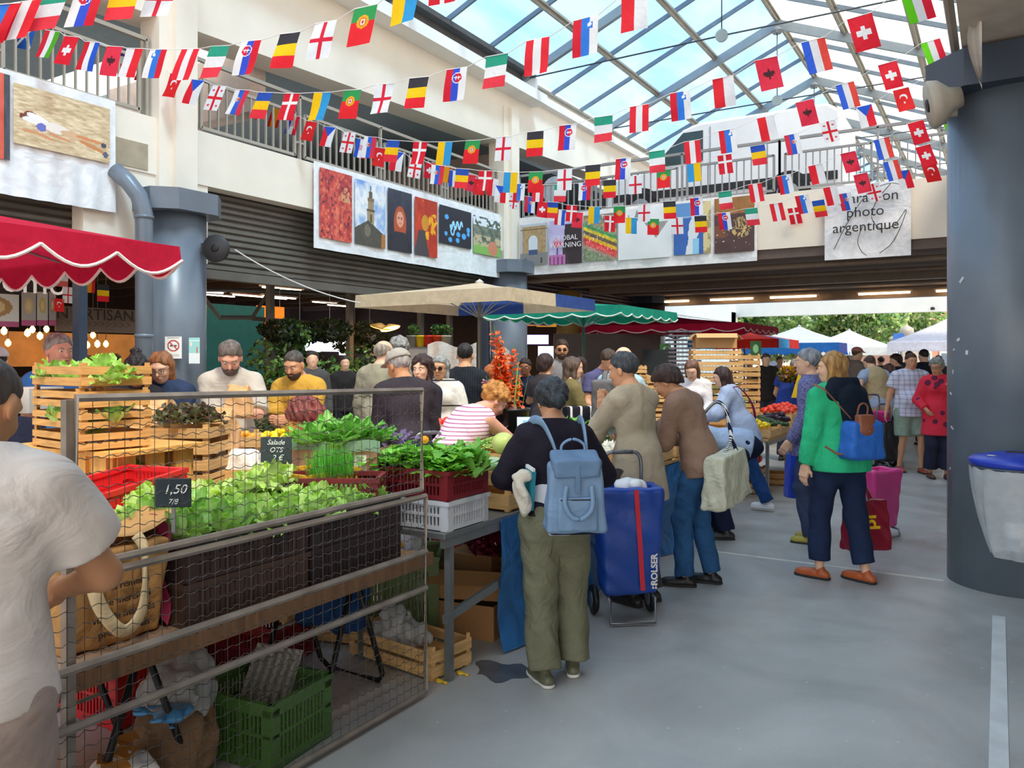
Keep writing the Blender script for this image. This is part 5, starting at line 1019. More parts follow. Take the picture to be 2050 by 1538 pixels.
for i, (y, lb) in enumerate(((1.75, 'black tubular trestle nearest the green crate under the low table'), (2.85, 'black tubular trestle by the wooden crates under the low table'), (.7, 'black tubular trestle behind the man in the pale shirt'))): trestle(lb, -2.82, y, .61, .42)
# cage -------------------------------------------------------------
def mesh_panel(label, y0, y1, z0, z1, rails, X=-2.35, dz=0):
    t = thing('wire_mesh_panel', label, 'fence panel', (X, 0, 0)); m = mat('mesh_frame_rusty', '9c8f85', rough=.5, metal=.5, var=.25, vs=9)
    f = MB(); f.tube([(0, y0, z0), (0, y1, z0), (0, y1, z1+dz), (0, y0, z1)], .014, 6, True); mk('frame', f, m, t)
    for z in rails: r = MB(); r.tube([(.004, y0, z), (.004, y1, z)], .014, 6); mk('rail', r, m, t)
    w = MB(); n = int((z1-z0)/.045)
    for i in range(1, n):
        z = z0+(z1-z0)*i/n; k = int((y1-y0)/.0125); w.tube([(.004*sin(j*pi/2), y0+(y1-y0)*j/k, z+.0045*sin(j*pi/2+i)) for j in range(k+1)], .0014, 4)
    n = int((y1-y0)/.052)
    for i in range(1, n): y = y0+(y1-y0)*i/n; w.tube([(-.003, y, z0), (-.003, y, z1)], .0013, 4)
    mk('wire_mesh', w, mat('wire_steel', '4f4843', rough=.45, metal=.4), t); return t
t = mesh_panel('upper wavy wire mesh panel standing over the lettuce crates', 1.36, 3.03, 1.00, 1.505, [], dz=-.03)
t = mesh_panel('lower wavy wire mesh panel in front of the low table', .55, 3.06, .03, .965, [.70, .525])
p = MB(); p.box((-2.375, 1.35, .75), (.03, .03, 1.5)); mk('mesh_post', p, mat('mesh_frame_rusty', '9c8f85'), label='rusty square post at the left edge of the upper mesh panel', cat='post')
# lettuce crates ----------------------------------------------------
BK = '33272a'
for i, (y, z, lb, c) in enumerate(((2.13, .65, 'brown-black plastic crate at table level, nearest the tote bag', '4c3830'), (2.13, .81, 'brown-black plastic crate full of lettuce, upper one nearest the tote bag', '3c2c2c'), (2.74, .65, 'black plastic crate at table level behind the mesh corner', BK), (2.74, .81, 'black plastic crate of lettuce, upper one behind the mesh corner', BK))):
    plastic_crate(lb, (-2.68, y, z), pi/2, c, .58, .38, .16, solid=True)
for i, (y, c, lb) in enumerate(((2.30, BK, 'dark crate of lettuce in the second row, left'), (2.92, '3c2c2c', 'dark crate in the second row by the chives, with yellow crate inside'))): plastic_crate(lb, (-3.09, y, .80), pi/2, c, .58, .36, .17, solid=True); plastic_crate(lb.replace('crate', 'supporting crate', 1).replace(', with yellow crate inside', ''), (-3.09, y, .65), pi/2, c, .58, .36, .145, solid=True)
plastic_crate('yellow perforated crate standing among the lettuces', (-2.98, 2.95, .93), pi/2, 'e8b23c', .36, .28, .13)
fill('lettuce', 'lettuce', gridpts(-2.86, -2.5, 1.87, 2.4, .925, 3, 5, .03)+gridpts(-2.86, -2.5, 2.48, 3.0, .915, 3, 5, .03), 'fresh green lettuce head in the dark crates behind the wire mesh', 'lettuce', 'lettuces behind the mesh', .62, .4)
fill('bright', 'lettuce', gridpts(-3.25, -2.93, 2.05, 2.85, .915, 3, 6, .03), 'pale yellow-green frilly lettuce head in the second row of dark crates', 'lettuce', 'pale frilly lettuces', .66, .3)
fill('romaine', 'romaine', gridpts(-2.8, -2.5, 1.8, 2.15, .95, 2, 2, .03), 'long-leaved green lettuce lying at the left end of the mesh', 'lettuce', 'long-leaved lettuces', .65, .8)
fill('bright', 'lettuce', [Vector((-2.93, 2.62, .99)), Vector((-2.98, 2.5, .97))], 'tallest pale frilly lettuce rising in the middle of the crates', 'lettuce', 'tall frilly lettuces', .8, .1)
# left group: yellow, wine and red crates
plastic_crate('orange-yellow perforated crate beside the mesh post', at(300, 3.22, .655), pi/2+.1, 'eba63a', .42, .34, .34); fill('bright', 'lettuce', [at(285, 3.15, .96), at(318, 3.2, .97), at(300, 3.35, .96)], 'pale lettuce head in the orange-yellow crate', 'lettuce', 'lettuces in the orange crate', .8)
plastic_crate('wine red crate behind the pale sleeve', at(205, 3.3, .655), pi/2+.1, '8c3a34', .42, .32, .28); plastic_crate('bright red crate tilted on the wine red one', at(238, 3.55, .945), pi/2+.2, 'd3242a', .46, .34, .15, solid=True, rot=(0, -.1, pi/2+.2)); plastic_crate('apricot yellow crate behind the orange one', at(268, 3.62, .66), pi/2+.1, 'f0b860', .42, .34, .30)
# board-sided bin and big stack at left
pb_ = thing('pallet_bin', 'bin of upright pine planks under the tall lettuce crate stack', 'bin', at(212, 4.15), .1); W3, D3, H3 = .72, .5, 1.16
for sx, nm in ((-1, 'front'), (1, 'back')):
    b = MB()
    for i in range(5): b.box((-W3/2+.07+i*.145, sx*D3/2, H3/2), (.10, .02, H3))
    for z in (.25, .7, 1.12): b.box((0, sx*(D3/2-.018), z), (W3, .016, .09))
    mk('plank_side', b, M['wood2'], pb_)
for sx in (-1, 1):
    b = MB()
    for i in range(3): b.box((sx*W3/2, -D3/2+.08+i*.17, H3/2), (.02, .10, H3))
    mk('plank_end', b, M['wood2'], pb_)
b = MB(); b.box((0, 0, H3+.012), (W3+.1, D3+.06, .024)); mk('lid_board', b, M['wood2'], pb_)
fill('lettuce', 'lettuce', [at(255, 4.1, .5), at(235, 4.1, .72), at(262, 4.15, .95)], 'green lettuce seen between the planks of the bin', 'lettuce', 'lettuces in the plank bin', .9)
zt = 1.185
for i in range(4):
    wood_crate(['lowest poplar crate of the tall stack on the plank bin', 'second poplar crate of the tall stack on the plank bin', 'third poplar crate of the tall stack on the plank bin', 'topmost poplar crate of the tall stack, lettuce spilling over'][i], at(182+(i % 2)*2, 4.0, zt), -.12+.03*(i % 2), .50, .34, .098 if i < 3 else .12, 2, mat('poplar_tan', 'd09a5c', rough=.75, var=.25, vs=5, stretch=(1, 6, 12), bump=.3, bs=12, objvar=.12)); zt += .1
fill('lettuce', 'lettuce', [at(105, 4.0, 1.51), at(135, 3.95, 1.5), at(190, 4.1, 1.52), at(205, 4.0, 1.53), at(165, 4.05, 1.51), at(240, 3.9, 1.50), at(215, 3.85, 1.49)], 'green lettuce in the top crate of the tall stack', 'lettuce', 'lettuces on the tall stack', .55)
fill('romaine', 'lettuce', [at(120, 3.9, 1.28), at(170, 3.9, 1.22), at(230, 3.85, 1.3)], 'lettuce leaves poking between crates of the tall stack', 'lettuce', 'leaves between crates', .6)
# red lettuce stack
zt = .90
tb = table('inner trestle table carrying the red lettuce crates', -4.75, -4.1, 2.3, 4.0, .90, mat('table_pale', 'c8b8a8'), M['galv'], 2)
for i in range(4): wood_crate(['lowest crate under the red lettuces', 'second crate under the red lettuces', 'third crate under the red lettuces', 'top crate filled with red-leaf lettuce'][i], at(372, 4.62, zt), .5, .40, .32, .088, 1 if i else 2); zt += .09
fill('redlet', 'lettuce', [at(x, d, 1.25) for x, d in ((335, 4.6), (355, 4.5), (372, 4.7), (392, 4.55), (405, 4.7), (350, 4.8), (388, 4.85), (415, 4.6))], 'dark red-leaf lettuce on top of its crate stack', 'lettuce', 'red-leaf lettuces', .8)
bagm = cloth('kraft_bag', 'd8a878', bs=6, bump=.8)
def paper_bag(label, p, w=.2, h=.26, d_=.14, rz=0, m=bagm, name='paper_bag'):
    soft(name, [rbox((0, 0, h*.45), (w*.40, d_*.38, h*.36), .02, tap=-.18), rbox((0, 0, h*.86), (w*.40, .012, h*.14), .006, k=.03)], .009, m, loc=p, rz=rz, fold=.008, ff=40, seed=w*50+rz, label=label, cat='bag')
paper_bag('open kraft paper bag beside the red lettuces', at(432, 4.9, 1.06), .26, .26, .2, .5); paper_bag('kraft paper bag in front of the long-haired woman', at(318, 5.0, 1.14), .2, .24, .16, .3); paper_bag('small crumpled kraft bag left of the long-haired woman', at(293, 4.9, 1.14), .16, .2, .12, 1); paper_bag('white crumpled paper bag on the crates by the salad slate', at(400, 5.15, 1.08), .2, .16, .16, 1, cloth('white_paper', 'e8e0d8', bump=.9))
b = wood_crate('low wooden crate lined with paper, left of the salad slate', at(478, 4.85, .9), .45, .45, .34, .10, 1); paper_bag('crumpled white paper in the low crate left of the slate', at(478, 4.8, .95), .3, .12, .2, .4, cloth('white_paper', 'e8e0d8'), 'crumpled_paper')
wood_crate('cream wooden crate below the low paper-lined one', at(478, 4.8, .80), .45, .46, .34, .10, 1)
for i, (px, d, k, key, nm, n, col) in enumerate(((470, 5.55, 'orange tomatoes', 'apricot', 'tomato', 16, ''), (560, 5.55, 'yellow courgettes', 'lemon', 'yellow_squash', 14, ''), (650, 5.9, 'peaches', 'peach', 'peach', 16, ''), (700, 6.3, 'apricots', 'peach', 'apricot', 16, ''), (900, 6.6, 'tomatoes', 'tomato', 'tomato', 18, ''))):
    wood_crate(f'shallow wooden tray of {k} on the inner stall', at(px, d, 1.02), .45, .5, .34, .10, 1); p = at(px, d, 1.05); heap(key, nm, p.x, p.y, 1.04, .2, .14, n, f'one of the {k} in the shallow wooden tray', 'fruit', k+' in the tray', .03)
table('rear stall table under the fruit trays', -5.0, -4.15, 4.1, 6.3, 1.0, mat('table_pale', 'c8b8a8'), M['galv'], 2)
# slates
def slate(label, px, py, d, w_, h_, lines, rz=0, tilt=0, flower=False):
    p = W(px, py, d); t = thing('price_slate', label, 'price sign', p, YAW+rz); b = MB(); b.box((0, 0, 0), (w_, .008, h_)); mk('slate_board', b, mat('slate_face', '24343c', rough=.4, var=.2), t, bev=.003)
    for i, (s, x, z, sz) in enumerate(lines): text('chalk_lettering', s, (x*w_, -.007, z*h_), sz, mat('chalk', 'e4ecec'), t, ex=.001, shear=.3)
    if flower: b = MB(); b.lathe([(.0, 0), (.022, .004), (.0, .012)], (0.01, -.004, h_/2+.012), 12, Rx(pi/2)); mk('orange_clip', b, mat('orange_clip', 'f0a020'), t)
    b = MB(); b.box((0, .004, -h_/2-.04), (.012, .01, .1)); mk('spike', b, M['galv'], t)
    t.rotation_euler = (0, tilt, YAW+rz)
slate('dark slate reading salade ots 2 euros above the frilly lettuces', 553, 902, 4.0, .155, .135, [('Salade', 0, .3, .035), ('OTS', 0, .02, .035), ('2 €', .05, -.27, .038)], flower=False)
slate('dark slate with chalked 1,50 tied behind the mesh post', 347, 987, 2.75, .12, .10, [('1,50', .05, .12, .045), ('7/8', 0, -.3, .026)], .1)
slate('tilted dark slate with a euro price beside the mesh corner', 852, 900, 4.3, .09, .08, [('2 €', 0, 0, .04)], 0, -.25, True)
slate('tilted dark slate marked 4 € with orange clip by the pink trousers', 914, 910, 4.75, .10, .085, [('4 €', 0, -.1, .04), ('TOMATE', 0, .25, .018)], 0, .25, True)
# herbs on table 2 --------------------------------------------------
alu = mat('alu_table', '8c8f90', rough=.35, metal=.6)
t2 = table('grey aluminium folding table with the herb and courgette crates', -2.98, -2.34, 3.2, 4.86, .755, alu, alu, 1, .03)
b = MB(); b.box((.30, -.5, .36), (.02, .62, .045), Rx(.12)); mk('brace', b, alu, t2); b = MB(); b.box((.305, -.62, .70), (.004, .12, .02)); mk('red_tape', b, mat('red_tape', 'e0403c'), t2)
plastic_crate('light grey perforated crate at the front corner of the aluminium table', (-2.60, 3.42, .757), 0, 'c9cbd2', .5, .36, .15); plastic_crate('maroon slotted crate of basil on the light grey crate', (-2.60, 3.42, .91), 0, '7c1c26', .5, .36, .15)
plastic_crate('second light grey crate behind the front one', (-3.14, 3.46, .757), 0, 'b9bbc2', .5, .36, .15); plastic_crate('maroon crate of purple basil behind the green basil', (-3.16, 3.46, .91), 0, '6c1a26', .5, .36, .13)
fill('basil', 'basil', gridpts(-2.84, -2.38, 3.26, 3.58, 1.02, 4, 3, .02), 'bushy green basil bunch in the maroon crate at the mesh corner', 'herbs', 'basil bunches', 1.15, .1)
fill('basil', 'basil', gridpts(-3.0, -2.8, 3.2, 3.5, 1.02, 1, 2, .02), 'green basil bunch between the purple basil and the mesh corner', 'herbs', 'basil by the purple basil', 1.0, .1)
fill('purple', 'purple_basil', gridpts(-3.4, -2.95, 3.3, 3.62, 1.05, 4, 2, .02), 'bunch of purple basil with dark leaves', 'herbs', 'purple basil bunches', 1.35, .1)
fill('spinach', 'spinach', [at(930, 4.35, 1.0), at(905, 4.45, 1.0), at(940, 4.2, .98)], 'loose green leafy bunch behind the basil crate', 'herbs', 'leafy bunches behind the basil', 1, .2)
plastic_crate('maroon crate of chives below the cardboard box', at(662, 3.95, .93), .55, '7c1c26', .5, .26, .12); b = None
fill('chives', 'chives', [at(645, 3.9, 1.02), at(685, 3.95, 1.02), at(665, 4.0, 1.02)], 'upright tuft of bright green chives in the maroon crate', 'herbs', 'chive tufts', 1.15, .05)
plastic_crate('black crate supporting the chives crate', at(662, 3.98, .66), .55, BK, .5, .3, .26, solid=True)
carton('brown cardboard box with hand hole holding spinach', at(690, 4.42, 1.02), YAW-.22, .52, .34, .13, False, 'b98a70', win=True)
s_ = MB(); s_.grid(lambda u, v: Vector((-.27+.54*u, -.18-.012*sin(u*20), .17-.06*v+.01*sin(u*9))), 14, 3); mk('tissue_liner', s_, cloth('green_tissue', '9cc0a0', trans=.4), loc=at(695, 4.40, 1.02), rz=YAW-.22, smooth=True, label='pale green tissue liner folded over the cardboard box edge', cat='paper')
fill('spinach', 'spinach', [at(x, d, 1.12) for x, d in ((640, 4.35), (665, 4.45), (692, 4.4), (720, 4.45), (745, 4.5), (655, 4.6), (685, 4.6), (715, 4.6), (672, 4.3), (705, 4.35))], 'leafy green spinach bunch in the cardboard box', 'herbs', 'spinach bunches', 1.05, .2)
wood_crate('small wooden crate of parsley behind the purple basil', at(818, 4.4, .95), .5, .36, .26, .12, 1); fill('spinach', 'parsley', [at(800, 4.35, 1.02), at(780, 4.4, 1.0)], 'light green parsley bunch behind the purple basil', 'herbs', 'parsley bunches', .8)
# courgette crates
wood_crate('lower poplar crate at the end of the aluminium table', (-2.62, 4.02, .757), 0, .52, .36, .13, 1); wood_crate('poplar crate with squashes above the lower one', (-2.62, 4.02, .89), 0, .52, .36, .12, 1); wood_crate('raised poplar crate of squash and melon behind', (-2.95, 4.5, .90), .1, .52, .36, .15, 1)
for p, k, nm, lb in (((-2.62, 3.98, .99), 'paleg', 'squash', 'pale green long squash, front one beside the navy sleeve'), ((-2.7, 4.1, .99), 'paleg', 'squash', 'pale green long squash lying behind the front one'), ((-2.5, 4.15, 1.01), 'gourd', 'green_squash', 'round dark green squash next to the long pale ones'), ((-2.62, 4.2, 1.10), 'melon', 'melon', 'round yellow-green melon on top of the squashes')): put(nm, VG[k], None, loc=p, rot=(0, 0, U_(-.5, .5)), label=lb, cat='vegetable')
fill('onions', 'leek', [Vector((-2.72, 3.85, .97)), Vector((-2.8, 3.9, .97))], 'bunch of pale leeks lying at the crate edge', 'vegetable', 'leeks at the crate edge', .8)
heap('potato', 'potato', -3.0, 4.72, .95, .14, .1, 8, 'tan potato in the crate by the pink trousers', 'vegetable', 'potatoes', .03)
# tarp-fronted table
t3 = table('long table with the blue tarpaulin front', -3.35, -2.4, 4.9, 7.7, .755, M['wood'], alu, 2)
tm = cloth('blue_tarp', '1f6fae', rough=.4, bs=5, bump=.9, var=.3, vs=5, spec=.5)
s_ = MB(); s_.grid(lambda u, v: Vector((-2.34+.03*sin(u*30)*v+.03*sin(v*7+u*9)*v, 3.72+4.03*u, .74-.73*v)), 90, 14); mk('blue_tarpaulin', s_, tm, smooth=True, label='crinkled blue tarpaulin hanging down the front of the stall', cat='tarpaulin')
ri = 0
for y, x, key, nm, n, lb, ra in ((5.15, -2.62, 'redonion', 'red_onion', 22, 'red onion in the crate beside the praying hands', .03), (5.15, -3.1, 'lime', 'round_squash', 14, 'round yellow-green squash in the crate behind the light blue backpack', .03), (5.75, -2.62, 'whiteonion', 'white_onion', 20, 'white onion in the crate by the beige sweater', .03), (5.75, -3.1, None, 'yellow_beans', 0, '', 0), (6.35, -2.62, 'redonion', 'red_onion', 16, 'red onion in the third crate of the tarpaulin stall', .03), (6.35, -3.1, 'zucchini', 'courgette', 12, 'small dark courgette in the rear crate of the tarpaulin stall', .025), (6.95, -2.62, 'zucchini', 'courgette', 12, 'dark courgette in the crate at the right end of the tarpaulin', .025), (6.95, -3.1, 'egg', 'egg', 30, 'brown egg on the tray at the rear of the stall', .02)):
    ri += 1; wood_crate(f'shallow poplar tray {["of red onions", "of round squash", "of white onions", "of yellow beans", "of more red onions", "of small courgettes", "of dark courgettes", "of brown eggs"][ri-1]} on the tarpaulin stall', (x, y, .757), 0, .44, .5, .15, 1)
    if key: heap(key, nm, x, y, .87, .17, .2, n, lb, 'vegetable', nm+f' in {["the front","the near rear","the second front","","the third front","the third rear","the last front","the last rear"][ri-1]} tray', ra)
def strands(name, cx, cy, z, rx, ry, n, col, label, L=.09, r=.004):
    b = MB()
    for i in range(n):
        a, q = U_(0, 6.3), sqrt(U_(0, 1)); x, y = cx+rx*q*cos(a), cy+ry*q*sin(a); t_ = U_(0, 6.3); zz = z+(1-q)*.06+U_(0, .02); dx, dy = cos(t_)*L/2, sin(t_)*L/2; b.tube([(x-dx, y-dy, zz), (x, y, zz+.012), (x+dx, y+dy, zz)], r, 4)
    return mk(name, b, mat('veg_'+col, col, rough=.5, var=.2), kind='stuff', label=label, cat='vegetable')
strands('yellow_beans', -3.1, 5.75, .89, .18, .22, 260, 'e6dc4c', 'heap of yellow wax beans behind the light blue backpack'); strands('green_beans', -2.92, 4.55, 1.02, .16, .12, 120, '9cbf5c', 'heap of pale green beans right of the pink striped woman')
fill('onions', 'spring_onions', [Vector((-2.75, 5.5, .93)), Vector((-2.7, 5.35, .95)), Vector((-2.8, 5.45, .96))], 'bunch of spring onions lying across the front trays', 'vegetable', 'spring onions on the tarpaulin stall', .7)
fill('spinach', 'salad_greens', [Vector((-3.3, 6.1, .95)), Vector((-3.3, 6.5, .95)), Vector((-3.4, 6.3, .98)), Vector((-3.1, 6.9, .98))], 'pale green salad bunch at the back of the tarpaulin stall', 'vegetable', 'salad greens at the back', 1)
for i in range(5):
    b = MB(); p = Vector((-2.85+U_(-.1, .1), 5.45+U_(-.1, .1), .95)); b.tube([p, p+Vector((U_(-.06, .06), U_(-.1, .1), .12))], [.012, .016], 7); mk('carrot', b, mat('carrot', 'd8702c'), label='orange carrot standing upright between the trays', cat='vegetable', group='carrots between the trays')
# scale
t = thing('weighing_scale', 'digital weighing scale with pale display on a blue crate', 'scale', at(1078, 5.6, 1.0), YAW); b = MB(); b.box((0, 0, .07), (.30, .26, .14)); mk('blue_housing', b, mat('scale_blue', '1c5578'), t, bev=.01); b = MB(); b.box((0, -.02, .16), (.30, .22, .03), Rx(.35)); mk('display_panel', b, mat('display_white', 'c8d8e4', rough=.3), t); b = MB(); b.box((-.05, -.045, .172), (.12, .08, .02), Rx(.35)); mk('screen', b, mat('lcd', '7cb0c8'), t)
plastic_crate('blue crate under the digital scale', at(1078, 5.62, .757), YAW, '1c5a8c', .4, .34, .24)
# flower bucket and gladioli
p = at(1022, 5.95, .80); t = thing('flower_bucket', 'tall black bucket holding the gladioli', 'bucket', p); b = MB(); b.lathe([(.10, 0), (.14, .44), (.15, .44), (.15, .46), (.135, .46), (.09, .02)], n=24); mk('bucket', b, mat('bucket_black', '25282a', rough=.4), t, True)
def gladiolus(label, p, col, h, lean, group):
    t = thing('gladiolus', label, 'flower', p, 0, group); b = MB(); tip = Vector((lean[0]*h, lean[1]*h, h)); b.tube([(0, 0, 0), tip*.5, tip], [.006, .005, .002], 5); mk('stem', b, mat('stem_green', '5c9a3c'), t)
    lv = []
    for i in range(16): f = .45+.5*i/16; q = tip*f; lv += [((q.x, q.y, q.z), U_(0, 6.3), U_(.5, 1.5), .085*(1.35-f), .045*(1.35-f), .012, .5, col, 'f8904c' if col[1] == '0' else 'f8c8cc') for _ in range(4)]
    put('blossoms', leaf_mesh('blossoms', lv, 3, 3), t)
    put('leaves', leaf_mesh('leaves', [((0, 0, .02), U_(0, 6.3), .12, h*.6, .009, 0, .1, '6cae48', 'b4d870') for _ in range(2)], 2, 5), t)
for i in range(11):
    pp = p+Vector((U_(-.05, .05), U_(-.05, .05), .1)); gladiolus('orange-red gladiolus spike above the pink striped woman' if i < 7 else 'pink gladiolus spike low in the bucket', pp, 'f0522c' if i < 7 else 'f2a0b0', U_(.72, .98) if i < 7 else U_(.5, .62), (U_(-.28, .1), U_(-.2, .1)), 'orange gladioli' if i < 7 else 'pink gladioli')
# under the stall ---------------------------------------------------
plastic_crate('bright red slotted crate on the floor beside the pale trousers', at(235, 3.75), YAW-.5, 'c8242c', .5, .36, .26); carton('small white box on the floor under the low table', at(335, 4.25), YAW-.3, .30, .26, .13, False, 'e6e6e4')
plastic_crate('wine red slotted crate under the low table behind the trestle', at(500, 4.35), YAW-.35, '8c1c26', .56, .4, .25); wood_crate('shallow wooden crate lying on the wine red crate', at(520, 4.3, .26), YAW-.25, .5, .3, .13, 2); fill('bright', 'lettuce', [at(452, 4.2, .37)], 'wilted lettuce leaf hanging from the crate under the table', 'lettuce', 'wilted leaves', .6)
plastic_crate('olive green slotted crate on the floor at the mesh', (-2.66, 2.33, 0), .1, '4a7238', .44, .36, .27)
eg = thing('egg_carton_stack', 'stack of grey moulded egg cartons in the green crate', 'egg cartons', (-2.70, 2.40, .16), .3)
eg.scale = (.72,)*3
def cups():
    b = MB(); b.box((0, 0, 0), (.29, .29, .006))
    for i in range(6):
        for j in range(6): b.lathe([(.024, 0), (.016, .03), (.012, .045), (0, .046)], (-.12+i*.048, -.12+j*.048, 0), 6)
    return b
cm_ = cups().data('carton', mat('pulp_grey', 'a8a49c', rough=.9))
for i in range(4): o = put('carton', cm_, eg); o.location = (0, .02*i, .05+.03*i); o.rotation_euler = (.9, .15, .2)
pm_ = mat('clear_plastic_bag', 'c8cccf', rough=.15, alpha=.55, var=.2); pl = lambda lb, c, pr, mm, s=1, f=.018: soft('plastic_bag', pr, .010, mm, loc=c, fold=f*.8, ff=48, seed=s, label=lb, cat='bag')
pl('clear crumpled plastic bags piled beside the egg cartons', (-2.78, 2.02, .30), [ell((0, 0, .0), (.16, .13, .10)), ell((-.1, .1, .05), (.1, .1, .08))], pm_, 2)
pl('brown crumpled paper sack on the floor behind the trestle', (-2.74, 1.98, 0), [ell((0, 0, .14), (.17, .15, .17)), ell((.05, -.08, .10), (.12, .1, .12))], cloth('brown_sack', '8a6c54', bump=1), 5, .012)
pl('bright blue plastic bag scrap on the brown sack', (-2.66, 1.86, .30), [ell((0, 0, 0), (.09, .05, .012)), ell((.05, .04, .01), (.05, .05, .01))], mat('blue_bag', '4a9ad8', rough=.3), 3, .01)
pl('white plastic bag with orange peel on the floor', (-2.62, 1.68, 0), [ell((0, 0, .11), (.15, .13, .13))], mat('white_bag', 'ececf0', rough=.35), 9, .014)
b = MB()
for i in range(6): b.box((-2.62+U_(-.08, .08), 1.68+U_(-.08, .08), .245+U_(0, .01)), (.08, .05, .004), Rz(U_(0, 3)) @ Rx(.3))
mk('cardboard_scraps', b, mat('scrap_orange', 'c8843c'), label='orange-brown scraps on top of the white plastic bag', cat='scraps')
wood_crate('wooden crate on the floor with its end past the mesh corner', (-2.72, 3.40, 0), -.12, .62, .30, .17, 2); wood_crate('wooden crate on the floor further under the table', (-3.35, 3.5, 0), .3, .6, .34, .17, 2)
pl('clear plastic film in the front wooden crate', (-2.78, 3.4, .14), [ell((0, 0, 0), (.18, .09, .07)), ell((-.05, 0, .08), (.08, .05, .06))], pm_, 12, .02)
carton('lower brown cardboard box under the aluminium table', (-2.72, 4.02, 0), .15, .44, .40, .20, False, 'a8784e'); carton('upper open cardboard box under the aluminium table', (-2.74, 4.05, .205), .35, .42, .36, .16, True, 'b08254')
foliage('red_flower_bunch', [(0, 0, 0, .13), (.15, .1, .02, .13), (.08, -.03, -.1, .12)], 2600, .02, ['8c1040', 'a8184c', '6c0c34'], 5, loc=(-2.85, 4.3, .52), label='big bunch of dark crimson flowers under the table', cat='flowers')
b = MB(); b.box((-2.85, 4.3, .30), (.34, .3, .2)); mk('flower_crate', b, mat('kraft_dark', '9c7048'), label='brown box supporting the crimson flowers', cat='box', bev=.01)
plastic_crate('olive green bin of yellow and white bags under the table', at(800, 4.9), YAW, '68784a', .5, .4, .46, solid=True)
pl('yellow plastic bag bulging out of the olive bin', at(780, 4.85, .50), [ell((0, 0, 0), (.12, .1, .06))], mat('yellow_bag', 'f0b020', rough=.35), 4); pl('white plastic bag bulging out of the olive bin', at(815, 4.85, .52), [ell((0, 0, 0), (.12, .1, .09))], mat('white_bag', 'ececf0'), 6); pl('blue plastic bag in front of the yellow one in the olive bin', at(785, 4.72, .47), [ell((0, 0, 0), (.12, .06, .03))], mat('blue_bag2', '2a6ad0', rough=.35), 7)
pl('navy blue sack hanging under the low table', at(665, 4.0, .0), [rbox((0, 0, .46), (.15, .05, .14), .03)], cloth('navy_sack', '1a3f6c'), 8)
for i, (px, py) in enumerate(((883, 1366), (925, 1350), (1022, 1295))): soft('petal_scrap', [ell((0, 0, .006), (.035, .02, .006))], .005, mat('yellow_scrap', 'f0c030'), loc=onz(px, py), fold=.003, ff=90, label='yellow flower scrap on the floor by the table legs', cat='scrap', group='yellow floor scraps')
st = MB(); st.prism([(.16*cos(a)*(1+.3*sin(3*a)), .12*sin(a)*(1+.25*cos(5*a))) for a in np.linspace(0, 6.28, 30)[:-1]], lambda x, y, z: Vector((x, y, z)), .0005, .0015); mk('wet_stain', st, mat('wet_patch', '54575c', rough=.2, var=.3), loc=onz(1005, 1345), label='dark wet stain on the floor by the table leg', cat='stain')
# kraft shopping bag with red gusset
t = thing('shopping_bag', 'kraft printed shopping bag with magenta side behind the mesh', 'bag', (-2.66, 1.62, .655), 0)
soft('bag_body', [rbox((0, 0, .16), (.09, .17, .15), .015, tap=.08)], .009, cloth('kraft_print', 'b88a58', bump=.7), t, fold=.006, ff=24)
b = MB(); b.grid(lambda u, v: Vector((-.09+.19*u, .195+.015*sin(v*9), .0+.36*v+.04*sin(u*3))), 5, 10); mk('side_gusset', b, cloth('magenta_gusset', 'b03a5c'), t, True)
b = MB(); b.grid(lambda u, v: Vector((-.10+.2*u, -.18+.42*v, .33+.07*v+.02*sin(v*7))), 3, 8); mk('rim_flap', b, cloth('kraft_print', 'b88a58'), t, True)
for i, (s, z) in enumerate((('vous remerci', .20), ('être mercredi', .15), ('ville de marchés', .10), ('produits frais', .05))): text('printed_line', s, (.115, .02, z), .035, mat('brown_print', '4a3024'), t, rot=(pi/2, 0, pi/2))
b = MB(); b.tube(spl([(.10, -.15, .35), (.14, -.13, .30), (.17, -.10, .16), (.17, -.02, .06), (.17, .05, .12), (.15, .07, .30), (.12, .06, .36)]), .010, 8, flat=2.2); mk('rope_handle', b, cloth('cream_webbing', 'dcc49c'), t, True)
# ---------------------------------------------------------------- far produce stall
t4 = table('far stall table with lemons and courgettes', -3.35, -2.22, 9.2, 12.2, .72, M['wood'], alu, 3)
lay = ((9.45, -3.0, 'lemon', 'lemon', 20, 'yellow lemon in the front tray of the far stall', 'lemons', .03), (9.95, -3.0, 'zucchini', 'courgette', 22, 'dark green courgette in the far stall tray beside the lemons', 'courgettes beside the lemons', .025), (10.5, -3.0, 'aubergine', 'aubergine', 8, 'glossy dark aubergine at the right end of the far stall', 'aubergines', .035), (11.0, -3.1, 'tomato', 'tomato', 22, 'red tomato in the sloping row of trays on the far stall', 'tomatoes on the far stall', .035), (11.5, -3.1, 'tomato', 'tomato', 22, 'red tomato in the rear tray of the far stall', 'tomatoes at the rear', .035), (10.0, -3.55, 'zucchini', 'courgette', 16, 'dark courgette in the inner tray of the far stall', 'inner courgettes', .025))
for i, (y, x, key, nm, n, lb, gr, r) in enumerate(lay):
    z = .722+(.08 if i in (3, 4, 5) else 0); x += .55; wood_crate(f'poplar tray of {gr}', (x, y, z), 0, .5, .46, .13, 1); heap(key, nm, x, y, z+.09, .19, .18, n, lb, 'vegetable', gr, r, rz=-.5 if key == 'zucchini' else None, rise=1.6)
fill('onions', 'spring_onions', [Vector((-3.2+U_(-.2, .2), 10.6+U_(-.3, .3), .95+.03*i)) for i in range(8)], 'bunch of long green spring onions heaped on the far stall', 'vegetable', 'spring onions on the far stall', .9)
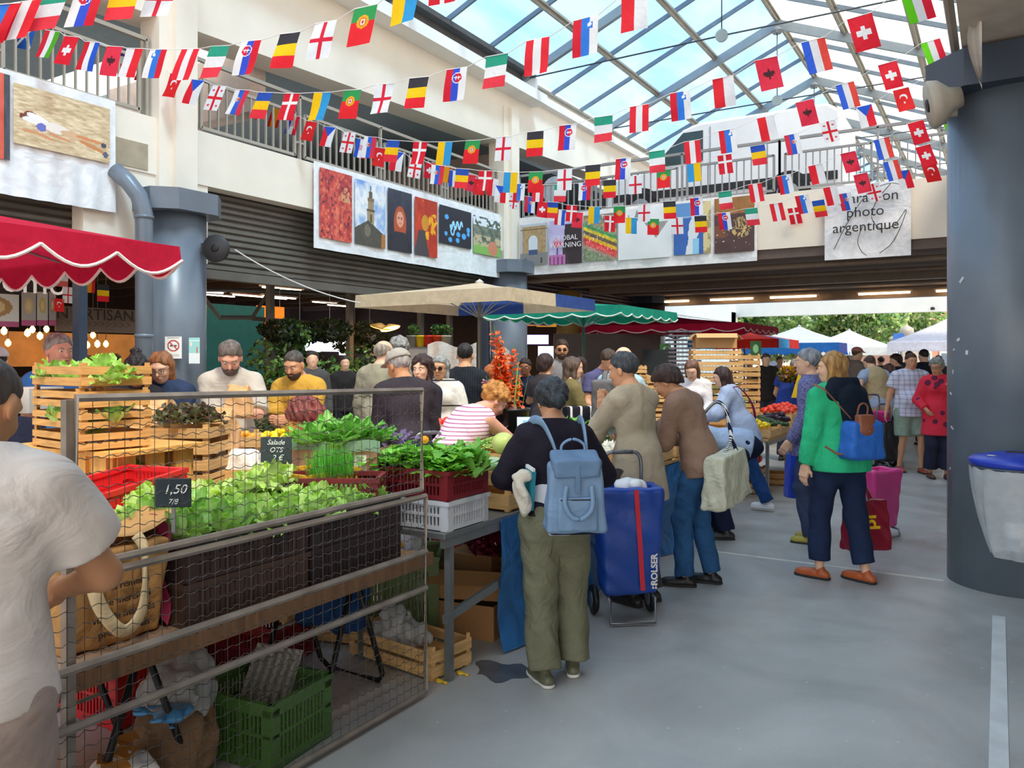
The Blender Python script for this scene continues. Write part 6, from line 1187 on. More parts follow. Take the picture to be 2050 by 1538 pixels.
def stack(px, d, z0, n, L, D, H, words, rz=0, sl=2):
    for i in range(n): wood_crate(f'{["lowest", "second", "third", "fourth", "fifth", "sixth", "seventh", "eighth"][i]} poplar crate from the bottom of {words}', at(px+U_(-2, 2), d+U_(-.03, .03), z0+i*(H+.004)), rz+U_(-.04, .04), L, D, H, sl)
stack(1432, 10.6, .72, 7, .62, .4, .145, 'the tall stack under the cardboard box', YAW-.1); stack(1490, 11.1, .72, 6, .3, .4, .16, 'the narrow stack right of the tall one', YAW)
carton('open cardboard box on top of the tall crate stack', at(1430, 10.6, 1.77), YAW-.1, .52, .36, .18, True, 'c89a68'); stack(1330, 10.8, .8, 5, .6, .4, .12, 'the low stack behind the short-haired heads', YAW+.1); stack(1255, 11.5, .8, 6, .5, .4, .12, 'the stack beside the bald man', YAW); stack(1384, 11.6, .8, 4, .4, .3, .14, 'the pale stack left of the tall one', YAW)
table('side table under the crate stacks', -6.2, -4.1, 9.4, 10.9, .78, M['wood'], alu, 2)
wood_crate('wooden crate on the floor under the far stall, upper', (-2.7, 9.9, .16), .1, .5, .36, .15, 2); wood_crate('wooden crate on the floor under the far stall, lower', (-2.7, 9.9, 0), 0, .5, .36, .15, 2); wood_crate('wooden crate on the floor at the right of the far stall', (-2.6, 10.7, 0), .2, .5, .36, .17, 2); wood_crate('flat wooden crate on the floor left under the far stall', (-3.0, 9.3, 0), .1, .6, .4, .14, 1)
pl('red plastic bag on the crates under the far stall', (-2.75, 10.0, .40), [ell((0, 0, 0), (.25, .2, .1))], mat('red_bag', 'c8242c', rough=.35), 14)
b = MB(); b.prism([(0, 0), (.34, 0), (.44, .34), (.10, .34)], lambda x, z, y: Vector((x, y, z)), 0, .02); mk('yellow_board', b, mat('yellow_sheet', 'f2cc1c'), loc=W(1585, 775, 11.2)+Vector((0, 0, -.15)), rz=YAW, label='bright yellow tilted board behind the tomatoes', cat='board')
foliage('sunflower_bunch', [(0, 0, 0, .16), (.25, .05, .02, .16), (-.2, 0, 0, .13)], 900, .04, ['d89a1c', 'f0b020', '5c6c24', '7c5a1c'], 15, loc=W(1600, 750, 12.5), label='bunch of sunflowers between the navy-shirted man and the green jacket', cat='flowers')
for px, py, lb in ((1332, 705, 'green and black poster hanging under the dark red parasol, left one'), (1513, 700, 'green and white poster hanging under the dark red parasol, right one')):
    A = W(px-11, py-17, 15); painted('hanging_poster', A, W(px+11, py-17, 15)-A, W(px-11, py+17, 15)-A, 20, 30, lambda u, v: np.where((np.hypot(u-.5, v-.45) < .25)[..., None], C('8cbc8c'), C('2c5a2c')), label=lb, cat='poster')
p_ = at(1300, 13.2); 
for i, (px, c) in enumerate(((1380, 'a'), (1355, 'b'))): 
    s_ = MB(); 
    for z in np.arange(.9, 2.1, .07): s_.box((0, 0, z), (.34, .3, .03))
    mk('stacked_trays', s_, mat('tray_grey', '6c6670'), loc=at(px, 13.5), rz=YAW, label=['tall stack of grey trays behind the vendor, right one', 'tall stack of grey trays behind the vendor, left one'][i], cat='trays')
b = MB(); b.box((0, 0, 1.45), (.55, .04, .7)); o = mk('chalkboard', b, mat('board_black', '20242a'), loc=at(1318, 14.2), rz=YAW, label='black chalkboard with pale frame behind the bald man', cat='board'); 
# ================================================================ PEOPLE
def jl(J, v): return J['loc']+Vector(Rz(J['root'].rotation_euler.z) @ Vector(v))
def held(name, J, label, cat): return thing(name, label, cat, J['loc'], J['root'].rotation_euler.z)
# near man
J = person('man in a pale pinkish t-shirt seen from behind at the lower left edge', -112, 1.74, 10, 1.64, lean=3, lean2=8, w=1.25, head=(-6, 24), hands=(( -.05, .36, 1.02), (.12, .34, 1.02)), elb=(None, (1, -.25, -.6)), tone='mid', top=('tee_shirt', cloth('tee_pale', 'd9cbc3', bump=.7, bs=6)), sleeve='short', hem=.025, topw=.028, bot=('trousers', cloth('linen_trousers', 'a48f86', bump=.7, bs=7)), botw=.035, hair=('crop short', '4a403c'), shoes=('shoe', '4a4038'), face=False, res=.0075, cat='man')
# woman with the light blue backpack
J = person('woman with grey-black bun, navy cardigan and olive trousers, seen from behind', 1112, 4.11, 6, 1.50, lean=3, lean2=6, fem=True, w=1.12, head=(8, 6), hands=((-.12, .26, .93), (.14, .26, .95)), elb=((-1.2, -.5, -.6), (1.2, -.5, -.6)), tone='tan', feet=((-.085, -.10), (.105, .04)), fdir=(18, -8),
  top=('cardigan', '241f2c'), hem=-.015, topw=.026, bot=('trousers', cloth('olive_trousers', '77755f', bump=1, bs=8)), botw=.030, hair=('curl bun low', '34393f'), shoes=('shoe', '6a6a54', 'e6e2da'), face=False, cat='woman')
s, P, t0 = J['s'], J['P'], J['t0']
soft('white_tee', [cone(P+t0*.12*s, P-t0*.10*s, .150*s+.022, .162*s+.022, .74), ell(P+nv([0, -.06, -.03]), (.13, .09, .09))], .0085, cloth('white_tee_m', 'dfe0e8'), J['root'], clip=[(P-t0*.085*s, -t0)], fold=.006)
b = held('backpack', J, 'light blue backpack with flap and looped handles on the navy cardigan', 'backpack'); bm = cloth('backpack_blue', '7f9cbb', bump=.45, bs=6, rough=.7); bm2 = cloth('backpack_blue_dark', '6b87a6', bump=.4)
z0 = .80
soft('bag_body', [rbox((.055, -.235, z0+.155), (.115, .055, .145), .022, tap=-.08)], .008, bm, b, fold=.005, ff=26, seed=2)
soft('base_band', [rbox((.055, -.235, z0+.01), (.115, .055, .012), .018)], .008, cloth('navy_band', '20263a'), b)
soft('flap', [rbox((.055, -.25, z0+.335), (.105, .055, .012), .014, fr=np.array(Rx(-.35))), rbox((.055, -.315, z0+.30), (.10, .006, .035), .008)], .007, bm2, b, fold=.003, seed=4)
soft('front_pocket', [rbox((.055, -.315, z0+.085), (.085, .012, .07), .012)], .007, bm, b, fold=.003)
q = MB(); q.box((.055, -.337, z0+.155), (.17, .004, .006)); mk('zip', q, M['black'], b)
q = MB(); q.box((.055, -.33, z0+.25), (.022, .008, .13)); mk('buckle_strap', q, bm2, b, bev=.002)
q = MB(); q.tube(spl([(.0, -.335, z0+.22), (-.01, -.35, z0+.14), (.02, -.36, z0+.08), (.07, -.36, z0+.07), (.12, -.355, z0+.12), (.12, -.335, z0+.22)]), .007, 8, flat=1.6); mk('front_handle', q, bm, b, True)
q = MB(); q.tube(spl([(.0, -.2, z0+.33), (.0, -.2, z0+.40), (.055, -.2, z0+.43), (.11, -.2, z0+.40), (.11, -.2, z0+.33)]), .007, 8); mk('grab_handle', q, bm, b, True)
for sx in (-1, 1):
    q = MB(); q.tube(spl([(.055+sx*.07, -.19, z0+.32), (.04+sx*.085, -.165, z0+.42), (.02+sx*.105, -.08, z0+.505), (.0+sx*.125, .03, z0+.50), (sx*.14, .12, z0+.42)]), .024, 8, flat=.28); mk('shoulder_strap', q, bm, b, True)
b = held('cloth_bag', J, 'crumpled cream cotton bag tucked under the left arm of the bun woman', 'bag'); soft('cotton', [ell((-.20, -.10, .97), (.03, .05, .08)), ell((-.17, -.12, .90), (.03, .04, .07)), ell((-.18, -.11, 1.04), (.045, .03, .03))], .007, cloth('cream_cotton', 'd8cdbd', bump=.9), b, fold=.007, ff=50)
b = held('book', J, 'thin book with teal cover under the arm of the bun woman', 'book'); q = MB(); q.box((-.145, -.08, .97), (.02, .09, .20), Rz(.3) @ Rx(.15)); mk('cover', q, mat('teal_cover', '1c8a9c'), b); q = MB(); q.box((-.145, -.08, 1.0), (.014, .088, .17), Rz(.3) @ Rx(.15)); mk('pages', q, M['white'], b)
# beige sweater
J = person('person in a long beige sweater with palms pressed together beside the blue trolley', 1278, 5.35, 42, 1.66, lean=3, lean2=7, w=1.0, head=(15, 8), hands=((-.016, .30, 1.25), (.026, .30, 1.25)), hdir=((.0, .15, 1), (.0, .15, 1)), palm=((1, 0, 0), (-1, 0, 0)), curl=(.05, .05), elb=((-1, -.2, -1), (1, -.2, -1)), tone='tan', top=('sweater', cloth('beige_knit', 'b3a48e', bump=.7, bs=6)), hem=.22, topw=.028, bot=('trousers', '4a4440'), hair=('short', '3a3f46'), shoes=('shoe', '2a2a2a'), cat='person')
b = MB(); c = [J['hp']((.062*cos(a), -.02+.062*sin(a), -.135-.018*sin(a))) for a in np.linspace(0, 2*pi, 20)[:-1]]; b.tube(c, .004, 6, True); mk('necklace', b, mat('coral_cord', 'd88a60'), J['root'], True)
# brown sweater with tote
J = person('woman in a brown sweater and blue jeans bending over the stall with a white tote', 1402, 5.75, 52, 1.62, lean=9, lean2=16, fem=True, w=1.0, head=(12, 26), hands=((-.10, .40, 1.0), (.08, .42, 1.0)), tone='tan', feet=((-.11, .10), (.09, -.02)), fdir=(25, 12), top=('sweater', cloth('taupe_knit', '9a7a69', bump=.6)), hem=.10, topw=.024, bot=('jeans', cloth('denim_mid', '2c5b8a', bump=.7, bs=9, var=.25)), botw=.010, hair=('full', '35231f'), shoes=('shoe', '1b1b1f'), cat='woman')
b = held('tote_bag', J, 'large white crinkled tote bag with striped straps on the brown sweater', 'bag'); soft('bag_body', [rbox((.02, -.19, .79), (.21, .06, .16), .02, fr=np.array(Ry(.12)), tap=-.12)], .009, cloth('tyvek', 'cfcdb8', bump=.9, bs=9), b, fold=.008, ff=30, seed=3)
for k in (-1, 1): q = MB(); q.tube(spl([(.04+k*.05, -.21-.03*k, .95), (.10, -.19, 1.08), (.12, -.14, 1.26), (.13, -.06, 1.31), (.13, .05, 1.20)]), .014, 6, flat=.3); mk('striped_strap', q, pattern('strap_bw', '1c2238', 'f0f0f0', scale=90, axis=0), b, True)
# bent over light blue shirt
J = person('person in a light blue shirt and dark trousers bent far over the stall', 1432, 7.3, 84, 1.72, lean=78, lean2=4, pz=.84, head=(0, 30), hands=((-.15, .62, .74), (.15, .62, .74)), top=('shirt', 'a9bcd8'), hem=.06, topw=.03, bot=('trousers', '1d2640'), hair=('short', '5a5048'), feet=((-.1, -.05), (.1, .05)))
# striding woman
J = person('woman with dark bob, light blue shirt and jeans striding in white sneakers', 1487, 8.6, 62, 1.56, lean=14, lean2=8, fem=True, head=(15, 6), hands=((-.16, .40, .98), (.16, .38, .98)), elb=((-1, -.4, -.6), (1, -.4, -.6)), tone='fair', feet=((-.06, .28), (.05, -.24)), fz=(0, .03), fdir=(0, -5), top=('shirt', cloth('pale_blue_shirt', 'b0c2e2', bump=.7)), hem=.15, topw=.03, bot=('jeans', cloth('denim_deep', '1f467c', bump=.6, var=.25)), botw=.014, hair=('bob', '3c2627'), shoes=('shoe', 'eceff0', 'e6e6e6'), cat='woman')
q = MB(); s = J['s']; M_, b1 = J['M'], J['b1']; q.tube(spl([M_+nv([-.09, .10, .27])*s, M_+nv([-.11, -.02, .32])*s, M_+nv([.0, -.145, .15])*s, M_+nv([.12, -.17, -.06])*s, M_+nv([.17, -.10, -.22])*s]), .014, 6, flat=.4); mk('crossbody_strap', q, cloth('burgundy', '8a2448'), J['root'], True)
# green jacket
GJ = cloth('green_linen', '1fbf86', bump=.8, bs=7)
J = person('blonde woman in a bright green jacket and navy trousers walking away', 1683, 5.9, 14, 1.66, lean=2, lean2=4, fem=True, w=1.12, head=(46, 2), hands=((-.27, .06, .76), (.26, .16, .80)), tone='fair', feet=((-.15, .08), (.12, -.10)), fdir=(32, 22), top=('jacket', GJ), hem=.10, topw=.032, bot=('trousers', cloth('navy_denim', '1e2c49', bump=.6)), botw=.016, botlen=.93, hair=('bob', 'b0824c'), shoes=('shoe', 'b8582c'), cat='woman')
soft('draped_sweater', [cone((-.10, -.03, 1.37), (.12, -.03, 1.36), .072, None, .9), cone((.03, -.10, 1.32), (.07, -.13, 1.05), .11, .11, .35), cone((.10, -.06, 1.33), (.20, -.06, 1.10), .07, .06), cone((-.05, -.02, 1.44), (.06, -.02, 1.44), .07, None)], .009, cloth('navy_knit', '14202f', bump=.6), J['root'], fold=.005, clip=[((0, 0, 1.49), (0, 0, 1))])
b = held('backpack', J, 'small bright blue nylon backpack with brown leather flap on the green jacket', 'backpack'); nm_ = cloth('blue_nylon', '2a6cc4', rough=.5, bump=.6, bs=7); br = mat('brown_leather', '8c5038', rough=.5, var=.15)
soft('bag_body', [rbox((.10, -.23, 1.05), (.10, .05, .10), .035, tap=-.06)], .008, nm_, b, fold=.005, ff=30)
soft('leather_flap', [rbox((.09, -.27, 1.17), (.05, .02, .05), .014), ell((.09, -.30, 1.13), (.055, .02, .05))], .007, br, b)
q = MB(); q.tube(spl([(.05, -.24, 1.21), (.06, -.25, 1.29), (.10, -.25, 1.31), (.13, -.25, 1.28), (.13, -.24, 1.21)]), .007, 6); mk('leather_handle', q, br, b, True)
q = MB(); q.tube(spl([(.02, -.22, 1.20), (-.05, -.17, 1.30), (-.12, -.12, 1.40), (-.13, .0, 1.44)]), .018, 6, flat=.3); mk('leather_strap', q, br, b, True); q = MB(); q.tube(spl([(.0, -.22, .98), (-.06, -.2, .95), (-.12, -.12, 1.0)]), .008, 6); mk('lower_strap', q, br, b, True); b.location = b.location+Vector(Rz(b.rotation_euler.z) @ Vector((-.11, -.02, 0)))
q = MB(); q.lathe([(0, 0), (.007, .002), (0, .004)], (.09, -.325, 1.12), 8, Rx(pi/2)); mk('stud', q, M['galv'], b)
b = held('carrier_bag', J, 'dark red and yellow carrier bag with long handles held by the green-jacket woman', 'bag'); rb = mat('carrier_red', '8f1830', rough=.35, var=.15)
soft('bag_body', [rbox((.29, .10, .37), (.15, .06, .18), .01, tap=-.1)], .008, rb, b, fold=.006, ff=26); q = MB(); q.box((.17, .03, .38), (.05, .006, .28)); mk('yellow_print', q, mat('print_yellow', 'f0c020'), b); text('bag_lettering', 'pi', (.27, .024, .40), .16, mat('print_yellow', 'f0c020'), b, rot=(pi/2, -pi/2, 0), bold=.004)
for k in (0, 1): q = MB(); q.tube(spl([(.22+.03*k, .08, .54), (.26, .13, .68), (.27, .15, .74), (.30, .13, .68), (.36-.03*k, .1, .54)]), .008, 6); mk('handle', q, rb, b, True)
# behind her
J = person('grey-haired person in a purple patterned shirt behind the green jacket', 1625, 7.1, 60, 1.70, head=(5, 4), hands=((-.2, .15, .9), (.25, .02, .93)), top=('shirt', pattern('purple_pattern', '7678a8', '4c4c74', 'dots', 60, thr=.35)), hem=.15, topw=.03, bot=('trousers', '3a4460'), hair=('short', '8c9098'), shoes=('shoe', 'b0a040'))
b = MB(); b.add([(0, 0, 0), (.02, 0, .44), (.12, .03, .44), (.14, .03, 0)], [(0, 1, 2, 3)]); soft('blue_shopping_bag', [rbox((0, 0, .22), (.07, .05, .2), .01, tap=-.1)], .01, mat('royal_blue_bag', '1f48c0', rough=.35), loc=at(1591, 7.6, .30), rz=YAW, fold=.006, label='royal blue plastic bag hanging beside the far stall end', cat='bag')
# beige vest man
J = person('man in a beige vest bending over a pink shopping trolley', 1763, 12.6, 12, 1.74, lean=14, lean2=10, w=1.15, head=(0, 18), hands=((-.20, .05, 1.02), (.2, .2, 1.0)), elb=((-1.2, -.6, 0), None), tone='fair', top=('shirt', 'a8b8d0'), sleeve='short', hem=.1, topw=.02, bot=('trousers', '6c6068'), hair=('thin', '5a4438'), shoes=('shoe', '5a4a40'), cat='man')
s = J['s']; soft('vest', [cone(J['P']-J['t0']*.08, J['C'], .205*s, .20*s, .8, frame(J['b1'], J['t1'])), cone(J['C'], J['M']+J['t1']*.24*s, .20*s, .15*s, .78, frame(J['b1'], J['t1'])), cone(J['SH'][0]*.8+J['SH'][1]*.2, J['SH'][1]*.8+J['SH'][0]*.2, .07*s, None, 1, I3, .06)], .014, cloth('beige_vest', 'bfa67f', bump=.6), J['root'], fold=.004)
# plaid man, red woman
J = person('man in a pale plaid shirt and sage green shorts walking toward the camera', 1822, 11.5, 176, 1.70, w=1.28, belly=.06, lean=-1, head=(0, 8), hands=((-.26, .05, .82), (.33, -.02, .86)), tone='tan', feet=((-.12, .12), (.12, -.05)), top=('shirt', pattern('plaid_lilac', 'd4d6e6', '9aa0c0', 'plaid', 15, thr=.72)), sleeve='short', hem=.12, topw=.026, bot=('shorts', '8a9f90'), botw=.035, botlen=.46, hair=('crop', '43291e'), shoes=('shoe', 'a04a38'), cat='man')
J = person('woman in a red patterned tunic with grey curly hair beside the right column', 1878, 10.9, 168, 1.62, fem=True, w=1.1, head=(-35, 10), hands=((-.1, .24, 1.22), (.2, .16, .95)), tone='tan', feet=((-.1, .1), (.1, 0)), top=('tunic', pattern('red_tunic', 'e2364a', '6c2c48', 'dots', 7, thr=.28)), hem=.30, topw=.03, bot=('trousers', '2a2c40'), botlen=.93, botw=.03, hair=('curl', '8e9492'), shoes=('shoe', '6a4034'), glasses='clear', cat='woman')
# stall customers far
person('man in a navy blue t-shirt stooping with his back turned by the tomatoes', 1578, 12.8, -35, 1.72, lean=18, lean2=14, w=1.1, head=(-10, 25), hands=((-.2, .35, .9), (.2, .35, .9)), tone='tan', top=('tee_shirt', '27408e'), sleeve='short', bot=('trousers', '3c3c48'), hair=('thin', '8c8478'), cat='man')
FAR = [('person with pink cap and grey shirt in profile beyond the beige vest', 1712, 16, -80, 1.84, '8c8078', ('crop cap', '5a4a40', 'c08078')), ('man in a dark coat seen from behind at the far right', 1852, 15, 5, 1.80, '1c2230', ('crop', '1c1818')), ('dark-haired person in profile left of the plaid man', 1797, 15.5, 80, 1.70, '2c2c38', ('full', '3a2420')), ('short dark-haired person behind the plaid man', 1822, 18, 0, 1.80, '4c5468', ('crop', '3a3028')), ('person with black leather jacket by the striped valance', 1533, 15.5, 170, 1.72, '2a2422', ('short', '5a4a44')),
  ('woman in a red top with straw hat by the sunflowers', 1602, 16, 150, 1.70, 'c02838', ('short straw', '3a2a24')), ('person with brown hair and white headband in the crowd', 1781, 13.8, 0, 1.52, '6c6470', ('full', '5a3a34')), ('brown-haired person in the crowd right of the blonde woman', 1694, 18, 0, 1.66, '7c7478', ('full', '4a3a34')), ('dark-haired woman behind the beige vest man', 1745, 17, 30, 1.66, '4c4450', ('bob', '5a3430')), ('person in a pale shirt far behind between the stalls', 1560, 20, 180, 1.68, 'b8b0b8', ('short', '6a5a50')),
  ('dark-clothed person behind the yellow flowers', 1765, 21, 0, 1.68, '3c3844', ('short', '2c2420')), ('person with dark hair far back beside the tent', 1880, 19, 0, 1.70, '3a3a44', ('short', '2a2220')), ('person glimpsed under the pale grey parasol', 1645, 22, 180, 1.66, '8c6c74', ('short', '6c4c3c')), ('grey-shirted person by the white parasol pole', 1672, 23, 180, 1.68, '9c98a4', ('short', '3c3430'))]
for lb, px, d, yw, H, c, hr in FAR: person(lb, px, d, yw, H, head=(0, 8), top=('top', c), hair=hr, bot=('trousers', '30303c'), topw=.03, face=False)
# vendors and mid customers
person('young vendor woman with long brown hair and white top behind the spring onions', 1388, 9.6, 168, 1.62, fem=True, lean2=10, head=(-14, 24), hands=((-.1, .3, .95), (.12, .3, .95)), tone='fair', top=('top', 'e9e6ea'), hair=('long', '6a4a3c'), bot=('trousers', '3c4048'), cat='woman')
J = person('young man in a purple t-shirt with white script lettering looking down', 1203, 9.0, -150, 1.74, lean2=8, head=(6, 26), hands=((-.02, .34, 1.10), (.2, .32, 1.05)), tone='tan', top=('tee_shirt', '56557c'), sleeve='short', hair=('short', '4a372c'), bot=('jeans', '3a4a6c'), cat='man')
text('script_lettering', 'Dodgers', (.0, .185, 1.345), .11, mat('white_print', 'f0f0f4'), J['root'], rot=(pi/2-.1, 0, pi), shear=.3, bold=.003)
J = person('bald man in a light blue shirt with grey backpack at the stall', 1240, 7.6, -30, 1.73, lean2=6, head=(-10, 10), hands=((-.1, .3, 1.1), (.2, .3, 1.05)), tone='fair', top=('shirt', 'a5c6d2'), hair=None, bot=('jeans', '4a5a78'), cat='man')
b = held('backpack', J, 'grey backpack worn by the bald man', 'backpack'); soft('bag_body', [rbox((0, -.22, 1.22), (.13, .06, .18), .03)], .011, cloth('grey_pack', '6c6a6c'), b, fold=.004)
for sx in (-1, 1): q = MB(); q.tube(spl([(sx*.09, -.15, 1.36), (sx*.12, -.06, 1.50), (sx*.13, .08, 1.45), (sx*.14, .12, 1.25)]), .025, 6, flat=.3); mk('shoulder_strap', q, cloth('grey_pack', '6c6a6c'), b, True)
person('woman with long straight brown hair and olive jacket in profile', 1140, 8.2, -72, 1.63, fem=True, head=(-5, 6), hands=((-.1, .28, 1.05), (.1, .3, 1.05)), tone='fair', top=('jacket', '766a45'), hair=('long', '58453a'), bot=('trousers', '2c2c34'), cat='woman')
b = MB(); b.box((0, 0, 0), (.34, .04, .24)); soft('striped_bag', [rbox((0, 0, 0), (.15, .05, .12), .015)], .012, pattern('bw_bag', '20202a', 'e8e8ea', scale=9, axis=0, thr=.78), loc=at(1160, 8.0, 1.02), rz=YAW+.4, label='black bag with white stripes held by the olive-jacket woman', cat='bag')
person('woman with dark ponytail and grey t-shirt turned away in the middle crowd', 1090, 9.2, -38, 1.66, fem=True, head=(0, 0), hands=((-.2, .3, 1.2), (.15, .3, 1.3)), tone='tan', top=('top', '4a4448'), sleeve='short', hair=('pony full', '33201d'), bot=('trousers', '2c2c34'), cat='woman')
person('woman in navy with hand at her mouth behind the gladioli', 1052, 10.2, 172, 1.62, fem=True, head=(0, 8), hands=((.02, .24, 1.30), (.1, .26, 1.05)), tone='brown', top=('top', '1f2440'), hair=('pony', '2a2020'), glasses='clear', bot=('trousers', '2c2c34'), cat='woman')
person('tall bearded man with sunglasses and grey shirt at the back', 1124, 10.9, -160, 1.87, head=(-20, 6), tone='tan', top=('shirt', '8c8a90'), hair=('short', '3c2a22'), beard='3c2a22', glasses='dark', bot=('jeans', '3a4458'), cat='man')
person('woman with dark fringe partly hidden behind the green parasol pole', 1163, 11.5, 165, 1.64, fem=True, head=(-20, 6), tone='fair', top=('top', '5a4c50'), hair=('bob', '3a2826'), bot=('trousers', '2c2c34'), cat='woman')
person('grey-haired man in a teal shirt beside the second column', 1000, 9.6, -60, 1.74, head=(-10, 6), top=('shirt', '3c7a8a'), hair=('short', '9a9a98'), bot=('trousers', '4c4c58'), cat='man')
person('person with reddish hair low behind the gladioli', 985, 8.6, -60, 1.55, top=('top', '4c8a98'), hair=('short', 'b8683c'), bot=('trousers', '4c4c58'))
person('man in a dark ribbed long-sleeve sweater with his back turned', 930, 8.2, -4, 1.77, w=1.12, head=(-4, 2), hands=((-.27, .12, .95), (.27, .10, .93)), tone='tan', top=('sweater', pattern('dark_rib', '262b34', '1e2229', scale=40, axis=0)), hem=.08, bot=('jeans', '343a48'), hair=('crop', '1f1b1c'), cat='man')
person('older woman with red sunglasses and a white cardigan with black trim', 883, 7.7, 165, 1.64, fem=True, w=1.12, head=(4, 6), hands=((-.15, .25, 1.02), (.16, .24, 1.0)), tone='tan', top=('cardigan', pattern('white_trim', 'e6e0da', '3a3438', scale=4.2, axis=2, thr=.94)), hem=.14, topw=.03, hair=('bob', '8c8c8a'), glasses='dark', bot=('trousers', '4c4c58'), cat='woman')
person('woman with wavy dark hair looking left behind the old man', 848, 7.2, 140, 1.63, fem=True, head=(20, 4), hands=((-.1, .28, 1.1), (.15, .28, 1.1)), tone='fair', top=('top', '2f2a34'), hair=('curl bob', '3a2726'), bot=('trousers', '30303c'), cat='woman')
person('old man in a dark jacket and grey flat cap with his back turned', 818, 5.95, 24, 1.70, lean=4, lean2=12, w=1.0, head=(22, 14), hands=((-.1, .3, 1.0), (.1, .3, 1.0)), tone='mid', top=('jacket', cloth('charcoal_wool', '352f36', bump=.5)), hem=.22, topw=.028, hair=('crop cap', '9a9490', 'a9a29a'), bot=('trousers', '34343c'), cat='man')
person('balding man in a beige jacket with his back turned, by the florist', 762, 8.3, -20, 1.80, w=1.08, head=(-25, 8), tone='fair', top=('jacket', 'a09a86'), hem=.15, topw=.035, hair=('thin', '9a8c80'), bot=('trousers', '4c4a50'), cat='man')
person('grey-haired man in an olive grey jacket next to the balding one', 800, 8.9, 20, 1.84, w=1.05, head=(0, 6), top=('jacket', '87857a'), hem=.15, topw=.035, hair=('curl', '8a8a88'), bot=('trousers', '4c4a50'), cat='man')
# bending vendors
J = person('woman in a pink striped sleeveless top and coral trousers bending over the crates', 912, 5.55, -52, 1.62, lean=36, lean2=12, fem=True, w=1.32, head=(-10, 22), hands=((-.10, .62, .93), (.15, .60, .93)), tone='pink', top=('striped_top', pattern('pink_stripes', 'f3d9e6', 'b0608c', scale=38, axis=2, thr=.74)), sleeve='none', hem=.02, topw=.018, bot=('trousers', cloth('coral_cloth', 'ee6480', bump=.6)), hair=('curl', 'b47a3c'), cat='woman')
b = MB(); p = J['hp']((.085, -.008, -.055)); b.tube([p+nv([0, .012*cos(a), .012*sin(a)]) for a in np.linspace(0, 6.28, 10)[:-1]], .003, 5, True); mk('earring', b, mat('gold', 'd8b060', metal=1, rough=.3), J['root'])
person('woman with a big mop of auburn curls and a pink top bending down', 712, 5.45, 78, 1.62, lean=52, lean2=10, fem=True, w=1.15, head=(0, 20), hands=((-.15, .68, .95), (.15, .68, .95)), tone='tan', top=('top', 'e356b4'), hair=('afro', '7c3b34'), bot=('trousers', '3c3c48'), cat='woman')
# left customers
person('bearded man in a mustard t-shirt looking down at his hands', 601, 7.05, 172, 1.70, w=1.05, lean2=6, head=(-6, 22), hands=((-.04, .33, 1.12), (.10, .34, 1.10)), hdir=((.7, .7, 0), (-.7, .7, 0)), tone='tan', top=('tee_shirt', cloth('mustard_tee', 'cf9f44', bump=.6)), sleeve='half', hem=.12, topw=.024, hair=('crop', '4a423e'), beard='3c2c24', bot=('jeans', '4a5c7c'), cat='man')
person('bearded man in a pale grey short-sleeved shirt holding up one hand', 462, 6.4, -158, 1.78, w=1.02, lean2=8, head=(-6, 30), hands=((.02, .34, 1.20), (-.0, .30, 1.05)), elb=((-1, -.2, -.7), None), tone='pink', top=('shirt', cloth('stone_shirt', 'c3bab0', bump=.6)), sleeve='half', hem=.12, topw=.022, hair=('short', '6a5e58'), beard='5a5350', bot=('trousers', '5c5854'), cat='man')
paper_bag('kraft paper bag held by the man in the pale grey shirt', at(478, 6.05, 1.18), .18, .24, .12, YAW)
person('young woman with glasses, long chestnut hair and a navy jacket', 334, 6.25, 178, 1.68, fem=True, lean2=6, head=(6, 20), hands=((-.1, .3, 1.0), (.12, .3, 1.0)), tone='fair', top=('jacket', '2b3a58'), topw=.03, hair=('long', '8a5a38'), glasses='clear', bot=('jeans', '4a5c7c'), cat='woman')
person('woman with a dark top bun, glasses and black top looking down', 270, 5.95, -140, 1.66, fem=True, head=(-6, 26), hands=((-.1, .3, 1.0), (.12, .3, 1.0)), tone='brown', top=('top', '24242c'), hair=('bun', '1c1a1e'), glasses='clear', bot=('trousers', '30303c'), cat='woman')
J = person('grey-haired man in a bright blue t-shirt in profile behind the tall crate stack', 112, 5.95, -112, 1.79, w=1.1, head=(-10, 4), tone='pink', top=('tee_shirt', '4287d2'), sleeve='short', hair=('short', '94938f'), bot=('trousers', '4c4c58'), cat='man')
b = held('backpack', J, 'dark backpack on the blue t-shirt at the left', 'backpack'); soft('bag_body', [rbox((0, -.24, 1.18), (.15, .08, .2), .04)], .011, cloth('black_pack', '1f1f2a'), b, fold=.004)
person('person in a dark navy coat hunched near the left edge', 48, 5.0, 70, 1.44, lean=10, lean2=14, head=(0, 20), top=('coat', '1d2033'), topw=.04, hair=('full', '1c1a1e'), bot=('trousers', '20202a'), face=False)
person('person with white cap and black top at the far left edge', -8, 7.0, 20, 1.70, top=('top', '1b1a1c'), hair=('crop cap', '2a2422', 'e0dcd8'), bot=('trousers', '20202a'), face=False)
for lb, px, d, H, c in (('dim figure in a hat inside the coffee stand', 205, 13, 1.62, '5a5048'), ('dim figure inside the coffee stand near the column', 232, 14, 1.7, '4a4438'), ('dark silhouette of a customer between the coffee stand and column', 178, 12, 1.66, '2a2420'), ('dim grey figure behind the mustard shirt man', 625, 11, 1.72, '4c4c50'), ('dim figure beneath the florist hanging baskets', 690, 12.5, 1.66, '2c2a2c')): person(lb, px, d, 30 if px < 300 else 200, H, top=('top', c), hair=('short', '2a201c'), bot=('trousers', '20202a'), face=False, res=.02)
